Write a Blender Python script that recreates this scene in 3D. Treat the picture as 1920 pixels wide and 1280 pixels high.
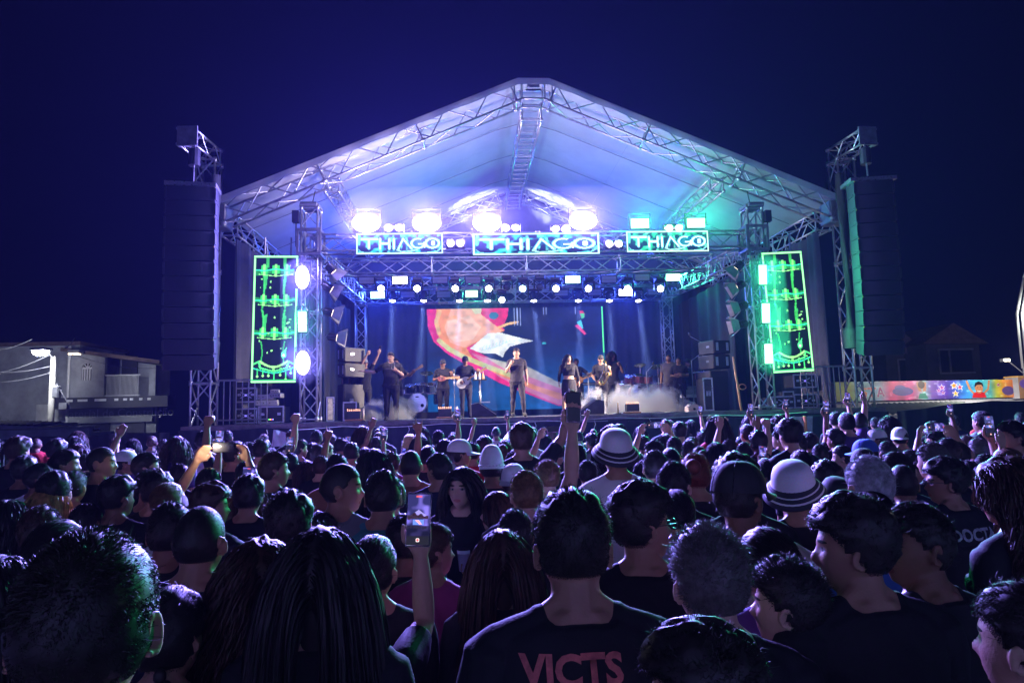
import bpy, bmesh, math, random
import numpy as np
from mathutils import Vector, Matrix, Euler
from mathutils.bvhtree import BVHTree
random.seed(7)
rng = np.random.default_rng(7)
sc = bpy.context.scene
COL = sc.collection
for o in list(bpy.data.objects):
    bpy.data.objects.remove(o)

# ---------------------------------------------------------------- camera
FPX = 1259.45
YAW, PIT, ROL = 0.0684, 0.1062, 0.0274
CAM = Vector((-1.889, 0.0, 1.9))
_f = Vector((math.sin(YAW) * math.cos(PIT), math.cos(YAW) * math.cos(PIT), math.sin(PIT)))
_r = Vector((math.cos(YAW), -math.sin(YAW), 0))
_u = _r.cross(_f)
RR = _r * math.cos(ROL) - _u * math.sin(ROL)
UU = _r * math.sin(ROL) + _u * math.cos(ROL)
cam = bpy.data.cameras.new('camera')
cam.sensor_width = 36
cam.lens = FPX / 1920 * 36
cam.clip_start = 0.05
cam.clip_end = 600
camo = bpy.data.objects.new('camera', cam)
COL.objects.link(camo)
camo.matrix_world = Matrix(((RR.x, UU.x, -_f.x, CAM.x), (RR.y, UU.y, -_f.y, CAM.y), (RR.z, UU.z, -_f.z, CAM.z), (0, 0, 0, 1)))
sc.camera = camo

# ---------------------------------------------------------------- night sky and exposure
w = bpy.data.worlds.new('World')
sc.world = w
w.use_nodes = True
_bg = w.node_tree.nodes['Background']
_sky = w.node_tree.nodes.new('ShaderNodeTexSky')
_sky.sky_type = 'NISHITA'
_sky.sun_disc = False
_sky.sun_elevation = math.radians(-7)
_sky.sun_rotation = math.radians(200)
_tint = w.node_tree.nodes.new('ShaderNodeMix')
_tint.data_type = 'RGBA'
_tint.inputs['Factor'].default_value = 0.97
w.node_tree.links.new(_sky.outputs[0], _tint.inputs['A'])
_tint.inputs['B'].default_value = (0.006, 0.007, 0.050, 1)
w.node_tree.links.new(_tint.outputs['Result'], _bg.inputs['Color'])
_bg.inputs['Strength'].default_value = 0.10
sc.view_settings.view_transform = 'Standard'
sc.view_settings.look = 'None'
sc.view_settings.exposure = 0.0
sc.view_settings.gamma = 1.0
sc.cycles.use_denoising = True
sc.cycles.max_bounces = 5
sc.cycles.diffuse_bounces = 3
sc.cycles.glossy_bounces = 3
sc.cycles.transmission_bounces = 3
sc.cycles.transparent_max_bounces = 8
sc.cycles.volume_bounces = 0
sc.cycles.sample_clamp_indirect = 4
sc.cycles.sample_clamp_direct = 0
sc.cycles.volume_step_rate = 2.0
sc.cycles.volume_max_steps = 128

# ---------------------------------------------------------------- pixels to places
def at(px, py, Y):
    d = _f + RR * ((px - 960) / FPX) + UU * ((640 - py) / FPX)
    return CAM + d * (Y / d.y)

def proj(P):
    v = Vector(P) - CAM
    z = v.dot(_f)
    return 960 + FPX * v.dot(RR) / z, 640 - FPX * v.dot(UU) / z, z

# ---------------------------------------------------------------- mesh collecting
class MB:
    def __init__(s):
        s.v = []
        s.f = []
        s.m = []
        s.cur = 0

    def add(s, vs, fs):
        o = len(s.v)
        s.v.extend([tuple(p) for p in vs])
        s.f.extend([tuple(i + o for i in f) for f in fs])
        s.m.extend([s.cur] * len(fs))
        return s

    def box(s, lo, hi, M=None, bev=0.0):
        (a, b, c), (d, e, f) = lo, hi
        if bev > 0:
            k = bev
            vs = []
            for z, q in ((c, k), (c + k, 0), (f - k, 0), (f, k)):
                x0, x1, y0, y1 = a + q, d - q, b + q, e - q
                k2 = k if q == 0 else k * .6
                vs += [(x0 + k2, y0, z), (x1 - k2, y0, z), (x1, y0 + k2, z), (x1, y1 - k2, z), (x1 - k2, y1, z), (x0 + k2, y1, z), (x0, y1 - k2, z), (x0, y0 + k2, z)]
            fs = [tuple(range(7, -1, -1)), tuple(range(24, 32))]
            for r in range(3):
                for i in range(8):
                    j = (i + 1) % 8
                    fs.append((r * 8 + i, r * 8 + j, r * 8 + 8 + j, r * 8 + 8 + i))
        else:
            vs = [(a, b, c), (d, b, c), (d, e, c), (a, e, c), (a, b, f), (d, b, f), (d, e, f), (a, e, f)]
            fs = [(3, 2, 1, 0), (4, 5, 6, 7), (0, 1, 5, 4), (1, 2, 6, 5), (2, 3, 7, 6), (3, 0, 4, 7)]
        if M is not None:
            vs = [M @ Vector(p) for p in vs]
        return s.add(vs, fs)

    def tube(s, p0, p1, r0, r1=None, n=6, cap=True):
        p0, p1 = Vector(p0), Vector(p1)
        r1 = r0 if r1 is None else r1
        d = (p1 - p0)
        if d.length < 1e-6:
            return s
        d.normalize()
        a = d.orthogonal().normalized()
        b = d.cross(a)
        vs = []
        for p, r in ((p0, r0), (p1, r1)):
            for i in range(n):
                t = 2 * math.pi * i / n
                vs.append(p + a * math.cos(t) * r + b * math.sin(t) * r)
        fs = [(i, (i + 1) % n, n + (i + 1) % n, n + i) for i in range(n)]
        if cap:
            fs += [tuple(range(n - 1, -1, -1)), tuple(range(n, 2 * n))]
        return s.add(vs, fs)

    def path(s, pts, r, n=6):
        for a, b in zip(pts[:-1], pts[1:]):
            s.tube(a, b, r, r, n)
        return s

    def lathe(s, prof, n=16, M=None, closed=True):
        vs = []
        for r, z in prof:
            for i in range(n):
                t = 2 * math.pi * i / n
                vs.append(Vector((r * math.cos(t), r * math.sin(t), z)))
        if M is not None:
            vs = [M @ p for p in vs]
        fs = []
        for k in range(len(prof) - 1):
            for i in range(n):
                j = (i + 1) % n
                fs.append((k * n + i, k * n + j, k * n + n + j, k * n + n + i))
        if closed:
            fs.append(tuple(range(n - 1, -1, -1)))
            q = (len(prof) - 1) * n
            fs.append(tuple(range(q, q + n)))
        return s.add(vs, fs)

    def ball(s, c, r, n=10, m=6, M=None):
        rx, ry, rz = (r, r, r) if not hasattr(r, '__len__') else r
        vs = []
        for k in range(m + 1):
            ph = -math.pi / 2 + math.pi * k / m
            cr = max(math.cos(ph), 0.02)
            for i in range(n):
                t = 2 * math.pi * i / n
                vs.append(Vector((c[0] + rx * cr * math.cos(t), c[1] + ry * cr * math.sin(t), c[2] + rz * math.sin(ph))))
        if M is not None:
            vs = [M @ p for p in vs]
        fs = [tuple(range(n - 1, -1, -1)), tuple(range(m * n, m * n + n))]
        for k in range(m):
            for i in range(n):
                j = (i + 1) % n
                fs.append((k * n + i, k * n + j, k * n + n + j, k * n + n + i))
        return s.add(vs, fs)

    def prism(s, poly, d0, d1, M=None):
        """poly: (x,z) outline, extruded along y from d0 to d1"""
        n = len(poly)
        vs = [Vector((x, d0, z)) for x, z in poly] + [Vector((x, d1, z)) for x, z in poly]
        if M is not None:
            vs = [M @ p for p in vs]
        fs = [tuple(range(n)), tuple(range(2 * n - 1, n - 1, -1))]
        for i in range(n):
            j = (i + 1) % n
            fs.append((j, i, n + i, n + j))
        return s.add(vs, fs)

    def grid(s, fn, nu, nv):
        o = [fn(i / nu, j / nv) for j in range(nv + 1) for i in range(nu + 1)]
        fs = [(j * (nu + 1) + i, j * (nu + 1) + i + 1, (j + 1) * (nu + 1) + i + 1, (j + 1) * (nu + 1) + i) for j in range(nv) for i in range(nu)]
        return s.add(o, fs)

    def build(s, name, mat, parent=None, smooth=False, M=None):
        me = bpy.data.meshes.new(name)
        me.from_pydata(s.v, [], s.f)
        for mm in (mat if isinstance(mat, (list, tuple)) else [mat]):
            me.materials.append(mm)
        if any(s.m):
            me.polygons.foreach_set('material_index', s.m)
        if smooth:
            me.polygons.foreach_set('use_smooth', [True] * len(s.f))
        me.update()
        o = bpy.data.objects.new(name, me)
        COL.objects.link(o)
        if parent is not None:
            o.parent = parent
        if M is not None:
            o.matrix_local = M
        return o

def empty(name, label=None, cat=None, group=None, M=None, loc=None):
    o = bpy.data.objects.new(name, None)
    o.empty_display_size = 0.2
    COL.objects.link(o)
    if M is not None:
        o.matrix_world = M
    if loc is not None:
        o.location = loc
    return tag(o, label, cat, group)

def tag(o, label=None, cat=None, group=None, kind=None):
    if label:
        o['label'] = label
    if cat:
        o['category'] = cat
    if group:
        o['group'] = group
    if kind:
        o['kind'] = kind
    return o

def copy_tree(o, parent=None):
    c = o.copy()
    COL.objects.link(c)
    if parent is not None:
        c.parent = parent
    for ch in list(o.children):
        copy_tree(ch, c)
    return c

def TR(loc, rz=0, rx=0, ry=0, s=1):
    return Matrix.Translation(Vector(loc)) @ Euler((rx, ry, rz)).to_matrix().to_4x4() @ Matrix.Scale(s, 4)

# ---------------------------------------------------------------- materials
MATS = {}
def pm(name, col, rough=.6, metal=0, var=.25, scale=6.0, bump=.0, spec=.5, sheen=0, trans=0, coord='Object'):
    if name in MATS:
        return MATS[name]
    m = bpy.data.materials.new(name)
    m.use_nodes = True
    nt = m.node_tree
    b = nt.nodes['Principled BSDF']
    tc = nt.nodes.new('ShaderNodeTexCoord')
    nz = nt.nodes.new('ShaderNodeTexNoise')
    nz.inputs['Scale'].default_value = scale
    nz.inputs['Detail'].default_value = 6
    nz.inputs['Roughness'].default_value = .65
    nt.links.new(tc.outputs[coord], nz.inputs['Vector'])
    cr = nt.nodes.new('ShaderNodeValToRGB')
    cr.color_ramp.elements[0].position = .3
    cr.color_ramp.elements[1].position = .72
    cr.color_ramp.elements[0].color = (*[c * (1 - var) for c in col], 1)
    cr.color_ramp.elements[1].color = (*[min(1, c * (1 + var)) for c in col], 1)
    nt.links.new(nz.outputs['Fac'], cr.inputs['Fac'])
    nt.links.new(cr.outputs['Color'], b.inputs['Base Color'])
    mr = nt.nodes.new('ShaderNodeMapRange')
    mr.inputs['To Min'].default_value = max(.04, rough - .12)
    mr.inputs['To Max'].default_value = min(1, rough + .12)
    nt.links.new(nz.outputs['Fac'], mr.inputs['Value'])
    nt.links.new(mr.outputs['Result'], b.inputs['Roughness'])
    b.inputs['Metallic'].default_value = metal
    b.inputs['Specular IOR Level'].default_value = spec
    if bump:
        bp = nt.nodes.new('ShaderNodeBump')
        bp.inputs['Strength'].default_value = bump
        bp.inputs['Distance'].default_value = .02
        n2 = nt.nodes.new('ShaderNodeTexNoise')
        n2.inputs['Scale'].default_value = scale * 5
        n2.inputs['Detail'].default_value = 5
        nt.links.new(tc.outputs[coord], n2.inputs['Vector'])
        nt.links.new(n2.outputs['Fac'], bp.inputs['Height'])
        nt.links.new(bp.outputs['Normal'], b.inputs['Normal'])
    if trans:
        tr = nt.nodes.new('ShaderNodeBsdfTranslucent')
        nt.links.new(cr.outputs['Color'], tr.inputs['Color'])
        mx = nt.nodes.new('ShaderNodeMixShader')
        mx.inputs[0].default_value = trans
        nt.links.new(b.outputs[0], mx.inputs[1])
        nt.links.new(tr.outputs[0], mx.inputs[2])
        nt.links.new(mx.outputs[0], nt.nodes['Material Output'].inputs['Surface'])
    MATS[name] = m
    return m

def em(name, col, st):
    if name in MATS:
        return MATS[name]
    m = bpy.data.materials.new(name)
    m.use_nodes = True
    nt = m.node_tree
    nt.nodes.remove(nt.nodes['Principled BSDF'])
    e = nt.nodes.new('ShaderNodeEmission')
    e.inputs[0].default_value = (*col, 1)
    e.inputs[1].default_value = st
    nt.links.new(e.outputs[0], nt.nodes['Material Output'].inputs['Surface'])
    m.cycles.emission_sampling = 'NONE'
    MATS[name] = m
    return m

def led_mat(name, st, gloss=.0):
    """face colours stored on the mesh, sent out as light by the diodes"""
    m = bpy.data.materials.new(name)
    m.use_nodes = True
    nt = m.node_tree
    b = nt.nodes['Principled BSDF']
    a = nt.nodes.new('ShaderNodeAttribute')
    a.attribute_name = 'pixel'
    nt.links.new(a.outputs['Color'], b.inputs['Emission Color'])
    b.inputs['Emission Strength'].default_value = st
    b.inputs['Base Color'].default_value = (.012, .012, .014, 1)
    m.cycles.emission_sampling = 'NONE'
    b.inputs['Roughness'].default_value = .5
    return m

def print_mat(name, rough=.6):
    m = bpy.data.materials.new(name)
    m.use_nodes = True
    nt = m.node_tree
    b = nt.nodes['Principled BSDF']
    a = nt.nodes.new('ShaderNodeAttribute')
    a.attribute_name = 'pixel'
    nz = nt.nodes.new('ShaderNodeTexNoise')
    nz.inputs['Scale'].default_value = 9
    mx = nt.nodes.new('ShaderNodeMix')
    mx.data_type = 'RGBA'
    mx.blend_type = 'MULTIPLY'
    mx.inputs['Factor'].default_value = .5
    nt.links.new(a.outputs['Color'], mx.inputs['A'])
    nt.links.new(nz.outputs['Color'], mx.inputs['B'])
    nt.links.new(mx.outputs['Result'], b.inputs['Base Color'])
    b.inputs['Roughness'].default_value = rough
    return m

def light(kind, name, loc, col, power, parent=None, size=.2, aim=None, spot=60, blend=.4, sy=None):
    l = bpy.data.lights.new(name, kind)
    l.color = col
    l.energy = power
    if kind == 'AREA':
        l.shape = 'RECTANGLE' if sy else 'SQUARE'
        l.size = size
        if sy:
            l.size_y = sy
    else:
        l.shadow_soft_size = size
    if kind == 'SPOT':
        l.spot_size = math.radians(spot)
        l.spot_blend = blend
    o = bpy.data.objects.new(name, l)
    COL.objects.link(o)
    M = Matrix.Translation(Vector(loc))
    if aim is not None:
        d = (Vector(aim) - Vector(loc)).normalized()
        M = M @ d.to_track_quat('-Z', 'Y').to_matrix().to_4x4()
    o.matrix_world = M
    if parent is not None:
        o.parent = parent
        bpy.context.view_layer.update()
        o.matrix_parent_inverse = parent.matrix_world.inverted()
    return o

def raster(wd, ht, bg):
    a = np.zeros((ht, wd, 3))
    a[:] = bg
    return a

def r_poly(a, pts, col, k=1.0):
    h, w_ = a.shape[:2]
    X, Y = np.meshgrid(np.arange(w_) + .5, np.arange(h) + .5)
    ins = np.zeros((h, w_), bool)
    n = len(pts)
    for i in range(n):
        x0, y0 = pts[i]
        x1, y1 = pts[(i + 1) % n]
        if y0 == y1:
            continue
        c = ((y0 > Y) != (y1 > Y)) & (X < (x1 - x0) * (Y - y0) / (y1 - y0) + x0)
        ins ^= c
    a[ins] = a[ins] * (1 - k) + np.array(col) * k

def r_ell(a, cx, cy, rx, ry, col, ring=None, k=1.0):
    h, w_ = a.shape[:2]
    X, Y = np.meshgrid(np.arange(w_) + .5, np.arange(h) + .5)
    d = np.sqrt(((X - cx) / rx) ** 2 + ((Y - cy) / ry) ** 2)
    m = d < 1
    if ring:
        m &= d > ring
    a[m] = a[m] * (1 - k) + np.array(col) * k

def r_line(a, pts, wd, col, k=1.0):
    h, w_ = a.shape[:2]
    X, Y = np.meshgrid(np.arange(w_) + .5, np.arange(h) + .5)
    for (x0, y0), (x1, y1) in zip(pts[:-1], pts[1:]):
        dx, dy = x1 - x0, y1 - y0
        L = dx * dx + dy * dy + 1e-9
        t = np.clip(((X - x0) * dx + (Y - y0) * dy) / L, 0, 1)
        d = np.hypot(X - x0 - t * dx, Y - y0 - t * dy)
        m = d < wd / 2
        a[m] = a[m] * (1 - k) + np.array(col) * k

def smooth_noise(h, w_, cell, seed):
    r = np.random.default_rng(seed)
    g = r.random((h // cell + 3, w_ // cell + 3))
    yy = np.arange(h) / cell
    xx = np.arange(w_) / cell
    y0 = yy.astype(int)
    x0 = xx.astype(int)
    fy = (yy - y0)[:, None]
    fx = (xx - x0)[None]
    fy = fy * fy * (3 - 2 * fy)
    fx = fx * fx * (3 - 2 * fx)
    A = g[y0][:, x0]
    B = g[y0][:, x0 + 1]
    C_ = g[y0 + 1][:, x0]
    D_ = g[y0 + 1][:, x0 + 1]
    return (A * (1 - fx) + B * fx) * (1 - fy) + (C_ * (1 - fx) + D_ * fx) * fy

def pixel_mesh(name, arr, width, height, mat, parent=None, M=None, fn=None):
    """a sheet of small faces in the local XZ plane facing -Y, one face for each pixel"""
    h, w_ = arr.shape[:2]
    xs = (np.arange(w_ + 1) / w_ - .5) * width
    zs = (.5 - np.arange(h + 1) / h) * height
    X, Z = np.meshgrid(xs, zs)
    V = np.stack([X.ravel(), np.zeros(X.size), Z.ravel()], 1)
    if fn is not None:
        V = np.array([fn(*p) for p in V])
    i = np.arange(h)[:, None] * (w_ + 1) + np.arange(w_)[None]
    Fc = np.stack([i + w_ + 1, i + w_ + 2, i + 1, i], -1).reshape(-1, 4)
    me = bpy.data.meshes.new(name)
    me.from_pydata(V.tolist(), [], Fc.tolist())
    at_ = me.attributes.new('pixel', 'FLOAT_COLOR', 'FACE')
    c4 = np.concatenate([arr.reshape(-1, 3), np.ones((h * w_, 1))], 1).astype(np.float32)
    at_.data.foreach_set('color', c4.ravel())
    me.materials.append(mat)
    o = bpy.data.objects.new(name, me)
    COL.objects.link(o)
    if parent is not None:
        o.parent = parent
    if M is not None:
        o.matrix_local = M
    return o
# ================================================================ materials used by the place
ALU = pm('aluminium tube', (.62, .62, .66), .32, .85, .18, 9, .05)
DALU = pm('dull aluminium', (.36, .36, .40), .45, .7, .25, 7, .05)
BLK = pm('black paint', (.018, .018, .021), .5, 0, .35, 9, .15)
BLKF = pm('black fixture plastic', (.03, .03, .034), .38, 0, .3, 15)
CLOTHB = pm('black stage cloth', (.016, .016, .02), .88, 0, .45, 2.2, .25)
DRAPE = pm('navy drape cloth', (.085, .085, .12), .9, 0, .3, 1.2, .2)
ROOFC = pm('white vinyl roof sheet', (.66, .66, .68), .55, 0, .12, .8, .05, trans=.2)
DECKM = pm('worn stage plywood', (.13, .11, .10), .6, 0, .45, 2.5, .3)
GRILL = pm('black steel grille', (.022, .022, .026), .45, .3, .35, 60, .5)
CASE = pm('black road case laminate', (.028, .028, .034), .4, 0, .3, 6)
STEEL = pm('steel edge', (.55, .55, .58), .3, .9, .2, 20)
YEL = pm('yellow tag plastic', (.7, .5, .05), .5)
WHITEP = pm('white paint', (.72, .72, .74), .5, 0, .08, 5)
D0 = 17.0
DZ = 1.80          # deck height
YB = 25.5          # rear of the roof

# ---------------------------------------------------------------- ground
g = MB().box((-90, -40, -.3), (90, 110, 0)).build('ground', pm('worn asphalt ground', (.05, .05, .052), .85, 0, .4, .7, .4))
tag(g, kind='structure')

# ---------------------------------------------------------------- trusses
def truss(name, A, B, label, w_=.4, h_=.4, step=.45, r=.026, up=(0, 0, 1), mat=ALU, group='aluminium trusses of the stage', cat='truss', flat=False):
    A, B = Vector(A), Vector(B)
    L = (B - A).length
    d = (B - A).normalized()
    up = Vector(up)
    s = d.cross(up).normalized()
    u = s.cross(d).normalized()
    root = empty(name, label, cat, group, loc=A)
    ch, lc = MB(), MB()
    cor = [s * (sx * w_ / 2) + u * (sy * h_ / 2) for sx, sy in ((-1, -1), (1, -1), (1, 1), (-1, 1))]
    for c in cor:
        ch.tube(c, c + d * L, r, r, 8)
    n = max(2, round(L / step))
    st = L / n
    for k in range(4):
        a, b = cor[k], cor[(k + 1) % 4]
        for i in range(n):
            p, q = (a, b) if i % 2 else (b, a)
            if flat and k % 2 == 0:
                lc.tube(a + d * (st * i), b + d * (st * i), r * .62, n=5, cap=False)
            else:
                lc.tube(p + d * (st * i), q + d * (st * (i + 1)), r * .62, n=5, cap=False)
    jt = MB()
    nsec = max(1, round(L / 3))
    for i in range(nsec + 1):
        t = min(max(i * L / nsec, .03), L - .03)
        for c in cor:
            jt.tube(c + d * (t - .06), c + d * (t + .06), r * 1.7, n=8)
        for k in range(4):
            jt.tube(cor[k] + d * t, cor[(k + 1) % 4] + d * t, r * .8, n=5, cap=False)
    lc.build('lacing', mat, root, True)
    ch.add(jt.v, jt.f)
    ch.build('chord_frame', mat, root, True)
    return root

XE, ZE, ZR = 8.03, 7.40, 10.58
# roof of the stage: white sheets, rafters, ridge, purlins, eaves
def roofz(x, off=0.0):
    ax = abs(x)
    return ZE + (ZR - ZE) * min(1, (XE - ax) / (XE - .42)) + off
roof = empty('stage_roof', 'big white pitched vinyl roof over the stage', 'stage roof', loc=(0, D0, ZE))
sheets = [(-8.15, -5.6), (-5.6, -2.9), (-2.9, 0), (0, 2.9), (2.9, 5.6), (5.6, 8.15)]
for i, (xa, xb) in enumerate(sheets):
    def fn(u, v, xa=xa, xb=xb, i=i):
        x = xa + (xb - xa) * u
        y = D0 - .32 + (YB + .35 - D0 + .32) * v
        sag = -.07 * math.sin(math.pi * u) * (0.6 + .4 * math.sin(7 * v + i)) - .03 * math.sin(math.pi * ((v * 4) % 1))
        z = roofz(x, sag) if abs(x) <= XE else ZE - (abs(x) - XE) * .42
        return Vector((x, y - D0, z + .03 * math.sin(3 * x + 9 * v) * (u * (1 - u)) - ZE + (.004 if i % 2 else 0)))
    MB().grid(fn, 18, 30).build('roof_sheet', ROOFC, roof, True)
for sx in (-1, 1):           # front valance that folds over the rafter
    def fv(u, v, sx=sx):
        x = sx * (.0 + (XE + .1) * u)
        z = (roofz(min(abs(x), XE)) - ZE) + .02 - .16 * v - .03 * abs(math.sin(u * 25)) * v
        return Vector((x, -.335 - .012 * v * math.sin(u * 50), z))
    MB().grid(fv, 60, 2).build('roof_valance', ROOFC, roof, True)
# seams and guy cords inside the roof
for (p0, p1) in (((700, 330), (722, 420)), ((770, 290), (800, 372)), ((455, 412), (950, 320)), ((1200, 300), (1120, 400)), ((1150, 300), (1440, 395)), ((480, 445), (900, 372))):
    pass
for yy in (19.2, 21.6, 23.9):
    for sx in (-1, 1):
        mb = MB()
        mb.path([Vector((sx * x, yy - D0, roofz(x, -.11) - ZE)) for x in np.linspace(.2, 7.9, 12)], .012, 4)
        mb.build('roof_cord', pm('grey cord', (.25, .25, .28), .8), roof)

gt = 'roof trusses of the stage'
T = .52
dr = Vector((XE - .42, 0, ZR - ZE)).normalized()
for sx, side in ((-1, 'left'), (1, 'right')):
    a = Vector((sx * (XE - .05), D0, ZE - .36))
    b = Vector((sx * .5, D0, ZR - .33))
    truss('roof_rafter_truss', a, b, f'sloping front rafter truss on the {side} side of the white roof', T, T, .62, .03, (0, 0, 1), group=gt)
    # rear rafter
    truss('roof_rafter_truss', a + Vector((0, YB - D0 - .2, -.05)), b + Vector((0, YB - D0 - .2, -.05)), f'sloping rear rafter truss under the {side} back of the roof', .4, .4, .6, .026, (0, 0, 1), group=gt)
    truss('eave_truss', (sx * (XE - .1), D0 + .35, ZE - .5), (sx * (XE - .1), YB - .3, ZE - .5), f'eave truss running back along the {side} edge of the roof', .4, .5, .6, .026, group=gt)
    px, py = ((618, 338) if sx < 0 else (1352, 338))
    p = at(px, py, D0)
    truss('purlin_truss', (p.x, D0 + .3, p.z - .02), (p.x, YB - .4, p.z - .02), f'purlin truss running back under the {side} roof slope', .36, .36, .4, .024, group=gt)
    MB().box((-.28, -.28, -.3), (.28, .28, .3), bev=.03).build('sleeve_block', DALU, None).matrix_world = TR((sx * (XE + .05), D0, ZE - .4))
    o = bpy.context.scene.objects['sleeve_block' if sx < 0 else 'sleeve_block.001']
    tag(o, f'grey sleeve block joining rafter and tower at the {side} eave', 'bracket', 'sleeve blocks at the eaves')
truss('ridge_truss', (0, D0 + .3, ZR - .62), (0, YB - .3, ZR - .62), 'ladder-like ridge truss running back under the roof peak', .52, .42, .42, .028, group=gt, flat=True)
pk = empty('roof_peak_block', 'hinged truss block at the peak of the roof front', 'truss', loc=(0, D0, ZR - .33))
mb = MB()
for y in (-.26, .26):
    mb.path([(-.5, y, .26), (-.3, y, .3), (.3, y, .3), (.5, y, .26)], .032, 8)
    mb.path([(-.5, y, -.26), (-.3, y, -.18), (.3, y, -.18), (.5, y, -.26)], .032, 8)
    for x in (-.5, -.3, .3, .5):
        mb.tube((x, y, -.24), (x, y, .28), .022, n=6)
for x in (-.3, .3):
    for z in (-.18, .3):
        mb.tube((x, -.26, z), (x, .26, z), .022, n=6)
mb.build('chord_frame', ALU, pk, True)
MB().box((-.2, -.3, .02), (.2, -.262, .07)).box((-.16, -.3, .12), (.16, -.262, .2)).build('hinge_plate', STEEL, pk)

truss('cross_truss', (-XE + .2, YB - .1, ZE - .55), (XE - .2, YB - .1, ZE - .55), 'dark cross truss along the back of the roof at eave height', .42, .42, .5, .026, mat=DALU, group=gt)

# inner ground support
gi = 'trusses of the lighting grid'
AX = 5.77
zt = at(960, 455, D0).z
truss('cross_truss', (-AX, D0, zt), (AX, D0, zt), 'front cross truss carrying the three name screens', .4, .42, .5, .026, group=gi)
zm = (at(960, 498, 20.2).z)
truss('cross_truss', (-AX, 20.2, zm), (AX, 20.2, zm), 'bright cross truss below the name screens', .44, .44, .62, .028, group=gi)
zu = at(960, 528, 23.0).z
truss('cross_truss', (-AX, 23.0, zu), (AX, 23.0, zu), 'upper light truss hung with moving heads, in front of the back one', .4, .4, .55, .026, group=gi, mat=ALU)
zl = at(960, 556, 25.0).z
truss('cross_truss', (-AX, 25.0, zl), (AX, 25.0, zl), 'lowest back light truss just above the video screen', .4, .4, .55, .026, group=gi, mat=ALU)
for sx, side in ((-1, 'left'), (1, 'right')):
    truss('side_truss', (sx * AX, D0 + .3, zt - .25), (sx * AX, 24.8, zl + .05), f'side truss running back over the {side} wing of the stage', .4, .44, .36, .024, group=gi)
    px, py = ((585, 392) if sx < 0 else (1400, 392))
    ztop = at(px, py, D0).z
    truss('tower_truss', (sx * AX, D0, DZ + .05), (sx * AX, D0, ztop), f'front lighting tower beside the {side} drum screen', .40, .40, .5, .028, (0, 1, 0), group=gi)
    tw = empty('pulley_hoist', f'pulley head and sleeve on top of the {side} front lighting tower', 'hoist', 'heads of the front lighting towers', loc=(sx * AX, D0, zt))
    mb = MB()
    for z in (-.3, .32):
        mb.box((-.3, -.3, z - .035), (.3, -.25, z + .035)).box((-.3, .25, z - .035), (.3, .3, z + .035)).box((-.3, -.248, z - .035), (-.25, .248, z + .035)).box((.25, -.248, z - .035), (.3, .248, z + .035))
    for x in (-.275, .275):
        for y in (-.275, .275):
            mb.box((x - .03, y - .03, -.262), (x + .03, y + .03, .282))
    mb.build('sleeve', DALU, tw)
    mb = MB().box((-.24, -.24, ztop - zt), (.24, .24, ztop - zt + .07))
    mb.tube((-.2, -.3, ztop - zt + .04), (.2, -.3, ztop - zt + .04), .06, n=10)
    mb.build('pulley_plate', DALU, tw)
    mb = MB().tube((sx * .33, -.2, ztop - zt - .1), (sx * .33, -.2, -.1), .018, n=5)
    mb.box((sx * .33 - .08, -.3, ztop - zt - .42), (sx * .33 + .08, -.14, ztop - zt - .12))
    mb.tube((0, 0, ztop - zt), (-sx * .12, -.1, ztop - zt + .45), .014, n=5)
    mb.build('hoist_chain', BLK, tw)
    truss('tower_truss', (sx * AX, 25.0, DZ + .02), (sx * AX, 25.0, zl - .22), f'rear tower at the {side} end of the video wall', .36, .36, .42, .026, (0, 1, 0), group=gi)

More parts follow.
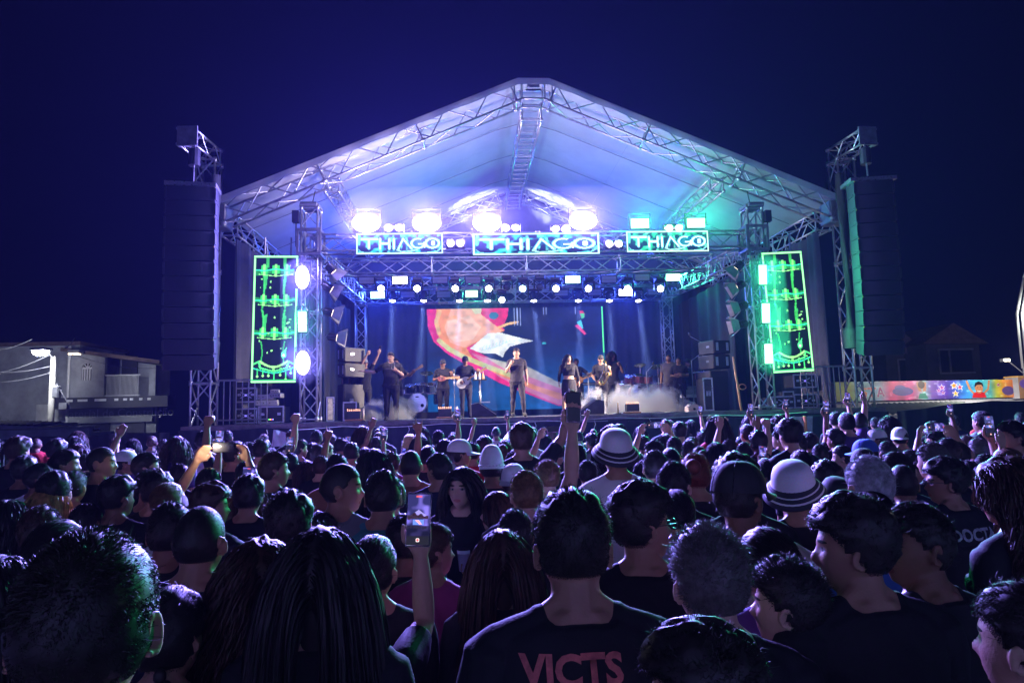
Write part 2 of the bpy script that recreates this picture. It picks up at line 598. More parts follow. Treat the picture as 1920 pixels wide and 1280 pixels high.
# ---------------------------------------------------------------- loudspeaker towers and line arrays
PX = 8.30
for sx, side in ((-1, 'left'), (1, 'right')):
    top = at(385 if sx < 0 else 1578, 306 if sx < 0 else 303, D0).z
    truss('speaker_tower', (sx * PX, D0 - .1, .02), (sx * PX, D0 - .1, top), f'tall truss tower holding up the {side} hanging loudspeaker array', .46, .46, .55, .03, (0, 1, 0), group='loudspeaker towers', cat='tower')
    bm_ = truss('cantilever_truss', (sx * PX, D0 + .2, top + .2), (sx * (PX + .12), D0 - 1.2, top + .2), f'short cantilever beam on top of the {side} loudspeaker tower', .38, .38, .35, .028, group='cantilever beams on the loudspeaker towers')
    MB().box((-.24, 1.41, -.24), (.24, 1.45, .24)).build('end_plate', DALU, bm_).matrix_local = TR((0, 0, 0), math.pi + sx * .058)
    # base leg frame seen below the array
    # line array
    x0, x1 = (314, 411) if sx < 0 else (1588, 1668)
    YA = 15.7
    pa = at((x0 + x1) / 2, 346 if sx < 0 else 336, YA)
    pb = at((x0 + x1) / 2, 682 if sx < 0 else 655, YA)
    arr = empty('line_array', f'tall black hanging line array of loudspeakers on the {side}', 'loudspeaker', 'hanging loudspeaker arrays', loc=(pa.x, YA, pa.z))
    arr.rotation_euler = (0, 0, sx * -.16)
    n = 12
    H = (pa.z - pb.z) / n
    wd = 1.06 if sx < 0 else .92
    y, z, an = 0.0, -.12, 0.0
    mb = MB().box((-.55, -.3, -.12), (.55, -.22, -.03)).box((-.55, .28, -.12), (.55, .36, -.03)).box((-.55, -.218, -.12), (-.47, .278, -.03)).box((.47, -.218, -.12), (.55, .278, -.03))
    mb.tube((0, 0, -.05), (0, .05, top - pa.z), .02, n=6)
    mb.build('fly_frame', STEEL, arr)
    hz = MB().tube((0, .05, top - pa.z - .55), (0, .05, top - pa.z - .15), .13, n=12)
    hz.build('chain_hoist', BLK, arr)
    for i in range(n):
        M = TR((0, y, z), 0, an)
        cb = MB().prism([(-wd / 2, -H + .012), (wd / 2, -H + .012), (wd / 2, 0), (-wd / 2, 0)], -.26, .22, M)
        c = cb.build('cabinet', BLK, arr)
        gb = MB().grid(lambda u, v: M @ Vector((-wd / 2 + .03 + (wd - .06) * u, -.268 - .03 * (1 - (2 * u - 1) ** 2), -H + .03 + (H - .05) * v)), 8, 1)
        gb.build('grille', GRILL, c)
        for s2 in (-1, 1):
            MB().box((s2 * wd / 2 - .02, -.275, -H + .05), (s2 * wd / 2 + .02, -.1, -.04), M).build('side_plate', BLK, c)
        if i % 2 == 0:
            MB().box((-sx * wd / 2 - .012, -.282, -.03), (-sx * wd / 2 + .012, -.277, .0), M).build('splay_pin', YEL, c)
        d = Vector((0, -math.sin(an), 0))
        z -= H * math.cos(an)
        y += H * math.sin(an)
        an += .004 + .011 * max(0, i - 5)
    # tarpaulin rolled beside the array
    def ft(u, v, sx=sx):
        a = u * 2 * math.pi
        r = .10 + .05 * math.sin(v * 9 + sx) * (1 - v) + .07 * (v < .12) + .02 * math.sin(a * 3 + v * 14)
        return Vector((math.cos(a) * r, math.sin(a) * r, v * 4.6))
    tp = MB().grid(ft, 12, 40).build('rolled_tarpaulin', pm('grey tarpaulin', (.04, .042, .042), .7, 0, .3, 5, .3), None, True)
    tp.location = (sx * (PX - .34), D0 - .55, pb.z + .1)
    tag(tp, f'dark tarpaulin hanging in a roll beside the {side} loudspeaker array', 'tarpaulin', 'rolled tarpaulins')

# ---------------------------------------------------------------- stage deck, skirt, drapes
stage = empty('stage', 'raised black-skirted concert stage with plywood deck', 'stage', loc=(0, D0 - .6, 0))
k = 0
for ix in range(9):
    xa = -8.6 + ix * (17.2 / 9)
    for iy in range(4):
        ya = iy * 2.4
        MB().box((xa + .006, ya + .006, DZ - .1), (xa + 17.2 / 9 - .006, ya + 2.388, DZ)).build('deck_panel', DECKM, stage)
MB().box((-8.62, -.03, DZ - .13), (8.62, -.004, DZ - .012)).build('deck_edge', pm('worn deck edge', (.2, .17, .15), .6, 0, .6, 3, .3), stage)
def skirt(x0, x1, seed, tops):
    def fs(u, v):
        x = x0 + (x1 - x0) * u
        fold = .05 * math.sin(x * 9 + 1.5 * math.sin(x * 2.1 + seed)) + .03 * math.sin(x * 23 + seed)
        zt_ = np.interp(x, [t[0] for t in tops], [t[1] for t in tops]) - .035 * abs(math.sin(x * 1.7 + seed))
        return Vector((x, -.09 + fold * (.25 + .75 * (1 - v)), .01 + zt_ * v))
    return MB().grid(fs, 240, 10)
skirt(-8.65, 8.65, 2.0, [(-9, DZ - .1), (9, DZ - .1)]).build('skirt', CLOTHB, stage, True)
for i in range(9):        # strips of tape and ties on the skirt
    x = -6.5 + i * 1.55 + random.uniform(-.3, .3)
    mb = MB().path([(x, -.16, DZ - .13), (x + .03, -.17, DZ - .22), (x - .02, -.18, DZ - .33)], .009, 5)
    mb.build('tie', pm('pale tie cord', (.5, .48, .45), .8), stage)
for i, (xa, xb, zo) in enumerate(((-6, 1.5, .0), (-.5, 6.5, .03), (2.0, 8.2, -.02))):
    mb = MB().path([Vector((x, -.17 - .02 * math.sin(x * 5), DZ - .10 + zo - .05 * abs(math.sin(x * 1.3 + i)))) for x in np.linspace(xa, xb, 40)], .011, 5)
    cb = mb.build('cable', BLK if i == 2 else pm('grey cable', (.3, .28, .28), .6), stage)

for sx, side in ((-1, 'left'), (1, 'right')):
    X0, X1 = (-13.6, -8.75) if sx < 0 else (8.75, 14.6)
    tops = [(-14, 1.62), (-8, 1.72)] if sx < 0 else [(8, 1.70), (9.4, 1.72), (10.2, 1.86), (13.2, 1.9), (14.1, 1.70), (14.7, .9)]
    o = skirt(X0, X1, 5.0 + sx, tops).build('barrier_cloth', CLOTHB, None, True)
    o.location = (0, D0 - .8, 0)
    tag(o, f'black cloth barrier stretched beyond the {side} end of the stage front', 'barrier')
    bar = MB()
    for x in np.linspace(X0 + .05, X1 - .6, 5):
        bar.tube((x, .12, 0), (x, .12, 1.55), .025, n=6)
    bar.tube((X0, .12, 1.5), (X1 - .4, .12, 1.5), .02, n=6)
    bb = bar.build('support_rail', DALU, o)

    def drape(u, v, sx=sx):
        y = D0 + .25 + (YB - .2 - D0) * u
        return Vector((sx * (XE - .32) + .06 * math.sin(y * 6) + .035 * math.sin(y * 15 + 2 * v), y, DZ + .02 + (ZE - .85 - DZ) * v + .1 * math.sin(u * 9) * (v < .01)))
    o = MB().grid(drape, 120, 8).build('side_drape', DRAPE, None, True)
    tag(o, f'dark blue drape closing the outer {side} side of the stage', 'drape', 'outer side drapes')
    def drape2(u, v, sx=sx):
        y = 19.4 + 5.2 * u
        return Vector((sx * (AX + .34) + .04 * math.sin(y * 7), y, DZ + .02 + (zl - DZ + (zt - zl) * (1 - u) - .5) * v))
    o = MB().grid(drape2, 80, 6).build('wing_drape', CLOTHB, None, True)
    tag(o, f'black drape hanging behind the {side} wing of the stage', 'drape', 'inner wing drapes')
def back(u, v):
    x = -XE + .3 + (2 * XE - .6) * u
    return Vector((x, YB + .28 + .05 * math.sin(x * 7) + .03 * math.sin(x * 17), DZ + .02 + (ZE - .4 - DZ) * v))
o = MB().grid(back, 200, 6).build('back_drape', pm('blue-black back drape', (.05, .05, .085), .9, 0, .3, 1.4, .2), None, True)
tag(o, 'wide dark blue drape across the back of the stage', 'drape')
def gab(u, v):
    x = -XE + .3 + (2 * XE - .6) * u
    return Vector((x, YB + .3 + .02 * math.sin(x * 4), ZE - .42 + (roofz(x) - .12 - ZE + .42) * v))
o = MB().grid(gab, 60, 6).build('gable_cloth', DRAPE, None, True)
tag(o, 'dark triangular cloth closing the back gable of the roof', 'drape')

# ---------------------------------------------------------------- video screens
LED_G = led_mat('green led screen', 1.9)
LED_V = led_mat('video wall led', 1.1)
def drum_picture():
    W_, H_ = 72, 208
    a = raster(W_, H_, (.002, .006, .012))
    G, LG, CY = (.02, .75, .16), (.35, 1.0, .45), (.03, .65, .75)
    nz = smooth_noise(H_, W_, 7, 3)
    sh = [(18, 96), (82, 142), (142, 190)]
    for (y0, y1), xi in zip(((14, 90), (86, 138), (138, 182)), (14, 14, 13)):
        for s in (-1, 1):
            xc = 36 + s * (36 - xi - 3)
            pts = [(xc - 2.5, y0 + 4)] + [(xc - s * 3 * math.sin(math.pi * t) - 2.2, y0 + (y1 - y0) * t) for t in np.linspace(.1, .95, 8)]
            r_line(a, pts, 2.0 if y0 > 130 else 3.4, (.04, .5, .14), .8)
        if y0 < 100:
            r_poly(a, [(50, y0 + 12), (55, y0 + 14), (53, y0 + 36), (49, y0 + 44), (51, y0 + 24)], (.05, .55, .2), .7)
            r_poly(a, [(17, y0 + 14), (24, y0 + 10), (21, y0 + 40), (17, y0 + 46)], (.05, .55, .2), .7)
    for yb in (22, 72, 126):
        r_line(a, [(5, yb + 1), (36, yb + 5), (67, yb + 1)] if yb > 50 else [(5, yb + 7), (36, yb + 3), (67, yb + 7)], 8, (.02, .35, .1), .6)
        for cx, cw in ((17, 5), (36, 6), (54, 5)):
            r_poly(a, [(cx - cw, yb - 6), (cx + cw, yb - 6), (cx + cw, yb + 8), (cx - cw, yb + 8)], (.05, .7, .18), .75)
            r_poly(a, [(cx - 2, yb - 8), (cx + 2, yb - 8), (cx + 2, yb + 11), (cx - 2, yb + 11)], LG, .7)
        r_line(a, [(4, yb + 2), (20, yb + 3), (36, yb), (52, yb + 3), (68, yb + 1)], 2.2, CY, .9)
        r_line(a, [(8, yb + 9), (36, yb + 12), (64, yb + 9)], 1.4, LG, .8)
    r_line(a, [(14 + 44 * t, 174 + 9 * math.sin(math.pi * t)) for t in np.linspace(0, 1, 12)], 3.4, LG, .95)
    r_line(a, [(4, 178), (12, 174), (14, 184), (24, 187), (36, 190), (48, 187), (58, 184), (60, 174), (68, 178)], 2.6, (.1, .9, .4), .9)
    r_line(a, [(4, 185), (20, 190), (36, 193), (52, 190), (68, 184)], 2.2, CY, .9)
    for x, y, l in ((10, 186, 12), (19, 188, 9), (28, 190, 7), (37, 192, 14), (47, 190, 6), (56, 188, 15), (64, 185, 8)):
        r_line(a, [(x, y), (x, y + l)], 2.0, (.05, .75, .3), .85)
        r_ell(a, x, y + l, 1.8, 2.4, LG)
    r = np.random.default_rng(4)
    for _ in range(26):
        x, y = r.uniform(8, 64), r.uniform(12, 195)
        r_ell(a, x, y, r.uniform(.8, 2.0), r.uniform(.8, 2.0), LG, None, .9)
    r_ell(a, 52, 163, 4.4, 5.5, (.1, .95, .5))
    r_ell(a, 52, 164, 1.8, 2, (.8, 1, .9))
    r_poly(a, [(50, 160), (57, 150), (55, 162)], (.08, .8, .4))
    for x in (22, 50):
        r_line(a, [(x, 3), (x + 1, 18)], 5, (.04, .45, .12), .8)
    a[:, :] *= (.75 + .4 * nz)[..., None]
    a[..., 2] *= .55
    a[:3] = a[-3:] = (.35, 1.15, .38)
    a[:, :3] = a[:, -3:] = (.35, 1.15, .38)
    a[3:5] *= .5
    a[-5:-3] = (.02, .4, .1)
    return a
DRUMPIC = drum_picture()
def frame_box(mb, w_, h_, t, d):
    mb.box((-w_ / 2 - t, .002, -h_ / 2 - t), (w_ / 2 + t, d, h_ / 2 + t))
    return mb
for sx, side in ((-1, 'left'), (1, 'right')):
    q = [(476, 480), (560, 479), (553, 717), (471, 717)] if sx < 0 else [(1427, 473), (1503, 472), (1526, 696), (1451, 698)]
    YS = D0 - .35
    P = [at(x, y, YS) for x, y in q]
    c = sum(P, Vector()) / 4
    up = ((P[0] - P[3]) + (P[1] - P[2])) / 2
    tilt = math.atan2(up.x, up.z)
    w_ = ((P[1] - P[0]).length + (P[2] - P[3]).length) / 2
    h_ = up.length
    root = empty('drum_screen', f'tall LED screen with green drum graphics at the {side} of the stage', 'video screen', 'green drum screens', M=TR(c, 0, 0, tilt))
    pixel_mesh('picture', DRUMPIC, w_, h_, LED_G, root)
    for kk in range(4):
        z0 = -h_ / 2 + h_ / 4 * kk
        MB().box((-w_ / 2 + .002, .004, z0 + .003), (w_ / 2 - .002, .1, z0 + h_ / 4 - .003)).build('cabinet', BLK, root)
    MB().tube((-w_ * .3, .14, -h_ * .45), (-w_ * .3, .14, h_ * .5 + .5), .025, n=6).tube((w_ * .3, .14, -h_ * .45), (w_ * .3, .14, h_ * .5 + .5), .025, n=6).build('hanging_pole', DALU, root)

def name_picture(tint):
    W_, H_ = 132, 32
    a = raster(W_, H_, (.003, .012, .05))
    n1, n2 = smooth_noise(H_, W_, 9, 11), smooth_noise(H_, W_, 4, 12)
    m = np.clip((n1 * .6 + n2 * .5 - .48) * 5, 0, 1)
    a += m[..., None] * np.array(tint) * .62
    m2 = np.clip((n2 - .72) * 6, 0, 1)
    a += m2[..., None] * np.array((.2, .6, .45)) * .5
    def ln(pts, w_=2.6):
        r_line(a, pts, w_ + 2.4, (.004, .06, .22), .85)
    L = [[(8, 9), (32, 9)], [(19, 9), (19, 23)], [(36, 9), (36, 24)], [(50, 9), (50, 24)], [(36, 16), (50, 16)], [(57, 9), (57, 24)], [(64, 24), (71, 9), (84, 24)]]
    for l in L:
        ln(l)
    r_ell(a, 94, 16, 13, 9.5, (.004, .06, .22), None, .8)
    r_ell(a, 116, 16, 13.5, 9.5, (.004, .06, .22), None, .8)
    c1, c2 = (.28, .85, .95), (.75, 1, 1)
    for l in L:
        r_line(a, l, 3.2, c1)
        r_line(a, l, 1.2, c2)
    r_ell(a, 94, 16, 12, 8.6, c1, .68)
    r_ell(a, 94, 16, 10.6, 7.4, c2, .86)
    r_poly(a, [(98, 10), (108, 6), (108, 14), (100, 14)], (.004, .06, .22))
    r_line(a, [(95, 17), (104, 17), (104, 22)], 2.4, c2)
    r_ell(a, 116, 16, 12.5, 8.6, c1, .66)
    r_ell(a, 116, 16, 11, 7.4, c2, .87)
    r_ell(a, 117, 16, 3.4, 4, (.6, .95, 1), None, .8)
    r_line(a, [(62, 26), (70, 29), (82, 28), (92, 26)], 1.6, (.4, .95, .8), .9)
    r_line(a, [(3, 24), (8, 29), (24, 30)], 1.4, c1, .8)
    r_line(a, [(128, 25), (122, 29), (108, 30)], 1.4, c1, .8)
    a[:2] = a[-2:] = np.array(tint) * .55 + .5
    a[:, :2] = a[:, -2:] = np.array(tint) * .55 + .5
    return a
for q, nm, tint in (((668, 437, 830, 476), 'left', (.02, .62, .72)), ((886, 437, 1123, 477), 'middle', (.03, .75, .6)), ((1174, 433, 1327, 472), 'right', (.03, .8, .3))):
    YS = D0 - .45
    A, B, C_ = at(q[0], q[1], YS), at(q[2], q[1], YS), at((q[0] + q[2]) / 2, q[3], YS)
    w_ = (B - A).length
    h_ = (A.z + B.z) / 2 - C_.z
    c = Vector(((A.x + B.x) / 2, YS, C_.z + h_ / 2))
    root = empty('name_screen', f'{nm} of the three LED screens reading THIAGO above the stage', 'video screen', 'name screens over the stage front', loc=c)
    pixel_mesh('picture', name_picture(tint), w_, h_, LED_G, root)
    nn = 3 if nm == 'middle' else 2
    for kk in range(nn):
        x0 = -w_ / 2 + w_ / nn * kk
        MB().box((x0 + .003, .004, -h_ / 2 + .002), (x0 + w_ / nn - .003, .09, h_ / 2 - .002)).build('cabinet', BLK, root)
    MB().box((-w_ * .35, .092, .05), (-w_ * .3, .3, .1)).box((w_ * .3, .092, .05), (w_ * .35, .3, .1)).build('clamp_bar', DALU, root)

def wall_picture():
    W_, H_ = 264, 150
    x0, y0, sx_, sy_ = 800, 577, W_ / 331, H_ / 190
    Q = lambda pts: [((x - x0) * sx_, (y - y0) * sy_) for x, y in pts]
    a = raster(W_, H_, (.004, .012, .075))
    yy = np.linspace(0, 1, H_)[:, None]
    a += (np.clip((yy - .45) * 1.6, 0, 1) * np.ones((1, W_)))[..., None] * np.array((.0, .10, .30))
    nz = smooth_noise(H_, W_, 24, 5)
    a *= (.6 + .8 * nz)[..., None]
    r_poly(a, Q([(800, 577), (905, 577), (944, 618), (900, 636), (880, 652), (925, 676), (985, 690), (1070, 736), (1078, 757), (1040, 762), (1000, 746), (930, 716), (868, 680), (838, 662), (812, 638), (802, 612)]), (.85, .03, .22))
    r_poly(a, Q([(880, 660), (935, 678), (985, 690), (1072, 735), (1078, 757), (1040, 760), (990, 738), (930, 705)]), (.80, .25, .42))
    r_poly(a, Q([(905, 668), (935, 676), (985, 688), (1070, 733), (1074, 742), (1000, 712), (940, 690)]), (.55, .62, .5), .8)
    r_poly(a, Q([(818, 577), (898, 577), (943, 620), (905, 634), (872, 650), (882, 668), (905, 682), (1000, 724), (1072, 748), (1040, 750), (960, 716), (890, 682), (850, 662), (824, 636), (814, 606)]), (.98, .34, .12))
    r_poly(a, Q([(845, 577), (893, 577), (938, 620), (902, 633), (868, 650), (842, 640), (832, 612)]), (1.0, .52, .36), .8)
    r_poly(a, Q([(838, 600), (880, 590), (900, 612), (885, 635), (850, 640), (836, 625)]), (1.0, .74, .62), .5)
    r_line(a, Q([(822, 636), (840, 652), (868, 668), (905, 684), (960, 706)]), 7, (.62, .78, .30), .75)
    r_line(a, Q([(824, 582), (817, 600), (822, 622)]), 6, (.85, .62, .25), .7)
    r_line(a, Q([(834, 596), (852, 592), (872, 604)]), 5, (.95, .42, .14), .5)
    r_line(a, Q([(840, 628), (866, 622)]), 4, (.98, .5, .3), .5)
    r_poly(a, Q([(882, 577), (904, 577), (904, 586), (890, 588)]), (.8, .9, .55), .8)
    r_poly(a, Q([(902, 577), (952, 577), (950, 592), (944, 606), (930, 612), (915, 600), (900, 588)]), (.85, .02, .16))
    r_ell(a, *Q([(924, 591)])[0], 7, 5.5, (.03, .2, .35))
    r_line(a, Q([(934, 613), (950, 607), (968, 604)]), 3.6, (.95, .55, .2))
    r_poly(a, Q([(878, 652), (898, 636), (912, 624), (935, 623), (962, 631), (997, 640), (972, 645), (952, 650), (943, 660), (939, 670), (926, 662), (905, 662), (892, 658)]), (.95, 1.0, 1.0))
    r_line(a, Q([(900, 656), (925, 650), (950, 640), (975, 638)]), 1.2, (.3, .75, .75), .5)
    for t in np.linspace(0, 1, 9):
        p = Q([(902 + 50 * t, 654 - 14 * t)])[0]
        r_line(a, [p, (p[0] + 1, p[1] - 4)], 1.1, (.35, .8, .8), .6)
    r_poly(a, Q([(1085, 585), (1092, 584), (1096, 592), (1088, 597)]), (.8, .05, .15))
    r_poly(a, Q([(1087, 590), (1095, 590), (1094, 598), (1089, 600)]), (.1, .7, .3))
    r_poly(a, Q([(1080, 606), (1088, 602), (1092, 618), (1084, 620)]), (.08, .65, .8))
    r_poly(a, Q([(1076, 613), (1082, 610), (1097, 628), (1093, 631)]), (.9, .08, .25))
    r_ell(a, *Q([(1017, 645)])[0], 3, 1.8, (.05, .6, .6))
    for x in (962, 968, 974, 1018, 1023, 1078):
        r_line(a, Q([(x, 577), (x, 590 + 20 * (x < 1000))]), 1.2, (.5, .6, .95), .8)
    fx = np.clip((np.arange(W_) / sx_ + x0 - 950) / 170, 0, .8)[None, :, None]
    fy = np.clip((np.arange(H_) / sy_ + y0 - 640) / 60, 0, 1)[:, None, None]
    a = a * (1 - fx * fy) + np.array((.01, .07, .26)) * fx * fy
    a *= (.72 + .5 * smooth_noise(H_, W_, 6, 8))[..., None]
    a[:, -3:-1] = (.15, 1.2, .35)
    a[Q([(0, 665)])[0][1].__int__():, -3:-1] = (.02, .2, .2)
    a *= (.93 + .07 * (np.arange(H_) % 2))[:, None, None]
    return a
YW = 25.15
A, B = at(800, 577, YW), at(1131, 577, YW)
C_ = at(960, 768, YW)
w_ = B.x - A.x
h_ = (A.z + B.z) / 2 - max(C_.z, DZ + .06)
root = empty('video_wall', 'large video wall at the back of the stage showing coral and pink shapes', 'video screen', loc=((A.x + B.x) / 2, YW, max(C_.z, DZ + .06) + h_ / 2))
pixel_mesh('picture', wall_picture(), w_, h_, LED_V, root)
for i in range(7):
    for j in range(4):
        xa, za = -w_ / 2 + w_ / 7 * i, -h_ / 2 + h_ / 4 * j
        MB().box((xa + .003, .004, za + .003), (xa + w_ / 7 - .003, .1, za + h_ / 4 - .003)).build('cabinet', BLK, root)

# ---------------------------------------------------------------- stage lamps
LGRP = {}
def aimM(loc, aim):
    d = (Vector(aim) - Vector(loc)).normalized()
    return Matrix.Translation(Vector(loc)) @ d.to_track_quat('-Y', 'Z').to_matrix().to_4x4()

def em_c(tag_, col, st):
    return em(f'lit {tag_} lens', col, st)

def strobe(loc, aim, w_, h_, lit, label, power=0, col=(1, 1, 1), group='strobe panels', face=None, spill=0, scol=None):
    M = aimM(loc, aim)
    o = empty('strobe_panel', label, 'stage light', group, M=M)
    MB().box((-w_ / 2 - .03, .0, -h_ / 2 - .03), (w_ / 2 + .03, .13, h_ / 2 + .03), bev=.02).build('housing', BLKF, o)
    fm = face if lit else pm('unlit lamp glass', (.25, .25, .3), .2, 0, .1)
    if w_ > h_:
        rows = [(-w_ / 2, -h_ / 2 + h_ / 2 * k_ + .004, w_ / 2, -h_ / 2 + h_ / 2 * (k_ + 1) - .004) for k_ in range(2)]
    else:
        rows = [(-w_ / 2, -h_ / 2 + h_ / 3 * k_ + .004, w_ / 2, -h_ / 2 + h_ / 3 * (k_ + 1) - .004) for k_ in range(3)]
    if lit and face is F_WHITE and group != 'strobe panels on the back light trusses':
        MB().ball((0, -.01, 0), (w_ / 2 * 1.12, .07, h_ / 2 * 1.15), 24, 12).build('lamp_face', fm, o, True)
    else:
        for r_ in rows:
            MB().box((r_[0], -.012, r_[1]), (r_[2], -.002, r_[3])).build('lamp_face', fm, o)
    mb = MB()
    for s in (-1, 1):
        mb.box((s * (w_ / 2 + .045) - .01, .04, -.02), (s * (w_ / 2 + .045) + .01, .08, h_ / 2 + .12))
    mb.box((-w_ / 2 - .055, .04, h_ / 2 + .12), (w_ / 2 + .055, .08, h_ / 2 + .135))
    mb.build('yoke', BLKF, o)
    if lit and power:
        light('AREA', 'lamp_light', M @ Vector((0, -.10, 0)), col, power, o, w_ * .9, M @ Vector((0, -3, 0)), sy=h_ * .9)
        if spill:
            light('POINT', 'lamp_light', M @ Vector((0, -.22, h_ / 2 + .2)), scol or col, spill, o, .12)
    return o

F_WHITE = em('violet white strobe face', (.80, .76, 1.0), 9)
F_GREEN = em('green strobe face', (.35, 1.0, .55), 5)
F_CYAN = em('cyan strobe face', (.35, .95, 1.0), 8)
F_WARM = em('warm halogen lens', (1.0, .82, .85), 8)
VIO = (.26, .19, 1.0)
GRN = (.03, 1.0, .38)
names = [(687, 418, 'w', 'leftmost'), (800, 418, 'w', 'second from left'), (913, 418, 'w', 'third from left'), (1093, 414, 'w', 'fourth from left'), (1200, 419, 'g', 'green, fifth from left'), (1305, 418, 'g', 'green, rightmost')]
for px, py, k_, nm in names:
    p = at(px, py, D0 - .3)
    big = .64 if k_ == 'w' else .46
    strobe(p, p + Vector((-.3, -10, -1.4)), big,   .42 if k_ == 'w' else .25, True, f'blinding {"white " if k_ == "w" else ""}strobe panel above the name screens, {nm} of six', 6400 if k_ == 'w' else 950, VIO if k_ == 'w' else GRN, 'strobe panels over the name screens', F_WHITE if k_ == 'w' else F_GREEN, 175 if k_ == 'w' else 45, (.78, .64, 1.0) if k_ == 'w' else None)
for px, py, k_, nm in ((567, 520, 'w', 'top'), (567, 603, 'g', 'middle'), (568, 680, 'w', 'bottom'), (1430, 515, 'g', 'top'), (1436, 587, 'g', 'middle'), (1441, 663, 'g', 'bottom')):
    p = at(px, py, D0 - .4)
    side = 'left' if px < 960 else 'right'
    strobe(p, p + Vector((0, -10, -.8)), .2 if k_ == 'g' else .3, .5, True, f'{nm} {"green" if k_ == "g" else "white"} upright strobe panel beside the {side} drum screen', 700 if k_ == 'w' else (170 if px < 960 else 420), VIO if k_ == 'w' else GRN, 'upright strobe panels beside the drum screens', F_WHITE if k_ == 'w' else F_GREEN)

def blinder(px, py, nm):
    p = at(px, py, D0 - .4)
    M = aimM(p, p + Vector((-.2, -10, -1)))
    o = empty('blinder_lamp', nm, 'stage light', 'two-lamp blinders over the stage front', M=M)
    MB().box((-.25, .0, -.12), (.25, .16, .12), bev=.02).build('housing', BLKF, o)
    for s in (-1, 1):
        MB().lathe([(.02, -.04), (.085, -.035), (.1, -.0), (.11, .02)], 14, TR((s * .125, -.01, 0), 0, math.pi / 2) ).build('reflector', STEEL, o, True)
        MB().ball((s * .125, -.05, 0), (.085, .03, .085), 14, 6).build('lamp_lens', F_WARM, o, True)
for px, py, nm in ((739, 428, 'pair of round blinder lamps over the left name screen'), (854, 457, 'pair of round blinder lamps between the left and middle name screens'), (958, 428, 'pair of round blinder lamps left of centre over the middle name screen'), (1050, 430, 'pair of round blinder lamps right of centre over the middle name screen'), (1151, 458, 'pair of round blinder lamps between the middle and right name screens'), (1263, 428, 'pair of round blinder lamps over the right name screen, between green strobes')):
    blinder(px, py, nm)

# back trusses: strobes
BL = (.04, .09, 1.0)
for px, py, Y, f_, nm in ((750, 525, 22.7, F_WHITE, 'white strobe panel at the left of the upper light truss'), (708, 553, 24.7, F_CYAN, 'cyan strobe panel at the left end of the lowest light truss'), (883, 551, 24.7, F_GREEN, 'green strobe panel on the lowest light truss above the video wall'), (1074, 524, 22.7, F_CYAN, 'pale cyan strobe panel right of centre on the upper light truss'), (1173, 548, 24.7, F_WHITE, 'white strobe panel at the right of the lowest light truss'), (1262, 520, 22.7, F_GREEN, 'green strobe panel at the right end of the upper light truss')):
    p = at(px, py, Y)
    strobe(p, p + Vector((-.2, -8, -1.5)), .5, .25, True, nm, 160 if f_ is not F_GREEN else 90, BL if f_ is not F_GREEN else GRN, 'strobe panels on the back light trusses', f_, 160 if f_ is not F_GREEN else 40)
for i, (px, py, Y) in enumerate(((687, 526, 22.7), (825, 525, 22.7), (887, 525, 22.7), (1142, 524, 22.7), (1204, 520, 22.7), (765, 552, 24.7), (832, 552, 24.7), (1052, 549, 24.7), (1115, 548, 24.7), (1228, 547, 24.7))):
    p = at(px, py, Y)
    rows = 'upper' if Y < 24 else 'lowest'
    od = ['first', 'second', 'third', 'fourth', 'fifth'][i % 5]
    strobe(p, p + Vector((-.2, -8, -1.5)), .5, .22, False, f'unlit grey strobe panel, {od} from left on the {rows} light truss', 0, group='unlit strobe panels on the back light trusses')

def moving_head(p, aim, lit, label, power=0, col=(1, 1, 1), spot=14, face=None, tt=None):
    o = empty('moving_head', label, 'stage light', 'moving head lights on the back trusses', loc=p)
    MB().box((-.17, -.15, .26), (.17, .15, .38), bev=.02).tube((0, 0, .38), (0, 0, .5), .03, n=8).build('base', BLKF, o)
    mb = MB()
    for s in (-1, 1):
        mb.box((s * .19 - .025, -.07, -.06), (s * .19 + .025, .07, .25), bev=.012)
    mb.box((-.21, -.08, .215), (.21, .08, .255))
    mb.build('yoke_arm', BLKF, o)
    R = aimM((0, 0, 0), Vector(aim) - Vector(p))
    R2 = R @ Matrix.Rotation(math.pi / 2, 4, 'X')
    h = MB().lathe([(.06, -.2), (.11, -.16), (.125, 0), (.13, .12), (.125, .17)], 16, R2).build('head', BLKF, o, True)
    MB().lathe([(.0, .166), (.105, .172), (.1, .176), (.0, .182)], 16, R2, False).build('lens', face if lit else pm('dark lens glass', (.05, .05, .07), .08, 0, .1), h, True)
    if power:
        d = (Vector(aim) - Vector(p)).normalized()
        light('SPOT', 'lamp_light', Vector(p) + d * .24, col, power, o, .08, aim, spot, .25)
    return o
MH = em('moving head lens', (.95, .93, 1.0), 30)
MHC = em('moving head cyan lens', (.6, 1.0, .98), 26)
ups = (715, 782, 853, 917, 980, 1042, 1104, 1177, 1238)
for i, px in enumerate(ups):
    p = at(px, 541, 22.6)
    t = Vector((p.x * .9 - .3 + (i % 3 - 1) * .8, 8, 2.6))
    moving_head(p, p + (Vector((CAM.x, 2, 2.5)) - p) * .6 + Vector(((i % 3 - 1) * .9, 0, -.3)), True, f'lit round moving head, {["first", "second", "third", "fourth", "fifth", "sixth", "seventh", "eighth", "ninth"][i]} from left on the upper light truss', face=MHC if i == 4 else MH)
p = at(941, 563, 24.6)
moving_head(p, p + Vector((-.2, -6, -.4)), True, 'lit moving head hanging lowest, left of centre over the video wall', face=MH)
dn = (736, 795, 862, 914, 1000, 1084, 1142, 1196)
for i, px in enumerate(dn):
    p = at(px, 556, 24.4)
    tgt = Vector((p.x + random.uniform(-.3, .3), 23.4, DZ))
    moving_head(p, tgt, True, f'moving head pointing straight down, {["first", "second", "third", "fourth", "fifth", "sixth", "seventh", "eighth"][i]} from left on the lowest light truss', 15000, (.42, .55, 1.0), 8, MH)
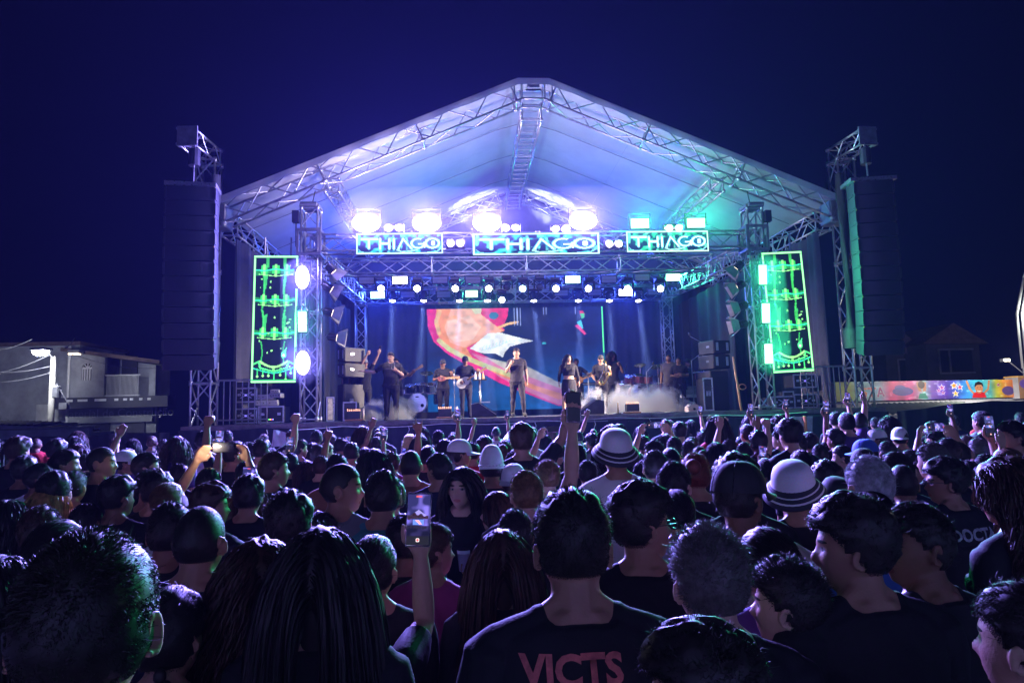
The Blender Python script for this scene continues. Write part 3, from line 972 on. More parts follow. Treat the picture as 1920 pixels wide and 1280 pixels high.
for px, py in ((950, 538), (1012, 538)):
    p = at(px, py, 22.6)
    moving_head(p, p + Vector((0, -6, -1)), False, f'dark unlit moving head {"left" if px < 980 else "right"} of the cyan one on the upper truss')

# fresnels with barn doors on the front towers
def fresnel(px, py, aim, label, power):
    p = at(px, py, D0 - .1)
    M = aimM(p, aim)
    o = empty('barn_door_lamp', label, 'stage light', 'barn door lamps on the front towers', M=M)
    MB().lathe([(.07, -.16), (.11, -.12), (.11, .06), (.125, .07)], 14, TR((0, 0, 0), 0, math.pi / 2)).build('housing', BLKF, o, True)
    MB().ball((0, -.06, 0), (.1, .025, .1), 14, 6).build('lamp_lens', em('amber fresnel lens', (1, .72, .5), 9), o, True)
    for kx, kz in ((1, 0), (-1, 0), (0, 1), (0, -1)):
        s = .12
        if kx:
            q = [(kx * s, -.08, -.12), (kx * s, -.08, .12), (kx * (s + .13), -.3, .18), (kx * (s + .13), -.3, -.18)]
        else:
            q = [(-.12, -.08, kz * s), (.12, -.08, kz * s), (.18, -.3, kz * (s + .13)), (-.18, -.3, kz * (s + .13))]
        mb = MB()
        qq = [Vector(v) for v in q]
        nn_ = (qq[1] - qq[0]).cross(qq[3] - qq[0]).normalized() * .004
        mb.add([v + nn_ for v in qq] + [v - nn_ for v in qq], [(0, 1, 2, 3), (7, 6, 5, 4), (0, 4, 5, 1), (1, 5, 6, 2), (2, 6, 7, 3), (3, 7, 4, 0)])
        mb.build('barn_door', pm('grey barn door metal', (.4, .4, .42), .4, .6), o)
    MB().box((-.15, -.02, -.02), (-.12, .02, .02)).box((.12, -.02, -.02), (.15, .02, .02)).tube((-.14, 0, 0), (-.14, .2, .0), .012, n=5).tube((.14, 0, 0), (.14, .2, 0), .012, n=5).tube((-.15, .2, 0), (.15, .2, 0), .015, n=5).build('yoke', BLKF, o)
    if power:
        light('SPOT', 'lamp_light', M @ Vector((0, -.32, 0)), (1.0, .80, .70), power, o, .1, aim, 40, .8)
ords = ['top', 'second from top', 'third from top', 'lowest']
for i, (px, py) in enumerate(((1384, 500), (1386, 536), (1390, 574), (1390, 608))):
    fresnel(px, py, (2.2 - 2.2 * i, 18.3 + .3 * (i % 2), DZ + .5), f'amber barn door lamp on the right front tower, {ords[i]} of four', 3000)
for i, (px, py) in enumerate(((622, 505), (617, 540), (618, 585), (626, 632))):
    fresnel(px, py, (-2.4 + 2.0 * i, 18.3, DZ + .5), f'amber barn door lamp on the left front tower, {ords[i]} of four', 2500)

# patterned beams thrown up on the back of the roof by two moving heads
def gobo(p, aim, label):
    o = moving_head(p, aim, True, label, 5200, (.80, .88, 1.0), 50, MH)
    l = [c for c in o.children if c.type == 'LIGHT'][0].data
    l.spot_blend = .5
    l.use_nodes = True
    nt = l.node_tree
    e = nt.nodes['Emission']
    tc = nt.nodes.new('ShaderNodeTexCoord')
    vo = nt.nodes.new('ShaderNodeTexVoronoi')
    vo.inputs['Scale'].default_value = 9
    cr = nt.nodes.new('ShaderNodeValToRGB')
    cr.color_ramp.elements[0].position = .42
    cr.color_ramp.elements[0].color = (1, 1, 1, 1)
    cr.color_ramp.elements[1].position = .60
    cr.color_ramp.elements[1].color = (.2, .2, .25, 1)
    nt.links.new(tc.outputs['Normal'], vo.inputs['Vector'])
    nt.links.new(vo.outputs['Distance'], cr.inputs['Fac'])
    nt.links.new(cr.outputs['Color'], e.inputs['Color'])
for sx, side in ((-1, 'left'), (1, 'right')):
    gobo(Vector((sx * 1.5, 24.1, zl + 1.3)), (sx * 1.6, 25.2, roofz(1.6)), f'moving head throwing a dappled pattern up on the back roof, {side} one')
# ================================================================ left: house, street lamp, yard walls
HWALL = pm('rough plaster wall', (.34, .35, .38), .85, 0, .4, .9, .4)
YH = 38.0
def hx(px, py):
    p = at(px, py, YH)
    return p
hA, hB = hx(134, 668), hx(292, 700)
zt_l, zt_r = hx(134, 660).z, hx(292, 684).z
house = empty('balcony_house', 'two-storey plastered house with arched window and balcony', 'house', loc=(0, YH, 0))
xL, xR, xb0, xb1 = hA.x, hB.x, hx(196, 700).x, hx(258, 700).x
zmid = hx(200, 744).z
zs = hx(200, 762).z
def zt_at(x):
    return zt_l + (zt_r - zt_l) * (x - xL) / (xR - xL)
def wall_piece(x0, x1, z0, y0=0, y1=.25, z1=None):
    mb = MB()
    a, b = (zt_at(x0), zt_at(x1)) if z1 is None else (z1, z1)
    mb.prism([(x0, z0), (x1, z0), (x1, b), (x0, a)], y0, y1)
    return mb
ww0, ww1 = hx(153, 700).x, hx(172, 700).x
wz0, wz1 = hx(160, 713).z, hx(160, 690).z
wall_piece(xL, ww0, zmid).build('wall', HWALL, house)
wall_piece(ww1, xb0, zmid).build('wall', HWALL, house)
wall_piece(ww0, ww1, zmid, z1=wz0).build('wall', HWALL, house)
mb = MB()
cxw, rw = (ww0 + ww1) / 2, (ww1 - ww0) / 2
arc = [(cxw + rw * math.cos(t), wz1 + rw * math.sin(t)) for t in np.linspace(0, math.pi, 12)]
mb.prism([(ww0, zt_at(ww0))] + arc[::-1] + [(ww1, zt_at(ww1))], 0, .25)
mb.build('wall', HWALL, house)
wn = MB()
wn.prism([(ww0 + .02, wz0), (ww1 - .02, wz0)] + arc, .14, .16)
wo = wn.build('window', pm('dark window pane', (.012, .014, .02), .6, 0, .2), house)
mb = MB()
for i in range(5):
    x = ww0 + (ww1 - ww0) * i / 4
    mb.box((x - .035, .05, wz0), (x + .035, .12, wz1))
for t in np.linspace(.2, math.pi - .2, 5):
    mb.tube((cxw, .09, wz1), (cxw + rw * math.cos(t), .09, wz1 + rw * math.sin(t)), .03, n=5)
mb.box((ww0, .04, wz1 - .04), (ww1, .13, wz1 + .04))
mb.build('frame', WHITEP, wo)
# recessed balcony
wall_piece(xb0 + .004, xR - .004, zmid, 1.6, 1.8).build('wall', HWALL, house)
dk = MB().box((xb0 + .15, 1.5, zmid), (xb0 + 1.0, 1.59, zmid + 2.4)).build('door', pm('dark doorway', (.02, .02, .025), .6), house)
wx = hx(266, 700).x
MB().box((wx, 1.5, zmid + 1.0), (wx + .55, 1.59, zmid + 2.1)).build('window', pm('dark window pane', (.012, .014, .02), .6), house)
wall_piece(xR - .35, xR, zmid, .004, 1.598).build('wall', HWALL, house)
rl = MB()
zr_ = zmid + 1.15
n = 26
for i in range(n):
    x = xb0 + .1 + (xb1 - xb0 - .1) * i / (n - 1)
    rl.tube((x, .1, zmid + .02), (x, .1, zr_), .018, n=4, cap=False)
rl.box((xb0, .07, zr_), (xb1 + .1, .13, zr_ + .06))
rl.box((xb0, .07, zmid + .04), (xb1 + .1, .13, zmid + .1))
rr_ = rl.build('balcony_railing', WHITEP, house)
# roof slab and eave
mb = MB()
mb.prism([(xL - .3, zt_l + .02), (xR + .4, zt_r + .02), (xR + .4, zt_r + .22), (xL - .3, zt_l + .22)], -.5, 4)
mb.build('roof', pm('dark roof tile', (.12, .08, .07), .85, 0, .4, 3, .4), house)
# ground-floor shop front with awning and sign
aw = MB()
aw.prism([(xL - .2, zs - .1), (xR + 1.1, zs - .1), (xR + 1.1, zmid - .03), (xL - .2, zmid - .03)], -1.0, -.002)
awo = aw.build('awning', pm('dark awning sheet', (.035, .035, .05), .6), house)
for i, (a, b) in enumerate(((147, 157), (166, 184), (197, 218), (233, 240), (249, 256), (261, 267), (278, 284), (293, 299))):
    x0, x1 = hx(a, 745).x, hx(b, 745).x
    MB().box((x0, -1.03, zmid - .25), (x1, -1.004, zmid - .13)).build('awning_stripe', WHITEP, awo)
wall_piece(xL + .05, xR, .0, .2, .45, zs - .1).build('wall', HWALL, house)
MB().box((xL, -.05, hx(200, 792).z), (xR - .1, .18, zs - .12)).build('sign_board', pm('grey sign board', (.30, .31, .34), .7, 0, .15, 2), house)
def text_part(body, size, loc, mat, parent, name_, rot=(math.pi / 2, 0, 0), ext=.004, align='CENTER'):
    cu = bpy.data.curves.new('t', 'FONT')
    cu.body = body
    cu.size = size
    cu.extrude = ext
    cu.align_x = align
    t = bpy.data.objects.new('t', cu)
    COL.objects.link(t)
    dg = bpy.context.evaluated_depsgraph_get()
    dg.update()
    me = bpy.data.meshes.new_from_object(t.evaluated_get(dg))
    bpy.data.objects.remove(t)
    me.materials.clear()
    me.materials.append(mat)
    q = bpy.data.objects.new(name_, me)
    COL.objects.link(q)
    q.parent = parent
    q.location = loc
    q.rotation_euler = rot
    return q
text_part('Material de Construção', .62, ((xL + xR) / 2 + .3, -.07, hx(210, 781).z), pm('faded white lettering', (.55, .55, .56), .7), house, 'lettering')
for x0, x1 in ((150, 204), (232, 270)):
    MB().box((hx(x0, 780).x, .1, .1), (hx(x1, 780).x, .19, hx(200, 793).z)).build('shutter', pm('dark shutter', (.05, .05, .06), .6), house)

nb = empty('neighbour_house', 'pale side wall of a house behind the street lamp', 'house', loc=(0, YH + .8, 0))
MB().box((at(0, 700, YH + .8).x - 6, 0, 0), (xL - .02, 5, at(100, 648, YH + .8).z)).build('wall', HWALL, nb)
MB().box((at(0, 700, YH + .8).x - 6, -.2, at(100, 648, YH + .8).z + .003), (xL + .1, 5.2, at(100, 648, YH + .8).z + .2)).build('roof', pm('dark roof tile', (.12, .08, .07), .85), nb)
MB().tube((xL - .05, -.9, 0), (xL - .05, -.9, hx(134, 650).z), .07, n=8).build('drain_pipe', WHITEP, nb)
MB().box((at(60, 700, YH).x, -.3, 0), (xL - .1, -.01, at(100, 757, YH).z)).build('lower_wall', pm('whitewashed wall', (.6, .6, .6), .85, 0, .3, 1.5, .3), nb)

# street lamp with wires
pl = at(101, 660, 33)
lamp = empty('street_lamp', 'concrete street lamp pole with a glaring white lamp', 'street lamp', loc=(pl.x, 33, 0))
MB().tube((0, 0, 0), (0, 0, pl.z - .2), .17, .11, 10).build('pole', pm('concrete pole', (.42, .40, .36), .85, 0, .2, 3, .2), lamp, True)
MB().tube((0, 0, pl.z - .3), (.1, -.8, pl.z + .05), .035, n=6).build('arm', DALU, lamp)
MB().box((-.3, -1.35, pl.z - .05), (.42, -.75, pl.z + .1), bev=.04).build('lamp_housing', DALU, lamp)
MB().ball((.06, -1.08, pl.z - .08), (.36, .24, .2), 14, 8).build('lamp_lens', em('street lamp glow', (.95, .97, 1), 45), lamp, True)
light('POINT', 'lamp_light', (pl.x + .06, 33 - 1.1, pl.z - .32), (.85, .9, 1.0), 900, lamp, .2)
MB().box((.15, -.3, pl.z - 2.2), (.45, .0, pl.z - 1.6), bev=.05).tube((.3, -.2, pl.z - 1.5), (.9, -.2, pl.z - 2.5), .03, n=5).box((.5, -.3, pl.z - 2.7), (.85, -.05, pl.z - 2.4)).build('junction_box', DALU, lamp)
for i, (a, b) in enumerate((((60, 636), (-40, 652)), ((96, 664), (-60, 705)), ((96, 686), (-60, 690)), ((96, 698), (-60, 712)), ((134, 664), (300, 690)), ((108, 652), (140, 634)))):
    pa, pb = at(*a, 33), at(*b, 33 if i < 4 else 37.5)
    pts = [pa.lerp(pb, t) - Vector((0, 0, .25 * math.sin(math.pi * t))) - Vector((pl.x, 33, 0)) for t in np.linspace(0, 1, 9)]
    MB().path(pts, .018, 4).build('wire', pm('wire rubber', (.2, .2, .22), .4), lamp)
p = at(141, 660, 37)
wl = empty('wall_lamp', 'small warm lamp fixed at the corner of the balcony house', 'lamp', loc=p)
MB().box((-.3, -.2, -.08), (.3, .3, .12), bev=.03).build('lamp_housing', DALU, wl)
MB().box((-.24, -.22, -.14), (.24, .1, -.082)).build('lamp_lens', em('warm wall lamp', (1, .75, .5), 5), wl)

# yard walls and rubble roofs in front of the house
o = empty('yard_wall', 'stained grey yard wall at the far left behind the crowd', 'wall', loc=(0, 20, 0))
x0, x1 = at(-30, 820, 20).x, at(166, 820, 20).x
MB().box((x0, 0, 0), (x1, .2, at(60, 806, 20).z)).build('masonry', pm('stained grey render', (.34, .34, .36), .9, 0, .45, 1.3, .35), o)
MB().box((x0, -.04, at(60, 806, 20).z + .002), (x1 + .03, .24, at(60, 806, 20).z + .06)).build('coping', pm('concrete coping', (.2, .2, .2), .9), o)
for i, (a, b, y0, Y, nm) in enumerate(((-40, 76, 782, 24, 'higher dark shed roof at the far left edge'), (60, 118, 792, 23, 'middle dark shed roof in front of the lamp pole'), (105, 146, 797, 22, 'lowest dark shed roof beside the shop sign'))):
    q0, q1 = at(a, y0, Y), at(b, y0 + 3, Y)
    s_ = empty('shed', nm, 'shed', 'dark shed roofs', loc=(0, Y, 0))
    MB().box((q0.x, .2, 0), (q1.x - .1, 2.4, q0.z - .25)).build('wall', HWALL, s_)
    n_ = max(4, int((q1.x - q0.x) / .22))
    def fr(u, v, q0=q0, q1=q1, n_=n_):
        return Vector((q0.x + (q1.x - q0.x) * u, -.2 + 1.6 * v, q0.z - .22 + .1 * v + .03 * math.sin(u * n_ * math.pi * 2) + (q1.z - q0.z) * u))
    MB().grid(fr, n_ * 6, 2).build('roof', pm('dark tile roof', (.07, .045, .04), .9, 0, .4, 3), s_, True)

# ================================================================ right: mural wall, awning, gate, arch, lamps
def mural():
    W_, H_ = 420, 48
    a = raster(W_, H_, (.1, .3, .4))
    n1, n2, n3 = smooth_noise(H_, W_, 16, 31), smooth_noise(H_, W_, 7, 32), smooth_noise(H_, W_, 3, 33)
    seg = [(0, (.40, .50, .06)), (30, (.45, .55, .08)), (52, (.30, .62, .70)), (95, (.45, .62, .78)), (118, (.75, .06, .30)), (170, (.70, .12, .40)), (196, (.35, .55, .55)), (215, (.30, .16, .62)), (250, (.16, .06, .50)), (290, (.08, .30, .70)), (330, (.12, .55, .72)), (360, (.22, .58, .55)), (375, (.65, .68, .10)), (395, (.85, .45, .08)), (420, (.8, .3, .1))]
    xs = np.arange(W_)
    for ch in range(3):
        a[..., ch] = np.interp(xs, [s[0] for s in seg], [s[1][ch] for s in seg])[None]
    a *= (.65 + .6 * n1)[..., None]
    a += (np.clip(n2 - .7, 0, 1) * 1.2)[..., None] * np.array((.6, .7, .7))
    # letters S T A
    def letter(pts, col):
        r_line(a, pts, 6, (.85, .85, .8), .5)
        r_line(a, pts, 4, col)
    letter([(66, 18), (58, 17), (56, 23), (65, 28), (64, 36), (55, 36)], (.85, .32, .03))
    letter([(70, 17), (86, 17)], (.75, .10, .03))
    letter([(78, 17), (78, 37)], (.75, .10, .03))
    letter([(91, 37), (97, 16), (104, 36)], (.50, .03, .32))
    letter([(93, 30), (102, 30)], (.50, .03, .32))
    # soft blue shape (left plain)
    r_ell(a, 148, 26, 24, 11, (.03, .06, .42), None, .85)
    r_ell(a, 142, 16, 12, 6, (.04, .12, .5), None, .7)
    # hands and hair of a painted child, stars
    r_poly(a, [(180, 4), (186, 2), (192, 28), (184, 26)], (.55, .30, .18))
    r_poly(a, [(204, 4), (198, 2), (194, 28), (202, 26)], (.55, .30, .18))
    r_ell(a, 192, 10, 8, 10, (.10, .05, .03))
    r_poly(a, [(182, 46), (186, 32), (200, 32), (206, 46)], (.05, .35, .28))
    def star(cx, cy, r_, col):
        for k, cc in ((1.35, (.85, .85, .85)), (1, col)):
            r_poly(a, [(cx + r_ * k * (1 if i % 2 == 0 else .42) * math.cos(-math.pi / 2 + i * math.pi / 5), cy + r_ * k * (1 if i % 2 == 0 else .42) * math.sin(-math.pi / 2 + i * math.pi / 5)) for i in range(10)], cc)
    star(240, 18, 7, (.45, .06, .40))
    star(232, 26, 5, (.5, .1, .5))
    star(242, 32, 5, (.4, .06, .45))
    star(270, 14, 8, (.85, .35, .03))
    star(284, 18, 7, (.5, .03, .25))
    star(272, 34, 7, (.85, .45, .03))
    star(381, 14, 5, (.5, .03, .2))
    # painted child with raised arms
    r_line(a, [(302, 3), (308, 24), (318, 36)], 5, (.60, .34, .18))
    r_line(a, [(358, 3), (354, 24), (342, 36)], 5, (.60, .34, .18))
    r_poly(a, [(312, 47), (316, 34), (330, 30), (344, 34), (348, 47)], (.62, .03, .03))
    r_ell(a, 331, 22, 10, 13, (.58, .32, .17))
    r_poly(a, [(320, 20), (322, 8), (331, 4), (341, 8), (343, 20), (338, 13), (326, 13)], (.03, .02, .015))
    r_ell(a, 327, 20, 1.4, 1.2, (.03, .02, .02))
    r_ell(a, 335, 20, 1.4, 1.2, (.03, .02, .02))
    r_line(a, [(327, 29), (331, 30.5), (335, 29)], 1.6, (.85, .8, .75))
    r_ell(a, 405, 30, 16, 12, (.10, .10, .45), None, .8)
    return np.clip(a, 0, 1) ** 1.45
YM = 22.5
pA, pB = at(1568, 742, YM), at(1900, 721, YM + 2.0)
ang = math.atan2(pB.y - pA.y, pB.x - pA.x)
mz0 = (at(1568, 757, YM).z + at(1900, 741, YM + 2).z) / 2
mz1 = (at(1568, 725, YM).z + at(1900, 703, YM + 2).z) / 2
mw = (pB - pA).length
mur = empty('mural_fascia', 'long painted fascia with stars, letters STA and a child raising arms', 'mural', M=TR(((pA.x + pB.x) / 2, (pA.y + pB.y) / 2, (mz0 + mz1) / 2), ang))
slope = 0.028
pixel_mesh('painting', mural(), mw, mz1 - mz0, print_mat('mural paint', .55), mur)
MB().box((-mw / 2, .004, -(mz1 - mz0) / 2), (mw / 2, .25, (mz1 - mz0) / 2)).build('fascia_board', HWALL, mur)
# pillar end of the mural
pe = at(1914, 722, YM + 1.9)
o = empty('mural_pillar', 'painted purple pillar end of the mural at the right edge', 'mural', M=TR((pe.x + .3, pe.y, (mz0 + mz1) / 2), ang))
pr = raster(20, 40, (.45, .25, .12))
r_ell(pr, 10, 12, 9, 10, (.18, .10, .5))
r_ell(pr, 13, 26, 4, 8, (.35, .18, .10))
pixel_mesh('painting', pr, 1.0, mz1 - mz0 + .12, bpy.data.materials['mural paint'], o)
MB().box((-.5, .004, -(mz1 - mz0) / 2 - .06), (.5, .5, (mz1 - mz0) / 2 + .06)).build('pillar_core', HWALL, o)
MB().box((-.54, -.03, (mz1 - mz0) / 2 + .064), (.54, .52, (mz1 - mz0) / 2 + .12)).build('cap_strip', pm('orange strip', (.55, .3, .08), .6), o)
light('POINT', 'lamp_light', at(1880, 690, YM - .2) + Vector((0, -.9, .2)), (1, .93, .82), 800, None, .1)
fl = bpy.context.scene.objects['lamp_light.%03d' % (len([x for x in bpy.data.objects if x.name.startswith('lamp_light')]) - 1)]
p = at(1884, 675, 24)
flo = empty('flood_lamp', 'small warm floodlight on a stalk above the painted mural', 'lamp', loc=p)
MB().box((-.14, -.1, -.06), (.14, .1, .06), bev=.02).build('lamp_housing', DALU, flo)
MB().box((-.11, -.112, -.05), (.11, -.102, .04)).build('lamp_lens', em('warm flood lens', (1, .88, .6), 14), flo)
MB().tube((.1, 0, 0), (.9, 0, -.7), .02, n=5).build('stalk', DALU, flo)
fl.parent = flo
bpy.context.view_layer.update()
fl.matrix_parent_inverse = flo.matrix_world.inverted()
# wall under the mural, awning, gate, grey lower wall
o = empty('roadside_wall', 'grey concrete wall with a pale band under the painted mural', 'wall', M=TR(((pA.x + pB.x) / 2, (pA.y + pB.y) / 2 + .1, 0), ang))
MB().box((-mw / 2, .0, 0), (mw / 2 + 3, .2, mz0 - .02)).build('masonry', pm('grey concrete wall', (.30, .30, .33), .85, 0, .3, 1.4, .3), o)
MB().box((mw / 2 - 2.9, -.35, mz0 - .75), (mw / 2 + 3, -.004, mz0 - .12)).build('pale_band', pm('pale painted band', (.5, .5, .55), .7, 0, .12, 2), o)
aw = empty('awning', 'green-lit corrugated awning below the left of the mural', 'awning', M=TR((at(1690, 755, YM).x, YM - .3, mz0 - .1), ang))
def fa(u, v):
    return Vector((-2.0 + 4.4 * u, -1.1 * v, -.34 * v + .03 * math.sin(u * 120)))
MB().grid(fa, 240, 3).build('corrugated_sheet', pm('awning sheet', (.30, .36, .33), .6, 0, .2, 2), aw, True)
MB().box((-2.0, -1.12, -.45), (2.4, -1.104, -.37)).build('awning_edge', DALU, aw)
gt_ = empty('metal_gate', 'pale metal gate standing behind the black barrier on the right', 'gate', loc=at(1795, 790, 18.6))
gt_.location.z = 0
zg = at(1795, 764, 18.6).z
MB().box((-.72, -.03, zg - .07), (.35, .03, zg)).box((.29, -.03, 0), (.35, .03, zg - .072)).box((-.72, -.03, 0), (-.66, .03, zg - .072)).build('gate_frame', pm('pale gate paint', (.5, .52, .5), .5), gt_)
for i in range(5):
    MB().box((-.655 + i * .188, -.012, .05), (-.655 + i * .188 + .17, .012, zg - .08)).build('gate_panel', pm('grey gate sheet', (.33, .34, .34), .6), gt_)
# dark houses behind the mural
for i, (a, b, t, Y, nm) in enumerate(((1660, 1730, 664, 40, 'faint dark house behind the left of the mural'), (1735, 1835, 645, 38, 'dark house with pale window frame behind the mural'))):
    q0, q1 = at(a, t, Y), at(b, t, Y)
    h_ = empty('dark_house', nm, 'house', 'dark houses on the right', loc=(0, Y, 0))
    MB().box((q0.x, 0, 0), (q1.x, 4, q0.z)).build('wall', pm('dim plaster', (.07, .07, .08), .9, 0, .3, 1), h_)
    MB().prism([(q0.x - .4, q0.z + .005), (q1.x + .4, q1.z + .005), ((q0.x + q1.x) / 2, q0.z + 1.2)], -.3, 4.2).build('roof', pm('dark roof tile', (.12, .08, .07), .85), h_)
    w0, w1, z1_, z0_ = (q0.x + .8, q1.x - .5, q0.z - .4, q0.z - 1.7)
    wi = MB().box((w0, -.02, z0_), (w1, .01, z1_)).build('window', pm('dark window pane', (.012, .014, .02), .6), h_)
    mb = MB().box((w0 - .1, -.07, z1_), (w1 + .1, -.022, z1_ + .1)).box((w0 - .1, -.07, z0_ - .1), (w1 + .1, -.022, z0_)).box((w0 - .1, -.07, z0_ + .002), (w0, -.022, z1_ - .002)).box((w0 + .55, -.07, z0_ + .002), (w0 + .65, -.022, z1_ - .002))
    mb.build('frame', pm('dim window trim', (.22, .22, .24), .7), wi)
# lit arch mast at the right edge
pa, pm_, pb = at(1924, 520, 26), at(1911, 589, 26), at(1922, 690, 26)
am = empty('arch_mast', 'bent pale mast with a lit lamp at the right edge', 'mast', loc=(pb.x, 26, 0))
q = Vector((pb.x, 26, 0))
mb = MB()
for dy in (-.12, .12):
    mb.path([pb - q + Vector((0, dy, 0)), pm_ - q + Vector((0, dy, 0)), pa - q + Vector((0, dy, 0)), pa - q + Vector((.8, dy, 1.6))], .05, 6)
mb.tube(Vector((.05, 0, 0)), pb - q, .09, n=8)
mb.build('mast_tube', WHITEP, am, True)
MB().box((pm_.x - q.x + .12, -.1, pm_.z - .08), (pm_.x - q.x + .4, .1, pm_.z + .08)).build('lamp_housing', DALU, am)
MB().ball((pm_.x - q.x + .26, -.13, pm_.z), (.1, .04, .06), 10, 6).build('lamp_lens', em('mast lamp', (.9, 1, .85), 18), am, True)
light('POINT', 'lamp_light', Vector((pm_.x + .2, 26 - .5, pm_.z)), (.9, 1, .85), 70, am, .1)
# placard poking up in front of the stage
p = at(1500, 795, 14.6)
o = empty('placard', 'grey sheet on an orange stick in front of the stage, right side', 'placard', loc=(p.x, 14.6, 0))
MB().prism([(-.30, p.z - .22), (.26, p.z - .22), (.30, p.z + .17), (-.18, p.z + .17)], -.01, .01).build('sheet', pm('grey plastic sheet', (.3, .3, .33), .4, 0, .3, 6, .4), o)
MB().tube((.12, -.04, 0), (.1, -.04, p.z + .18), .035, n=8).build('stick', pm('orange stick', (.6, .2, .05), .6), o)
p = at(527, 825, 13.9)
o = empty('placard', 'pale crumpled sheet held up below the left drum screen', 'placard', loc=(p.x, 13.9, 0))
def fsht(u, v):
    return Vector((-.2 + .34 * u + .06 * v, .03 * math.sin(u * 7 + v * 5), p.z - .12 + .34 * v - .1 * u * v))
MB().grid(fsht, 10, 8).build('sheet', pm('pale cloth sheet', (.5, .5, .55), .7, 0, .2, 6), o, True)
MB().tube((-.15, .03, 0), (-.15, .03, p.z + .2), .015, n=6).build('stick', DALU, o)
# guard rails on the stage wings
for sx, side in ((-1, 'left'), (1, 'right')):
    o = empty('guard_rail', f'metal guard rail on the outer {side} edge of the stage', 'railing', 'guard rails on the stage wings', loc=(sx * 7.45, D0 + .1, DZ))
    mb = MB()
    mb.tube((-.62, 0, 1.1), (.62, 0, 1.1), .025, n=6).tube((-.62, 0, .12), (.62, 0, .12), .02, n=6)
    for i in range(9):
        mb.tube((-.6 + i * .15, 0, .0), (-.6 + i * .15, 0, 1.1), .014, n=5)
    mb.build('rail_frame', DALU, o)

# unseen houses added behind the camera to bounce stage light onto the crowd
for i, (xa, xb, h_, col) in enumerate(((-24, -12.2, 6.2, (.32, .32, .31)), (-12, .8, 7.2, (.34, .33, .30)), (1, 12.8, 6.4, (.33, .33, .33)), (13, 25, 7.0, (.30, .31, .31)))):
    o = empty('square_house', ['plastered house behind the photographer, farthest left', 'tall dun house right behind the photographer', 'grey house behind the photographer, right of centre', 'plastered house behind the photographer, farthest right'][i], 'house', 'houses across the square', loc=((xa + xb) / 2, -9, 0))
    w_ = xb - xa
    wm = pm('house plaster %d' % i, col, .9, 0, .12, .8, .3)
    MB().box((-w_ / 2, -6, 0), (w_ / 2, 0, h_)).build('wall', wm, o)
    MB().prism([(-w_ / 2 - .3, h_ + .004), (w_ / 2 + .3, h_ + .004), (0, h_ + 1.4)], -6.3, .4).build('roof', pm('dark roof tile', (.12, .08, .07), .85), o)
    MB().box((-.5, .004, 0), (.5, .05, 2.2)).build('door', pm('brown door', (.12, .06, .03), .6), o)
    for x in (-w_ * .33, w_ * .33):
        for z in (1.1, 4.0):
            wi = MB().box((x - .5, .004, z), (x + .5, .02, z + 1.2)).build('window', pm('dark window pane', (.012, .014, .02), .6), o)
            MB().box((x - .58, .004, z - .08), (x + .58, .06, z - .004)).build('sill', WHITEP, wi)
# ================================================================ people
def seg_pts(chain):
    """chain of (point, radius) -> closed tapered tube rings"""
    return chain

def tube_chain(mb, pts, rad, n=12, flat=None, cap=True):
    pts = [Vector(p) for p in pts]
    rings = []
    N = len(pts)
    prev = None
    for i in range(N):
        d = (pts[min(i + 1, N - 1)] - pts[max(i - 1, 0)]).normalized()
        if prev is None:
            a = d.orthogonal().normalized()
        else:
            a = (prev - d * prev.dot(d)).normalized()
        prev = a
        b = d.cross(a)
        r = rad[i]
        rings.append([pts[i] + a * math.cos(2 * math.pi * j / n) * r + b * math.sin(2 * math.pi * j / n) * r for j in range(n)])
    d0 = (pts[0] - pts[1]).normalized()
    d1 = (pts[-1] - pts[-2]).normalized()
    vs = [pts[0] + d0 * rad[0] * .8] + [p for r in rings for p in r] + [pts[-1] + d1 * rad[-1] * .8]
    fs = [(0, 1 + (j + 1) % n, 1 + j) for j in range(n)]
    for k in range(N - 1):
        for j in range(n):
            q = (j + 1) % n
            fs.append((1 + k * n + j, 1 + k * n + q, 1 + (k + 1) * n + q, 1 + (k + 1) * n + j))
    e = len(vs) - 1
    fs += [(e, 1 + (N - 1) * n + j, 1 + (N - 1) * n + (j + 1) % n) for j in range(n)]
    mb.add(vs, fs)

# ---- head, in its own frame: origin at the centre, face towards +Y, crown +Z
HW, HD, HH = .074, .096, .117
def head_r(dx, dy, dz):
    """surface point for unit direction"""
    x, y, z = dx * HW, dy * HD, dz * HH
    # skull: fuller at the back and top, jaw narrower
    if dz < 0:
        t = -dz
        x *= 1 - .30 * t * t
        y = y * (1 - .10 * t) + .016 * t
        if dy < 0:
            y *= 1 - .42 * t
    if dy < 0:
        y *= 1.04
        x *= 1 + .05 * (-dy)
    p = Vector((x, y, z))
    if dy > 0:
        g = lambda cx, cz, sx, sz: math.exp(-((x - cx) / sx) ** 2 - ((z - cz) / sz) ** 2)
        f = dy
        y2 = y
        # flatten the face a little
        y2 -= .012 * g(0, -.005, .075, .06)
        nose = g(0, -.026, .0125, .017) * .021 + g(0, -.008, .010, .022) * .010 + (g(.011, -.032, .007, .008) + g(-.011, -.032, .007, .008)) * .010
        brow = (g(.03, .022, .026, .010) + g(-.03, .022, .026, .010)) * .008
        eye = -(g(.031, .004, .016, .011) + g(-.031, .004, .016, .011)) * .011
        eyeball = (g(.031, .003, .010, .006) + g(-.031, .003, .010, .006)) * .004
        lips = g(0, -.056, .022, .006) * .008 + g(0, -.067, .018, .006) * .008 - g(0, -.0615, .02, .0022) * .004
        chin = g(0, -.095, .026, .016) * .012
        cheek = (g(.045, -.02, .02, .022) + g(-.045, -.02, .02, .022)) * .005
        y2 += (nose + brow + eye + eyeball + lips + chin + cheek) * min(1, f * 1.6)
        p.y = y2
    return p

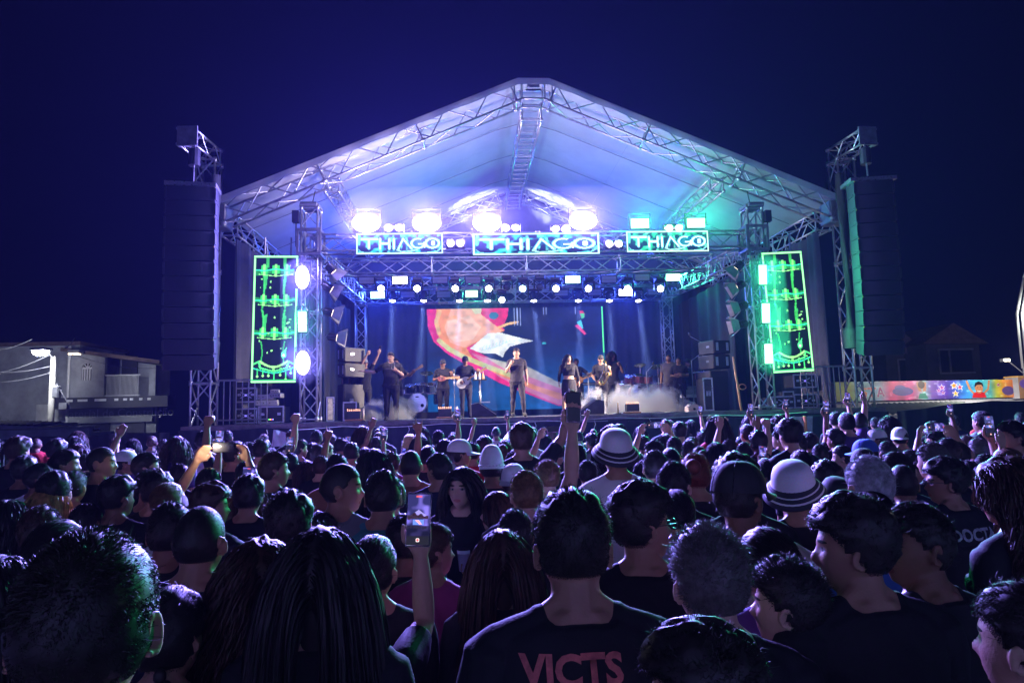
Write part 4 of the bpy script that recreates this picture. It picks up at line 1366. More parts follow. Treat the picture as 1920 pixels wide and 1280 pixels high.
def head_mesh(mb, M, n=44, m=36, fem=False):
    vs = []
    for k in range(m + 1):
        ph = -math.pi / 2 + math.pi * k / m
        for i in range(n):
            t = 2 * math.pi * i / n
            c = max(math.cos(ph), 1e-3)
            vs.append(M @ head_r(c * math.cos(t), c * math.sin(t), math.sin(ph)))
    fs = [tuple(range(n - 1, -1, -1)), tuple(range(m * n, m * n + n))]
    for k in range(m):
        for i in range(n):
            j = (i + 1) % n
            fs.append((k * n + i, k * n + j, k * n + n + j, k * n + n + i))
    mb.add(vs, fs)
    for s in (-1, 1):     # ears: a rim round a hollow
        E = M @ TR((s * .076, -.008, -.008), s * -.35, .12, 0)
        q = []
        for t in np.linspace(-.75 * math.pi, .95 * math.pi, 12):
            q.append(E @ Vector((s * .010, -.004 + math.cos(t) * .015 - (.004 if t < -1 else 0), math.sin(t) * (.029 if math.sin(t) > 0 else .026))))
        tube_chain(mb, q, [.0058] * 12, 6)
        mb.ball((0, 0, 0), (.006, .014, .024), 8, 6, E)

def hand(mb, W, d, nrm, side, curl=.5, spread=.3, point=False, scale=1.0, horns=False):
    """W wrist point, d direction of the hand, nrm palm normal, side: vector towards the thumb"""
    d = d.normalized()
    nrm = (nrm - d * nrm.dot(d)).normalized()
    s = side - d * side.dot(d) - nrm * side.dot(nrm)
    s = s.normalized() if s.length > 1e-4 else d.cross(nrm)
    S = scale
    for q in (-.028, -.009, .009, .028):
        tube_chain(mb, [W + s * q * .6, W + d * .045 * S + s * q, W + d * .085 * S + s * q * 1.1], [.017 * S, .0155 * S, .0125 * S], 8)
    tips = []
    for k, (q, L) in enumerate(((.030, .070), (.010, .080), (-.010, .074), (-.029, .058))):
        c = curl if not (point and k == 0) else .05
        if horns and k in (1, 2):
            c = 1.9
        if horns and k in (0, 3):
            c = .1
        p = W + d * .085 * S + s * q * 1.05 * S
        dirv = (d + s * q * 6 * spread).normalized()
        pts = [p]
        a = c * .55
        for seg, f in ((.45, 1.0), (.32, 1.6), (.23, 2.1)):
            ang = min(c * f * .75, 2.6)
            v = dirv * math.cos(ang) + nrm * math.sin(ang)
            p = p + v * L * seg * S
            pts.append(p)
        tube_chain(mb, pts, [.0098 * S, .0092 * S, .0085 * S, .0072 * S], 8)
        tips.append(p)
    b = W + d * .02 * S + s * .026 * S
    t1 = b + (s * .8 + d * .65 + nrm * .25).normalized() * .042 * S
    t2 = t1 + (d * .9 + s * (.25 - .3 * curl) + nrm * .45 * curl).normalized() * .036 * S
    t3 = t2 + (d * .9 - s * .25 * curl + nrm * .5 * curl).normalized() * .026 * S
    tube_chain(mb, [b, t1, t2, t3], [.0155 * S, .0125 * S, .0105 * S, .0082 * S], 8)
    return W + d * .095 * S + nrm * .022 * S

BODIES = {}
def make_body(key, arms=None, head=(0, 0, 0), fem=False, legs=None, lean=0, build=1.0, sleeve=.20, voxel=.010, crop=False, skirt=None, cut=0, belly=0, palms=None, curls=None, hand_opt=None, dress=False, sleeve2=None):
    """one continuous body mesh, standing 1.72 m tall, facing +Y. arms: {'L':(upper dir, forearm dir),'R':...}"""
    if key in BODIES:
        return BODIES[key]
    mb = MB()
    wS = (.92 if fem else 1.0) * build
    hip = (1.08 if fem else 1.0) * (build if not fem else (1 + (build - 1) * .8))
    rings = [(.80, .135 * hip, .10 * build, 0), (.86, .165 * hip, .118 * build, -.005), (.93, .166 * hip, .118 * build, -.006), (1.02, .146 * hip * (.9 if fem else 1), .105 * build + belly * .5, .0 + belly * .4), (1.10, .142 * build * (.88 if fem else 1), .102 * build + belly, .004 + belly * .6), (1.20, .158 * wS, .112 * build + belly * .5, .008), (1.29, .174 * wS, .118 * build, .010), (1.36, .186 * wS, .112 * build, .003), (1.41, .182 * wS, .094, -.006), (1.445, .150 * wS, .076, -.012), (1.475, .092, .066, -.014), (1.50, .064, .061, -.012)]
    n = 22
    vs = []
    lv = lambda z: Vector((0, math.sin(lean) * max(0, z - .9), -(1 - math.cos(lean)) * max(0, z - .9)))
    for z, a, b, oy in rings:
        for i in range(n):
            t = 2 * math.pi * i / n
            ct, st = math.cos(t), math.sin(t)
            e = .82
            x = a * abs(ct) ** e * (1 if ct > 0 else -1)
            y = oy + b * abs(st) ** e * (1 if st > 0 else -1)
            if fem and 1.2 < z < 1.34 and st > .3:
                y += .028 * math.exp(-((abs(x) - .075) / .05) ** 2)
            if st < 0 and abs(x) < .03 and z > .95:
                y += .012
            vs.append(Vector((x, y, z)) + lv(z))
    fs = [tuple(range(n - 1, -1, -1)), tuple(range((len(rings) - 1) * n, len(rings) * n))]
    for k in range(len(rings) - 1):
        for i in range(n):
            j = (i + 1) % n
            fs.append((k * n + i, k * n + j, k * n + n + j, k * n + n + i))
    mb.add(vs, fs)
    hy, hp, hr = head
    nb = Vector((0, -.012, 1.47)) + lv(1.47)
    hc = Vector((0, .022 + math.sin(lean) * .6 * 1.0 * 0 + lv(1.6).y, 1.612 + lv(1.6).z))
    HM = Matrix.Translation(hc) @ Euler((0, hr, 0)).to_matrix().to_4x4() @ Matrix.Rotation(hy, 4, 'Z') @ Matrix.Translation((0, 0, -.05)) @ Matrix.Rotation(hp, 4, 'X') @ Matrix.Translation((0, 0, .05))
    tube_chain(mb, [nb, (nb + HM @ Vector((0, -.012, -.05))) / 2, HM @ Vector((0, -.010, -.045))], [.062 * (.9 if fem else 1), .055 * (.88 if fem else 1.03), .054 * (.9 if fem else 1)], 16)
    for s in (-1, 1):       # trapezius
        tube_chain(mb, [Vector((s * .03, -.02, 1.52)) + lv(1.5), Vector((s * .085 * wS, -.018, 1.462)) + lv(1.46), Vector((s * .165 * wS, -.012, 1.415)) + lv(1.4)], [.022, .034, .044], 10)
    head_mesh(mb, HM)
    arms = arms or {}
    info = {'head': HM, 'arm': {}, 'grip': {}}
    DEF = {'L': (Vector((-.16, -.02, -1)), Vector((-.06, .16, -1))), 'R': (Vector((.16, -.02, -1)), Vector((.06, .16, -1)))}
    for side, s in (('L', -1), ('R', 1)):
        u, f = arms.get(side, DEF[side])
        u, f = Vector(u).normalized(), Vector(f).normalized()
        raise_ = max(0, u.z)
        sh = Vector((s * (.178 * wS - .02 * raise_), -.012, 1.395 + .045 * raise_)) + lv(1.4)
        k = .93 if fem else 1
        thick = (.9 if fem else 1.0) * (1 + (build - 1) * .7)
        el = sh + u * .285 * k
        wr = el + f * .25 * k
        tube_chain(mb, [sh - u * .02, sh + u * .06, sh + u * .15, sh + u * .23, el, el + f * .06, el + f * .12, el + f * .19, wr], [x_ * thick for x_ in (.058, .058, .050, .043, .038, .042, .040, .032, .026)], 12)
        opt = (hand_opt or {}).get(side, {})
        pn = Vector((palms or {}).get(side, (0, 1, 0) if u.z > -.3 or f.z > .3 else (-s, 0, 0)))
        td = Vector(opt.get('thumb', (-s, 0, 0.2) if f.z > .3 else (0, 1, .2)))
        hd = Vector(opt.get('dir', f + Vector((0, .0, .0))))
        g = hand(mb, wr, hd, pn, td, (curls or {}).get(side, .55), opt.get('spread', .35), opt.get('point', False), k, opt.get('horns', False))
        info['arm'][side] = (sh, el, wr)
        info['grip'][side] = g
    legs = legs or {}
    for side, s in (('L', -1), ('R', 1)):
        th, shn = legs.get(side, (Vector((s * .03, .01, -1)), Vector((s * .02, -.02, -1))))
        th, shn = Vector(th).normalized(), Vector(shn).normalized()
        hj = Vector((s * .088 * hip, 0, .87))
        kn = hj + th * .42
        an = kn + shn * .40
        tk = build
        tube_chain(mb, [hj + Vector((0, 0, .03)), hj + th * .1, hj + th * .22, hj + th * .34, kn, kn + shn * .09, kn + shn * .18, kn + shn * .3, an], [x_ * tk for x_ in (.094, .092, .080, .064, .054, .056, .054, .042, .036)], 14)
        tube_chain(mb, [an + Vector((0, -.03, -.005)), an + Vector((s * .008, .05, -.025)), an + Vector((s * .02, .13, -.035)), an + Vector((s * .022, .175, -.04))], [.04, .042, .038, .025], 10)
    if skirt:
        z1, flare = skirt
        vs = []
        zz = np.linspace(1.0, z1, 7)
        for z in zz:
            t = (1.0 - z) / (1.0 - z1)
            for i in range(24):
                a = 2 * math.pi * i / 24
                vs.append(Vector((math.cos(a) * (.155 * hip + (flare) * t), math.sin(a) * (.12 * build + flare * .8 * t), z)))
        fs = [tuple(range(23, -1, -1))[::-1], tuple(range(6 * 24, 7 * 24))[::-1]]
        for k_ in range(6):
            for i in range(24):
                j = (i + 1) % 24
                fs.append((k_ * 24 + j, k_ * 24 + i, k_ * 24 + 24 + i, k_ * 24 + 24 + j))
        mb.add(vs, fs)
    me = bpy.data.meshes.new('raw')
    me.from_pydata(mb.v, [], mb.f)
    me.update()
    o = bpy.data.objects.new('raw', me)
    COL.objects.link(o)
    bmx = bmesh.new()
    bmx.from_mesh(me)
    bmesh.ops.recalc_face_normals(bmx, faces=bmx.faces)
    bmx.to_mesh(me)
    bmx.free()
    md = o.modifiers.new('r', 'REMESH')
    md.mode = 'VOXEL'
    md.voxel_size = voxel
    md.use_smooth_shade = True
    sm = o.modifiers.new('s', 'SMOOTH')
    sm.factor = .5
    sm.iterations = 2
    dg = bpy.context.evaluated_depsgraph_get()
    dg.update()
    me2 = bpy.data.meshes.new_from_object(o.evaluated_get(dg))
    bpy.data.objects.remove(o)
    bpy.data.meshes.remove(me)
    N = len(me2.vertices)
    co = np.empty(N * 3, np.float32)
    me2.vertices.foreach_get('co', co)
    co = co.reshape(-1, 3).astype(float)
    no = np.empty(N * 3, np.float32)
    me2.vertices.foreach_get('normal', no)
    no = no.reshape(-1, 3).astype(float)
    # head-space coordinates, for brows, eyes and lips
    Hi = np.array(HM.inverted())
    hl = co @ Hi[:3, :3].T + Hi[:3, 3]
    hd_ = np.sqrt((hl[:, 0] / (HW * 1.35)) ** 2 + (hl[:, 1] / (HD * 1.3)) ** 2 + (hl[:, 2] / (HH * 1.12)) ** 2)
    def polyd(P, pts):
        best = np.full(len(P), 9.)
        arc = np.zeros(len(P))
        L = 0
        for a, b in zip(pts[:-1], pts[1:]):
            a, b = np.array(a), np.array(b)
            ab = b - a
            l = np.linalg.norm(ab)
            t = np.clip(((P - a) @ ab) / (l * l), 0, 1)
            d = np.linalg.norm(P - a - t[:, None] * ab, axis=1)
            m = d < best
            best[m] = d[m]
            arc[m] = (L + t * l)[m]
            L += l
        return best, arc
    unlean = co.copy()
    zt_ = unlean[:, 2]
    neck = 1.487 - .35 * np.clip(co[:, 1] - lv(1.45).y, 0, .12) + .05 * np.clip(-(co[:, 1] - lv(1.45).y), 0, .1) + lv(1.47).z
    rxy = np.hypot(co[:, 0], co[:, 1] + .012 - lv(1.47).y)
    shirt = np.where(co[:, 2] < 1.575, np.maximum(neck - .012 - co[:, 2], np.minimum(rxy - .080, .05)), -.2)
    if dress:
        shirt = 1.40 - co[:, 2] + .3 * np.clip(np.abs(co[:, 0]) - .05, 0, .08)
    if crop:
        shirt = np.minimum(shirt, co[:, 2] - crop)
    shirt = np.where(hd_ < 1, -.2, shirt)
    is_arm = np.zeros(N, bool)
    for side in 'LR':
        sh, el, wr = info['arm'][side]
        tip = wr + (wr - el).normalized() * .2
        d, arc = polyd(co, [sh, el, wr, tip])
        am = (d < .072) & ((arc > .07) | (d < .05)) & (hd_ > 1)
        sl = (sleeve2 or {}).get(side, sleeve)
        shirt = np.where(am & (arc > .05), np.minimum(sl - arc, .1) if True else shirt, shirt)
        is_arm |= am & (arc > .1)
    pants = np.where(is_arm, -.2, .955 - co[:, 2])
    if skirt:
        pants = np.minimum(pants, co[:, 2] - skirt[0] + .01)
        pants = np.where(is_arm, -.2, np.minimum(1.02 - co[:, 2], co[:, 2] - skirt[0] + .02))
    if dress:
        pants = np.full(N, -.2)
        shirt = np.where(is_arm, shirt, np.minimum(shirt, co[:, 2] - .5))
    shoe = .085 - co[:, 2]
    # cloth stands off the body and wrinkles a little
    k1 = np.clip(np.maximum(shirt, 0) / .012, 0, 1)
    wr_ = np.sin(co[:, 2] * 38 + 7 * np.sin(co[:, 0] * 9 + co[:, 1] * 6)) * np.sin(co[:, 0] * 13 + co[:, 2] * 11 + 2) + .6 * np.sin(co[:, 0] * 31 + co[:, 2] * 27 + 5 * co[:, 1])
    off = k1 * (.010 + .0035 * wr_)
    hang = np.where((~is_arm) & (co[:, 2] < 1.3) & (co[:, 2] > .86), .012, 0) * k1
    k2 = np.clip(np.maximum(pants, 0) / .012, 0, 1) * (1 - k1)
    off = off + k2 * (.008 + .003 * wr_)
    co2 = co + no * (off + hang)[:, None]
    me2.vertices.foreach_set('co', co2.astype(np.float32).ravel())
    for nm, arr in (('shirt', shirt), ('pants', pants), ('shoe', shoe)):
        a_ = me2.attributes.new(nm, 'FLOAT', 'POINT')
        a_.data.foreach_set('value', arr.astype(np.float32))
    a_ = me2.attributes.new('headspace', 'FLOAT_VECTOR', 'POINT')
    a_.data.foreach_set('vector', hl.astype(np.float32).ravel())
    me2.polygons.foreach_set('use_smooth', [True] * len(me2.polygons))
    me2.name = 'body'
    me2.materials.clear()
    me2.materials.append(None)
    me2.update()
    info['mesh'] = me2
    BODIES[key] = info
    return info

PEOPLE_M = {}
def people_mat(skin, shirt, pants, stripes=None):
    key = (skin, shirt, pants, stripes)
    if key in PEOPLE_M:
        return PEOPLE_M[key]
    m = bpy.data.materials.new('skin and clothes')
    m.use_nodes = True
    nt = m.node_tree
    b = nt.nodes['Principled BSDF']
    N = nt.nodes.new
    L = nt.links.new
    def attr(n):
        a = N('ShaderNodeAttribute')
        a.attribute_name = n
        return a
    def gt(sock, v):
        q = N('ShaderNodeMath')
        q.operation = 'GREATER_THAN'
        q.inputs[1].default_value = v
        L(sock, q.inputs[0])
        return q.outputs[0]
    def mixc(f, A, B):
        q = N('ShaderNodeMix')
        q.data_type = 'RGBA'
        for s_, x in ((q.inputs['Factor'], f), (q.inputs['A'], A), (q.inputs['B'], B)):
            if hasattr(x, 'is_linked'):
                L(x, s_)
            else:
                s_.default_value = x if isinstance(x, float) else (*x, 1)
        return q.outputs['Result']
    tc = N('ShaderNodeTexCoord')
    nz = N('ShaderNodeTexNoise')
    nz.inputs['Scale'].default_value = 14
    nz.inputs['Detail'].default_value = 4
    L(tc.outputs['Object'], nz.inputs['Vector'])
    sk = mixc(nz.outputs['Fac'], tuple(c * .75 for c in skin), tuple(min(1, c * 1.2) for c in skin))
    # brows, eyes, lips from the head-space coordinates
    hs = N('ShaderNodeSeparateXYZ')
    L(attr('headspace').outputs['Vector'], hs.inputs[0])
    def mth(op, a, b_=None, c=None):
        q = N('ShaderNodeMath')
        q.operation = op
        for i, x in enumerate((a, b_, c)):
            if x is None:
                continue
            if isinstance(x, (int, float)):
                q.inputs[i].default_value = x
            else:
                L(x, q.inputs[i])
        return q.outputs[0]
    ax = mth('ABSOLUTE', hs.outputs[0])
    def ell(cx, cz, rx, rz, use=ax):
        a1 = mth('DIVIDE', mth('SUBTRACT', use, cx), rx)
        a2 = mth('DIVIDE', mth('SUBTRACT', hs.outputs[2], cz), rz)
        d = mth('ADD', mth('MULTIPLY', a1, a1), mth('MULTIPLY', a2, a2))
        return mth('MULTIPLY', mth('LESS_THAN', d, 1.0), mth('GREATER_THAN', hs.outputs[1], .045))
    sk = mixc(ell(.032, .024, .020, .0048), sk, (.015, .01, .008))
    sk = mixc(ell(.031, .003, .0145, .0062), sk, (.20, .18, .17))
    sk = mixc(ell(.031, .003, .0062, .0062), sk, (.01, .006, .005))
    sk = mixc(ell(0, -.062, .023, .010, hs.outputs[0]), sk, tuple(min(1, c * f) for c, f in zip(skin, (.85, .5, .55))))
    n2 = N('ShaderNodeTexNoise')
    n2.inputs['Scale'].default_value = 5
    L(tc.outputs['Object'], n2.inputs['Vector'])
    sh = mixc(n2.outputs['Fac'], tuple(c * .8 for c in shirt), tuple(min(1, c * 1.15) for c in shirt))
    pt = mixc(n2.outputs['Fac'], tuple(c * .75 for c in pants), tuple(min(1, c * 1.2) for c in pants))
    if stripes:
        wv = N('ShaderNodeTexWave')
        wv.bands_direction = 'Z'
        wv.inputs['Scale'].default_value = 7
        L(tc.outputs['Object'], wv.inputs['Vector'])
        sh = mixc(gt(wv.outputs['Fac'], .6), sh, stripes)
    fs_ = gt(attr('shirt').outputs['Fac'], 0.0)
    fp = gt(attr('pants').outputs['Fac'], 0.0)
    fsh = gt(attr('shoe').outputs['Fac'], 0.0)
    col = mixc(fp, sk, pt)
    col = mixc(fs_, col, sh)
    col = mixc(fsh, col, (.03, .03, .03))
    L(col, b.inputs['Base Color'])
    cl = mth('MAXIMUM', fs_, fp)
    L(mth('ADD', mth('MULTIPLY', cl, .35), .47), b.inputs['Roughness'])
    b.inputs['Specular IOR Level'].default_value = .28
    bp = N('ShaderNodeBump')
    bp.inputs['Strength'].default_value = .25
    bp.inputs['Distance'].default_value = .004
    n3 = N('ShaderNodeTexNoise')
    n3.inputs['Scale'].default_value = 160
    L(tc.outputs['Object'], n3.inputs['Vector'])
    L(n3.outputs['Fac'], bp.inputs['Height'])
    L(bp.outputs['Normal'], b.inputs['Normal'])
    PEOPLE_M[key] = m
    return m

# ---- hair, built in head space
def scalp(dx, dy, dz, low=-.35, front=.42):
    """true where hair grows"""
    # hairline: forehead high in front, low at the nape
    lim = front if dy > .55 else (front + (low - front) * min(1, (0.55 - dy) / 1.0) if dy > -.45 else low)
    if abs(dx) > .75 and dy > -.15:
        lim = max(lim, .05)
    return dz > lim

def fib(n):
    i = np.arange(n) + .5
    ph = np.arccos(1 - 2 * i / n)
    th = np.pi * (1 + 5 ** .5) * i
    return np.stack([np.cos(th) * np.sin(ph), np.sin(th) * np.sin(ph), np.cos(ph)], 1)

HAIRS = {}
def ribbon(V, Fc, pts, w0, w1, side):
    o = len(V)
    n = len(pts)
    for i, p in enumerate(pts):
        t = i / (n - 1)
        w_ = w0 + (w1 - w0) * t
        V.append(p - side * w_)
        V.append(p + side * w_)
    for i in range(n - 1):
        Fc.append((o + 2 * i, o + 2 * i + 1, o + 2 * i + 3, o + 2 * i + 2))

def hair_mesh(style, seed=0):
    key = (style, seed)
    if key in HAIRS:
        return HAIRS[key]
    r = random.Random(hash(style) % 1000 + seed * 77 if False else sum(map(ord, style)) + seed * 77)
    V, Fc = [], []
    P = dict(buzz=(.004, .003, 5000, .005, -.45), short=(.015, .009, 22000, .011, -.42), fade=(.026, .006, 13000, .015, -.36), curly=(.036, .012, 16000, .018, -.40), afro=(.075, .062, 8000, .024, -.45), slick=(.016, .008, 7000, .03, -.42), long=(.016, .014, 0, 0, -.5), longcurly=(.03, .03, 0, 0, -.5), braid=(.02, .014, 4000, .016, -.5), bun=(.014, .012, 4500, .02, -.5), spiky=(.024, .012, 7500, .028, -.42))[style]
    thT, thS, ns, sl, low = P
    # shell under the strands
    n, m = 40, 30
    idx = {}
    ph0 = r.random() * 9
    def lump(dx, dy, dz):
        return (math.sin(dx * 9 + ph0) * math.sin(dy * 8 + 2 * ph0) * math.sin(dz * 10 + ph0) + .5 * math.sin(dx * 21 + dz * 17 + ph0))
    for k in range(m + 1):
        ph = -math.pi / 2 + math.pi * k / m
        for i in range(n):
            t = 2 * math.pi * i / n
            c = max(math.cos(ph), 1e-3)
            d = Vector((c * math.cos(t), c * math.sin(t), math.sin(ph)))
            p = head_r(*d)
            top = max(0, min(1, (d.z - .05) / .5))
            th = thS + (thT - thS) * top
            if not scalp(d.x, d.y, d.z, low):
                th = -.008
            else:
                th *= 1 + .28 * lump(*d) * (style != 'buzz')
            V.append(p + d * th)
    for k in range(m):
        for i in range(n):
            j = (i + 1) % n
            Fc.append((k * n + i, k * n + j, k * n + n + j, k * n + n + i))
    up = Vector((0, 0, 1))
    if ns:
        for d in fib(int(ns * 1.6)):
            d = Vector(d)
            if not scalp(d.x, d.y, d.z, low + .02):
                continue
            top = max(0, min(1, (d.z - .05) / .5))
            th = thS + (thT - thS) * top
            base = head_r(*d) + d * th * .8
            L = sl * (.35 + .65 * top) * r.uniform(.5, 1.25) if style not in ('buzz', 'afro') else sl * r.uniform(.5, 1.2)
            rnd = Vector((r.gauss(0, 1), r.gauss(0, 1), r.gauss(0, 1)))
            if style in ('curly', 'afro', 'braid'):
                v = (d * .55 + rnd * .6).normalized()
                v2 = (d * .2 + Vector((r.gauss(0, 1), r.gauss(0, 1), r.gauss(0, 1))) * .8).normalized()
                pts = [base, base + v * L * .5, base + v * L * .5 + v2 * L * .5]
                wd = .0011
            elif style == 'slick':
                v = (d * .25 + Vector((0, -1, -.2)) + rnd * .12).normalized()
                v = (v - d * v.dot(d) * .8).normalized()
                pts = [base, base + v * L * .6 + d * .003, base + v * L * 1.3 - d * .002]
                wd = .0010
            elif style == 'spiky':
                v = (d * .8 + rnd * .3 + Vector((.3, .2, .1))).normalized()
                pts = [base, base + v * L * .5, base + v * L * .8 + Vector((r.gauss(0, .3), r.gauss(0, .3), -.3)) * L * .5]
                wd = .0010
            else:
                tg = Vector((d.x * .4, .5 if d.z > .4 else -.1, -.6))
                tg = tg - d * tg.dot(d)
                v = (d * .42 + rnd * .22 + tg * .8).normalized()
                pts = [base, base + v * L * .5 + d * .001, base + v * L - d * .002]
                wd = .0008
            side = v.cross(rnd).normalized() if v.cross(rnd).length > 1e-5 else Vector((1, 0, 0))
            ribbon(V, Fc, pts, wd, wd * .25, side)
    for d in fib(600 if style != 'buzz' else 0):          # flyaway hairs
        d = Vector(d)
        if not scalp(d.x, d.y, d.z, low + .05):
            continue
        base = head_r(*d) + d * (thS + (thT - thS) * max(0, min(1, (d.z - .05) / .5)))
        q1 = Vector((r.gauss(0, 1), r.gauss(0, 1), r.gauss(0, 1)))
        q2 = Vector((r.gauss(0, 1), r.gauss(0, 1), r.gauss(0, 1)))
        L = r.uniform(.008, .026)
        v = (d * .5 + q1 * .5).normalized()
        p1 = base + v * L * .5
        ribbon(V, Fc, [base - d * .004, p1, p1 + (v + q2 * .5).normalized() * L * .5], .0005, .0003, v.cross(q2).normalized())
    if style in ('long', 'longcurly'):
        N_ = 3600
        for d in fib(int(N_ * 1.7)):
            d = Vector(d)
            if not scalp(d.x, d.y, d.z, -.55, .40):
                continue
            p = head_r(*d) + d * (thS * .9)
            wv = style == 'longcurly'
            Lh = (.40 if not wv else .36) * r.uniform(.75, 1.08)
            pts = [p]
            # comb: from the parting sideways and back, then down
            sgn = 1 if d.x + r.gauss(0, .02) > 0 else -1
            vel = (Vector((sgn * .5, -.25, .25)) + d * .35).normalized()
            q = p.copy()
            steps = 13
            ph = r.random() * 6.28
            fr = r.uniform(2.2, 3.2)
            wide = 1.0 + (.35 if wv else 0)
            for s_ in range(steps):
                vel = (vel * .62 + Vector((0, -.06 if q.z > -.02 else .0, -.5))).normalized()
                q = q + vel * Lh / steps
                # keep outside the skull and neck
                e = Vector((q.x / (HW + .016 * wide + .012 * wv), q.y / (HD + .018 * wide + .012 * wv), q.z / (HH + .02)))
                if e.length < 1 and q.z > -.09:
                    e.normalize()
                    q = Vector((e.x * (HW + .016 * wide + .012 * wv), e.y * (HD + .018 * wide + .012 * wv), q.z if abs(e.z) < .6 else e.z * (HH + .02)))
                if q.z <= -.05:
                    # falls over the back
                    if q.y > .03:
                        q.y -= .01
                    q.y = min(q.y, .05)
                    if q.y > -.085 and abs(q.x) < .07:
                        q.y -= .006
                k = s_ / steps
                off = Vector((math.sin(ph + s_ * fr * .55), math.cos(ph * 1.3 + s_ * fr * .5), 0)) * ((.013 if wv else .0025) * k + (.004 if wv else 0))
                pts.append(q + off + Vector((d.x * .05, d.y * .01, 0)) * k * wide)
            side = Vector((r.gauss(0, 1), r.gauss(0, 1), .0)).normalized()
            ribbon(V, Fc, pts, .0026 if not wv else .0023, .0010, side)
        # closed inner fall so that nothing shows through
        o = len(V)
        zz = np.linspace(.02, -.24 if style == 'long' else -.2, 8)
        for z in zz:
            t = (.02 - z) / .26
            for i in range(16):
                a = math.pi * (1.0 + i / 15)
                V.append(Vector((math.cos(a) * (.078 + .012 * t), -.012 + math.sin(a) * (.088 - .01 * t), z)))
        for k in range(7):
            for i in range(15):
                Fc.append((o + k * 16 + i, o + k * 16 + i + 1, o + k * 16 + 17 + i, o + k * 16 + 16 + i))
    if style == 'braid':
        mbt = MB()
        for i in range(15):
            z = -.06 - i * .03
            mbt.ball((.045 + .01 * (i % 2) + .0035 * i, -.085 - .004 * i + (.008 if i % 2 else 0), z), (.017, .015, .021), 8, 5)
        o = len(V)
        V += [Vector(p) for p in mbt.v]
        Fc += [tuple(i + o for i in f) for f in mbt.f]
    if style == 'bun':
        mbt = MB().ball((0, -.105, .06), (.045, .04, .045), 12, 8)
        o = len(V)
        V += [Vector(p) for p in mbt.v]
        Fc += [tuple(i + o for i in f) for f in mbt.f]
    me = bpy.data.meshes.new('hair')
    me.from_pydata([tuple(p) for p in V], [], Fc)
    me.polygons.foreach_set('use_smooth', [True] * len(Fc))
    me.materials.append(None)
    me.update()
    HAIRS[key] = me
    return me

HAIRM = {}
def hair_mat(col):
    if col in HAIRM:
        return HAIRM[col]
    m = pm('hair %0.3f %0.3f' % (col[0], col[2]), col, .55, 0, .5, 40, 0, .45)
    HAIRM[col] = m
    return m
DARK = (.019, .015, .014)
BROWN = (.05, .026, .014)
BLOND = (.42, .24, .08)
GREY = (.30, .30, .32)
ASH = (.10, .09, .085)
BROWNHL = (.16, .085, .035)

# ---- hats, in head space
HATS = {}
def cap_mesh(kind):
    if kind in HATS:
        return HATS[kind]
    mb = MB()
    if kind in ('cap', 'beanie'):
        hgt = .030 if kind == 'cap' else .062
        def dome(u, v):
            a = 2 * math.pi * u
            ph = v * math.pi / 2
            z0 = .018 if kind == 'cap' else -.012
            rx, ry = .087, .108
            return Vector((math.cos(a) * rx * math.cos(ph) ** .75, math.sin(a) * ry * math.cos(ph) ** .75 - .004, z0 + (HH + hgt - .022 - z0) * math.sin(ph)))
        mb.grid(dome, 28, 10)
        mb.ball((0, -.004, HH + hgt - .02), (.008, .008, .004), 8, 4)
        if kind == 'cap':
            for i in range(6):
                a = i * math.pi / 3
                mb.path([Vector((math.cos(a) * .0875 * math.cos(p) ** .75, math.sin(a) * .1085 * math.cos(p) ** .75 - .004, .018 + (HH + hgt - .04) * math.sin(p))) for p in np.linspace(0, 1.5, 8)], .0016, 4)
            def brim(u, v):
                a = math.pi * (.08 + .84 * u)
                r_ = 1 + .78 * v * math.sin(a) ** .7
                return Vector((math.cos(a) * .088 * (1 + .06 * v), math.sin(a) * .106 * r_ - .004, .024 - .012 * v - .016 * math.cos(a) ** 2 * v))
            mb.grid(brim, 20, 4)
            def brim2(u, v):
                p = brim(u, v)
                return p - Vector((0, 0, .004))
            mb.grid(brim2, 20, 4)
        else:
            mb.path([Vector((math.cos(a) * .0885, math.sin(a) * .11 - .004, .012)) for a in np.linspace(0, 2 * math.pi, 25)], .006, 6)
    elif kind in ('bucket', 'fedora', 'brimhat'):
        bw = {'bucket': 1.0, 'fedora': .85, 'brimhat': .95}[kind]
        k_ = {'bucket': 0, 'fedora': .012, 'brimhat': .0}[kind]
        prof = [(.0, .128 + k_), (.03, .127 + k_), (.058, .119 + k_), (.077, .102 + k_), (.087, .078), (.091, .054), (.094, .040), (.104, .028), (.120 * bw + .004, .008), (.136 * bw, -.012), (.135 * bw, -.017), (.102, .022), (.092, .030)]
        n = 32
        vs = []
        for r_, z in prof:
            for i in range(n):
                t = 2 * math.pi * i / n
                vs.append(Vector((r_ * math.cos(t) * .95, r_ * math.sin(t) * 1.14, z + .006 * math.cos(2 * t) * (r_ > .1))))
        fs = []
        for k in range(len(prof) - 1):
            for i in range(n):
                j = (i + 1) % n
                fs.append((k * n + i, k * n + n + i, k * n + n + j, k * n + j))
        mb.add(vs, fs)
    me = bpy.data.meshes.new('hat')
    me.from_pydata(mb.v, [], mb.f)
    me.polygons.foreach_set('use_smooth', [True] * len(mb.f))
    me.materials.append(None)
    me.update()
    HATS[kind] = me
    return me

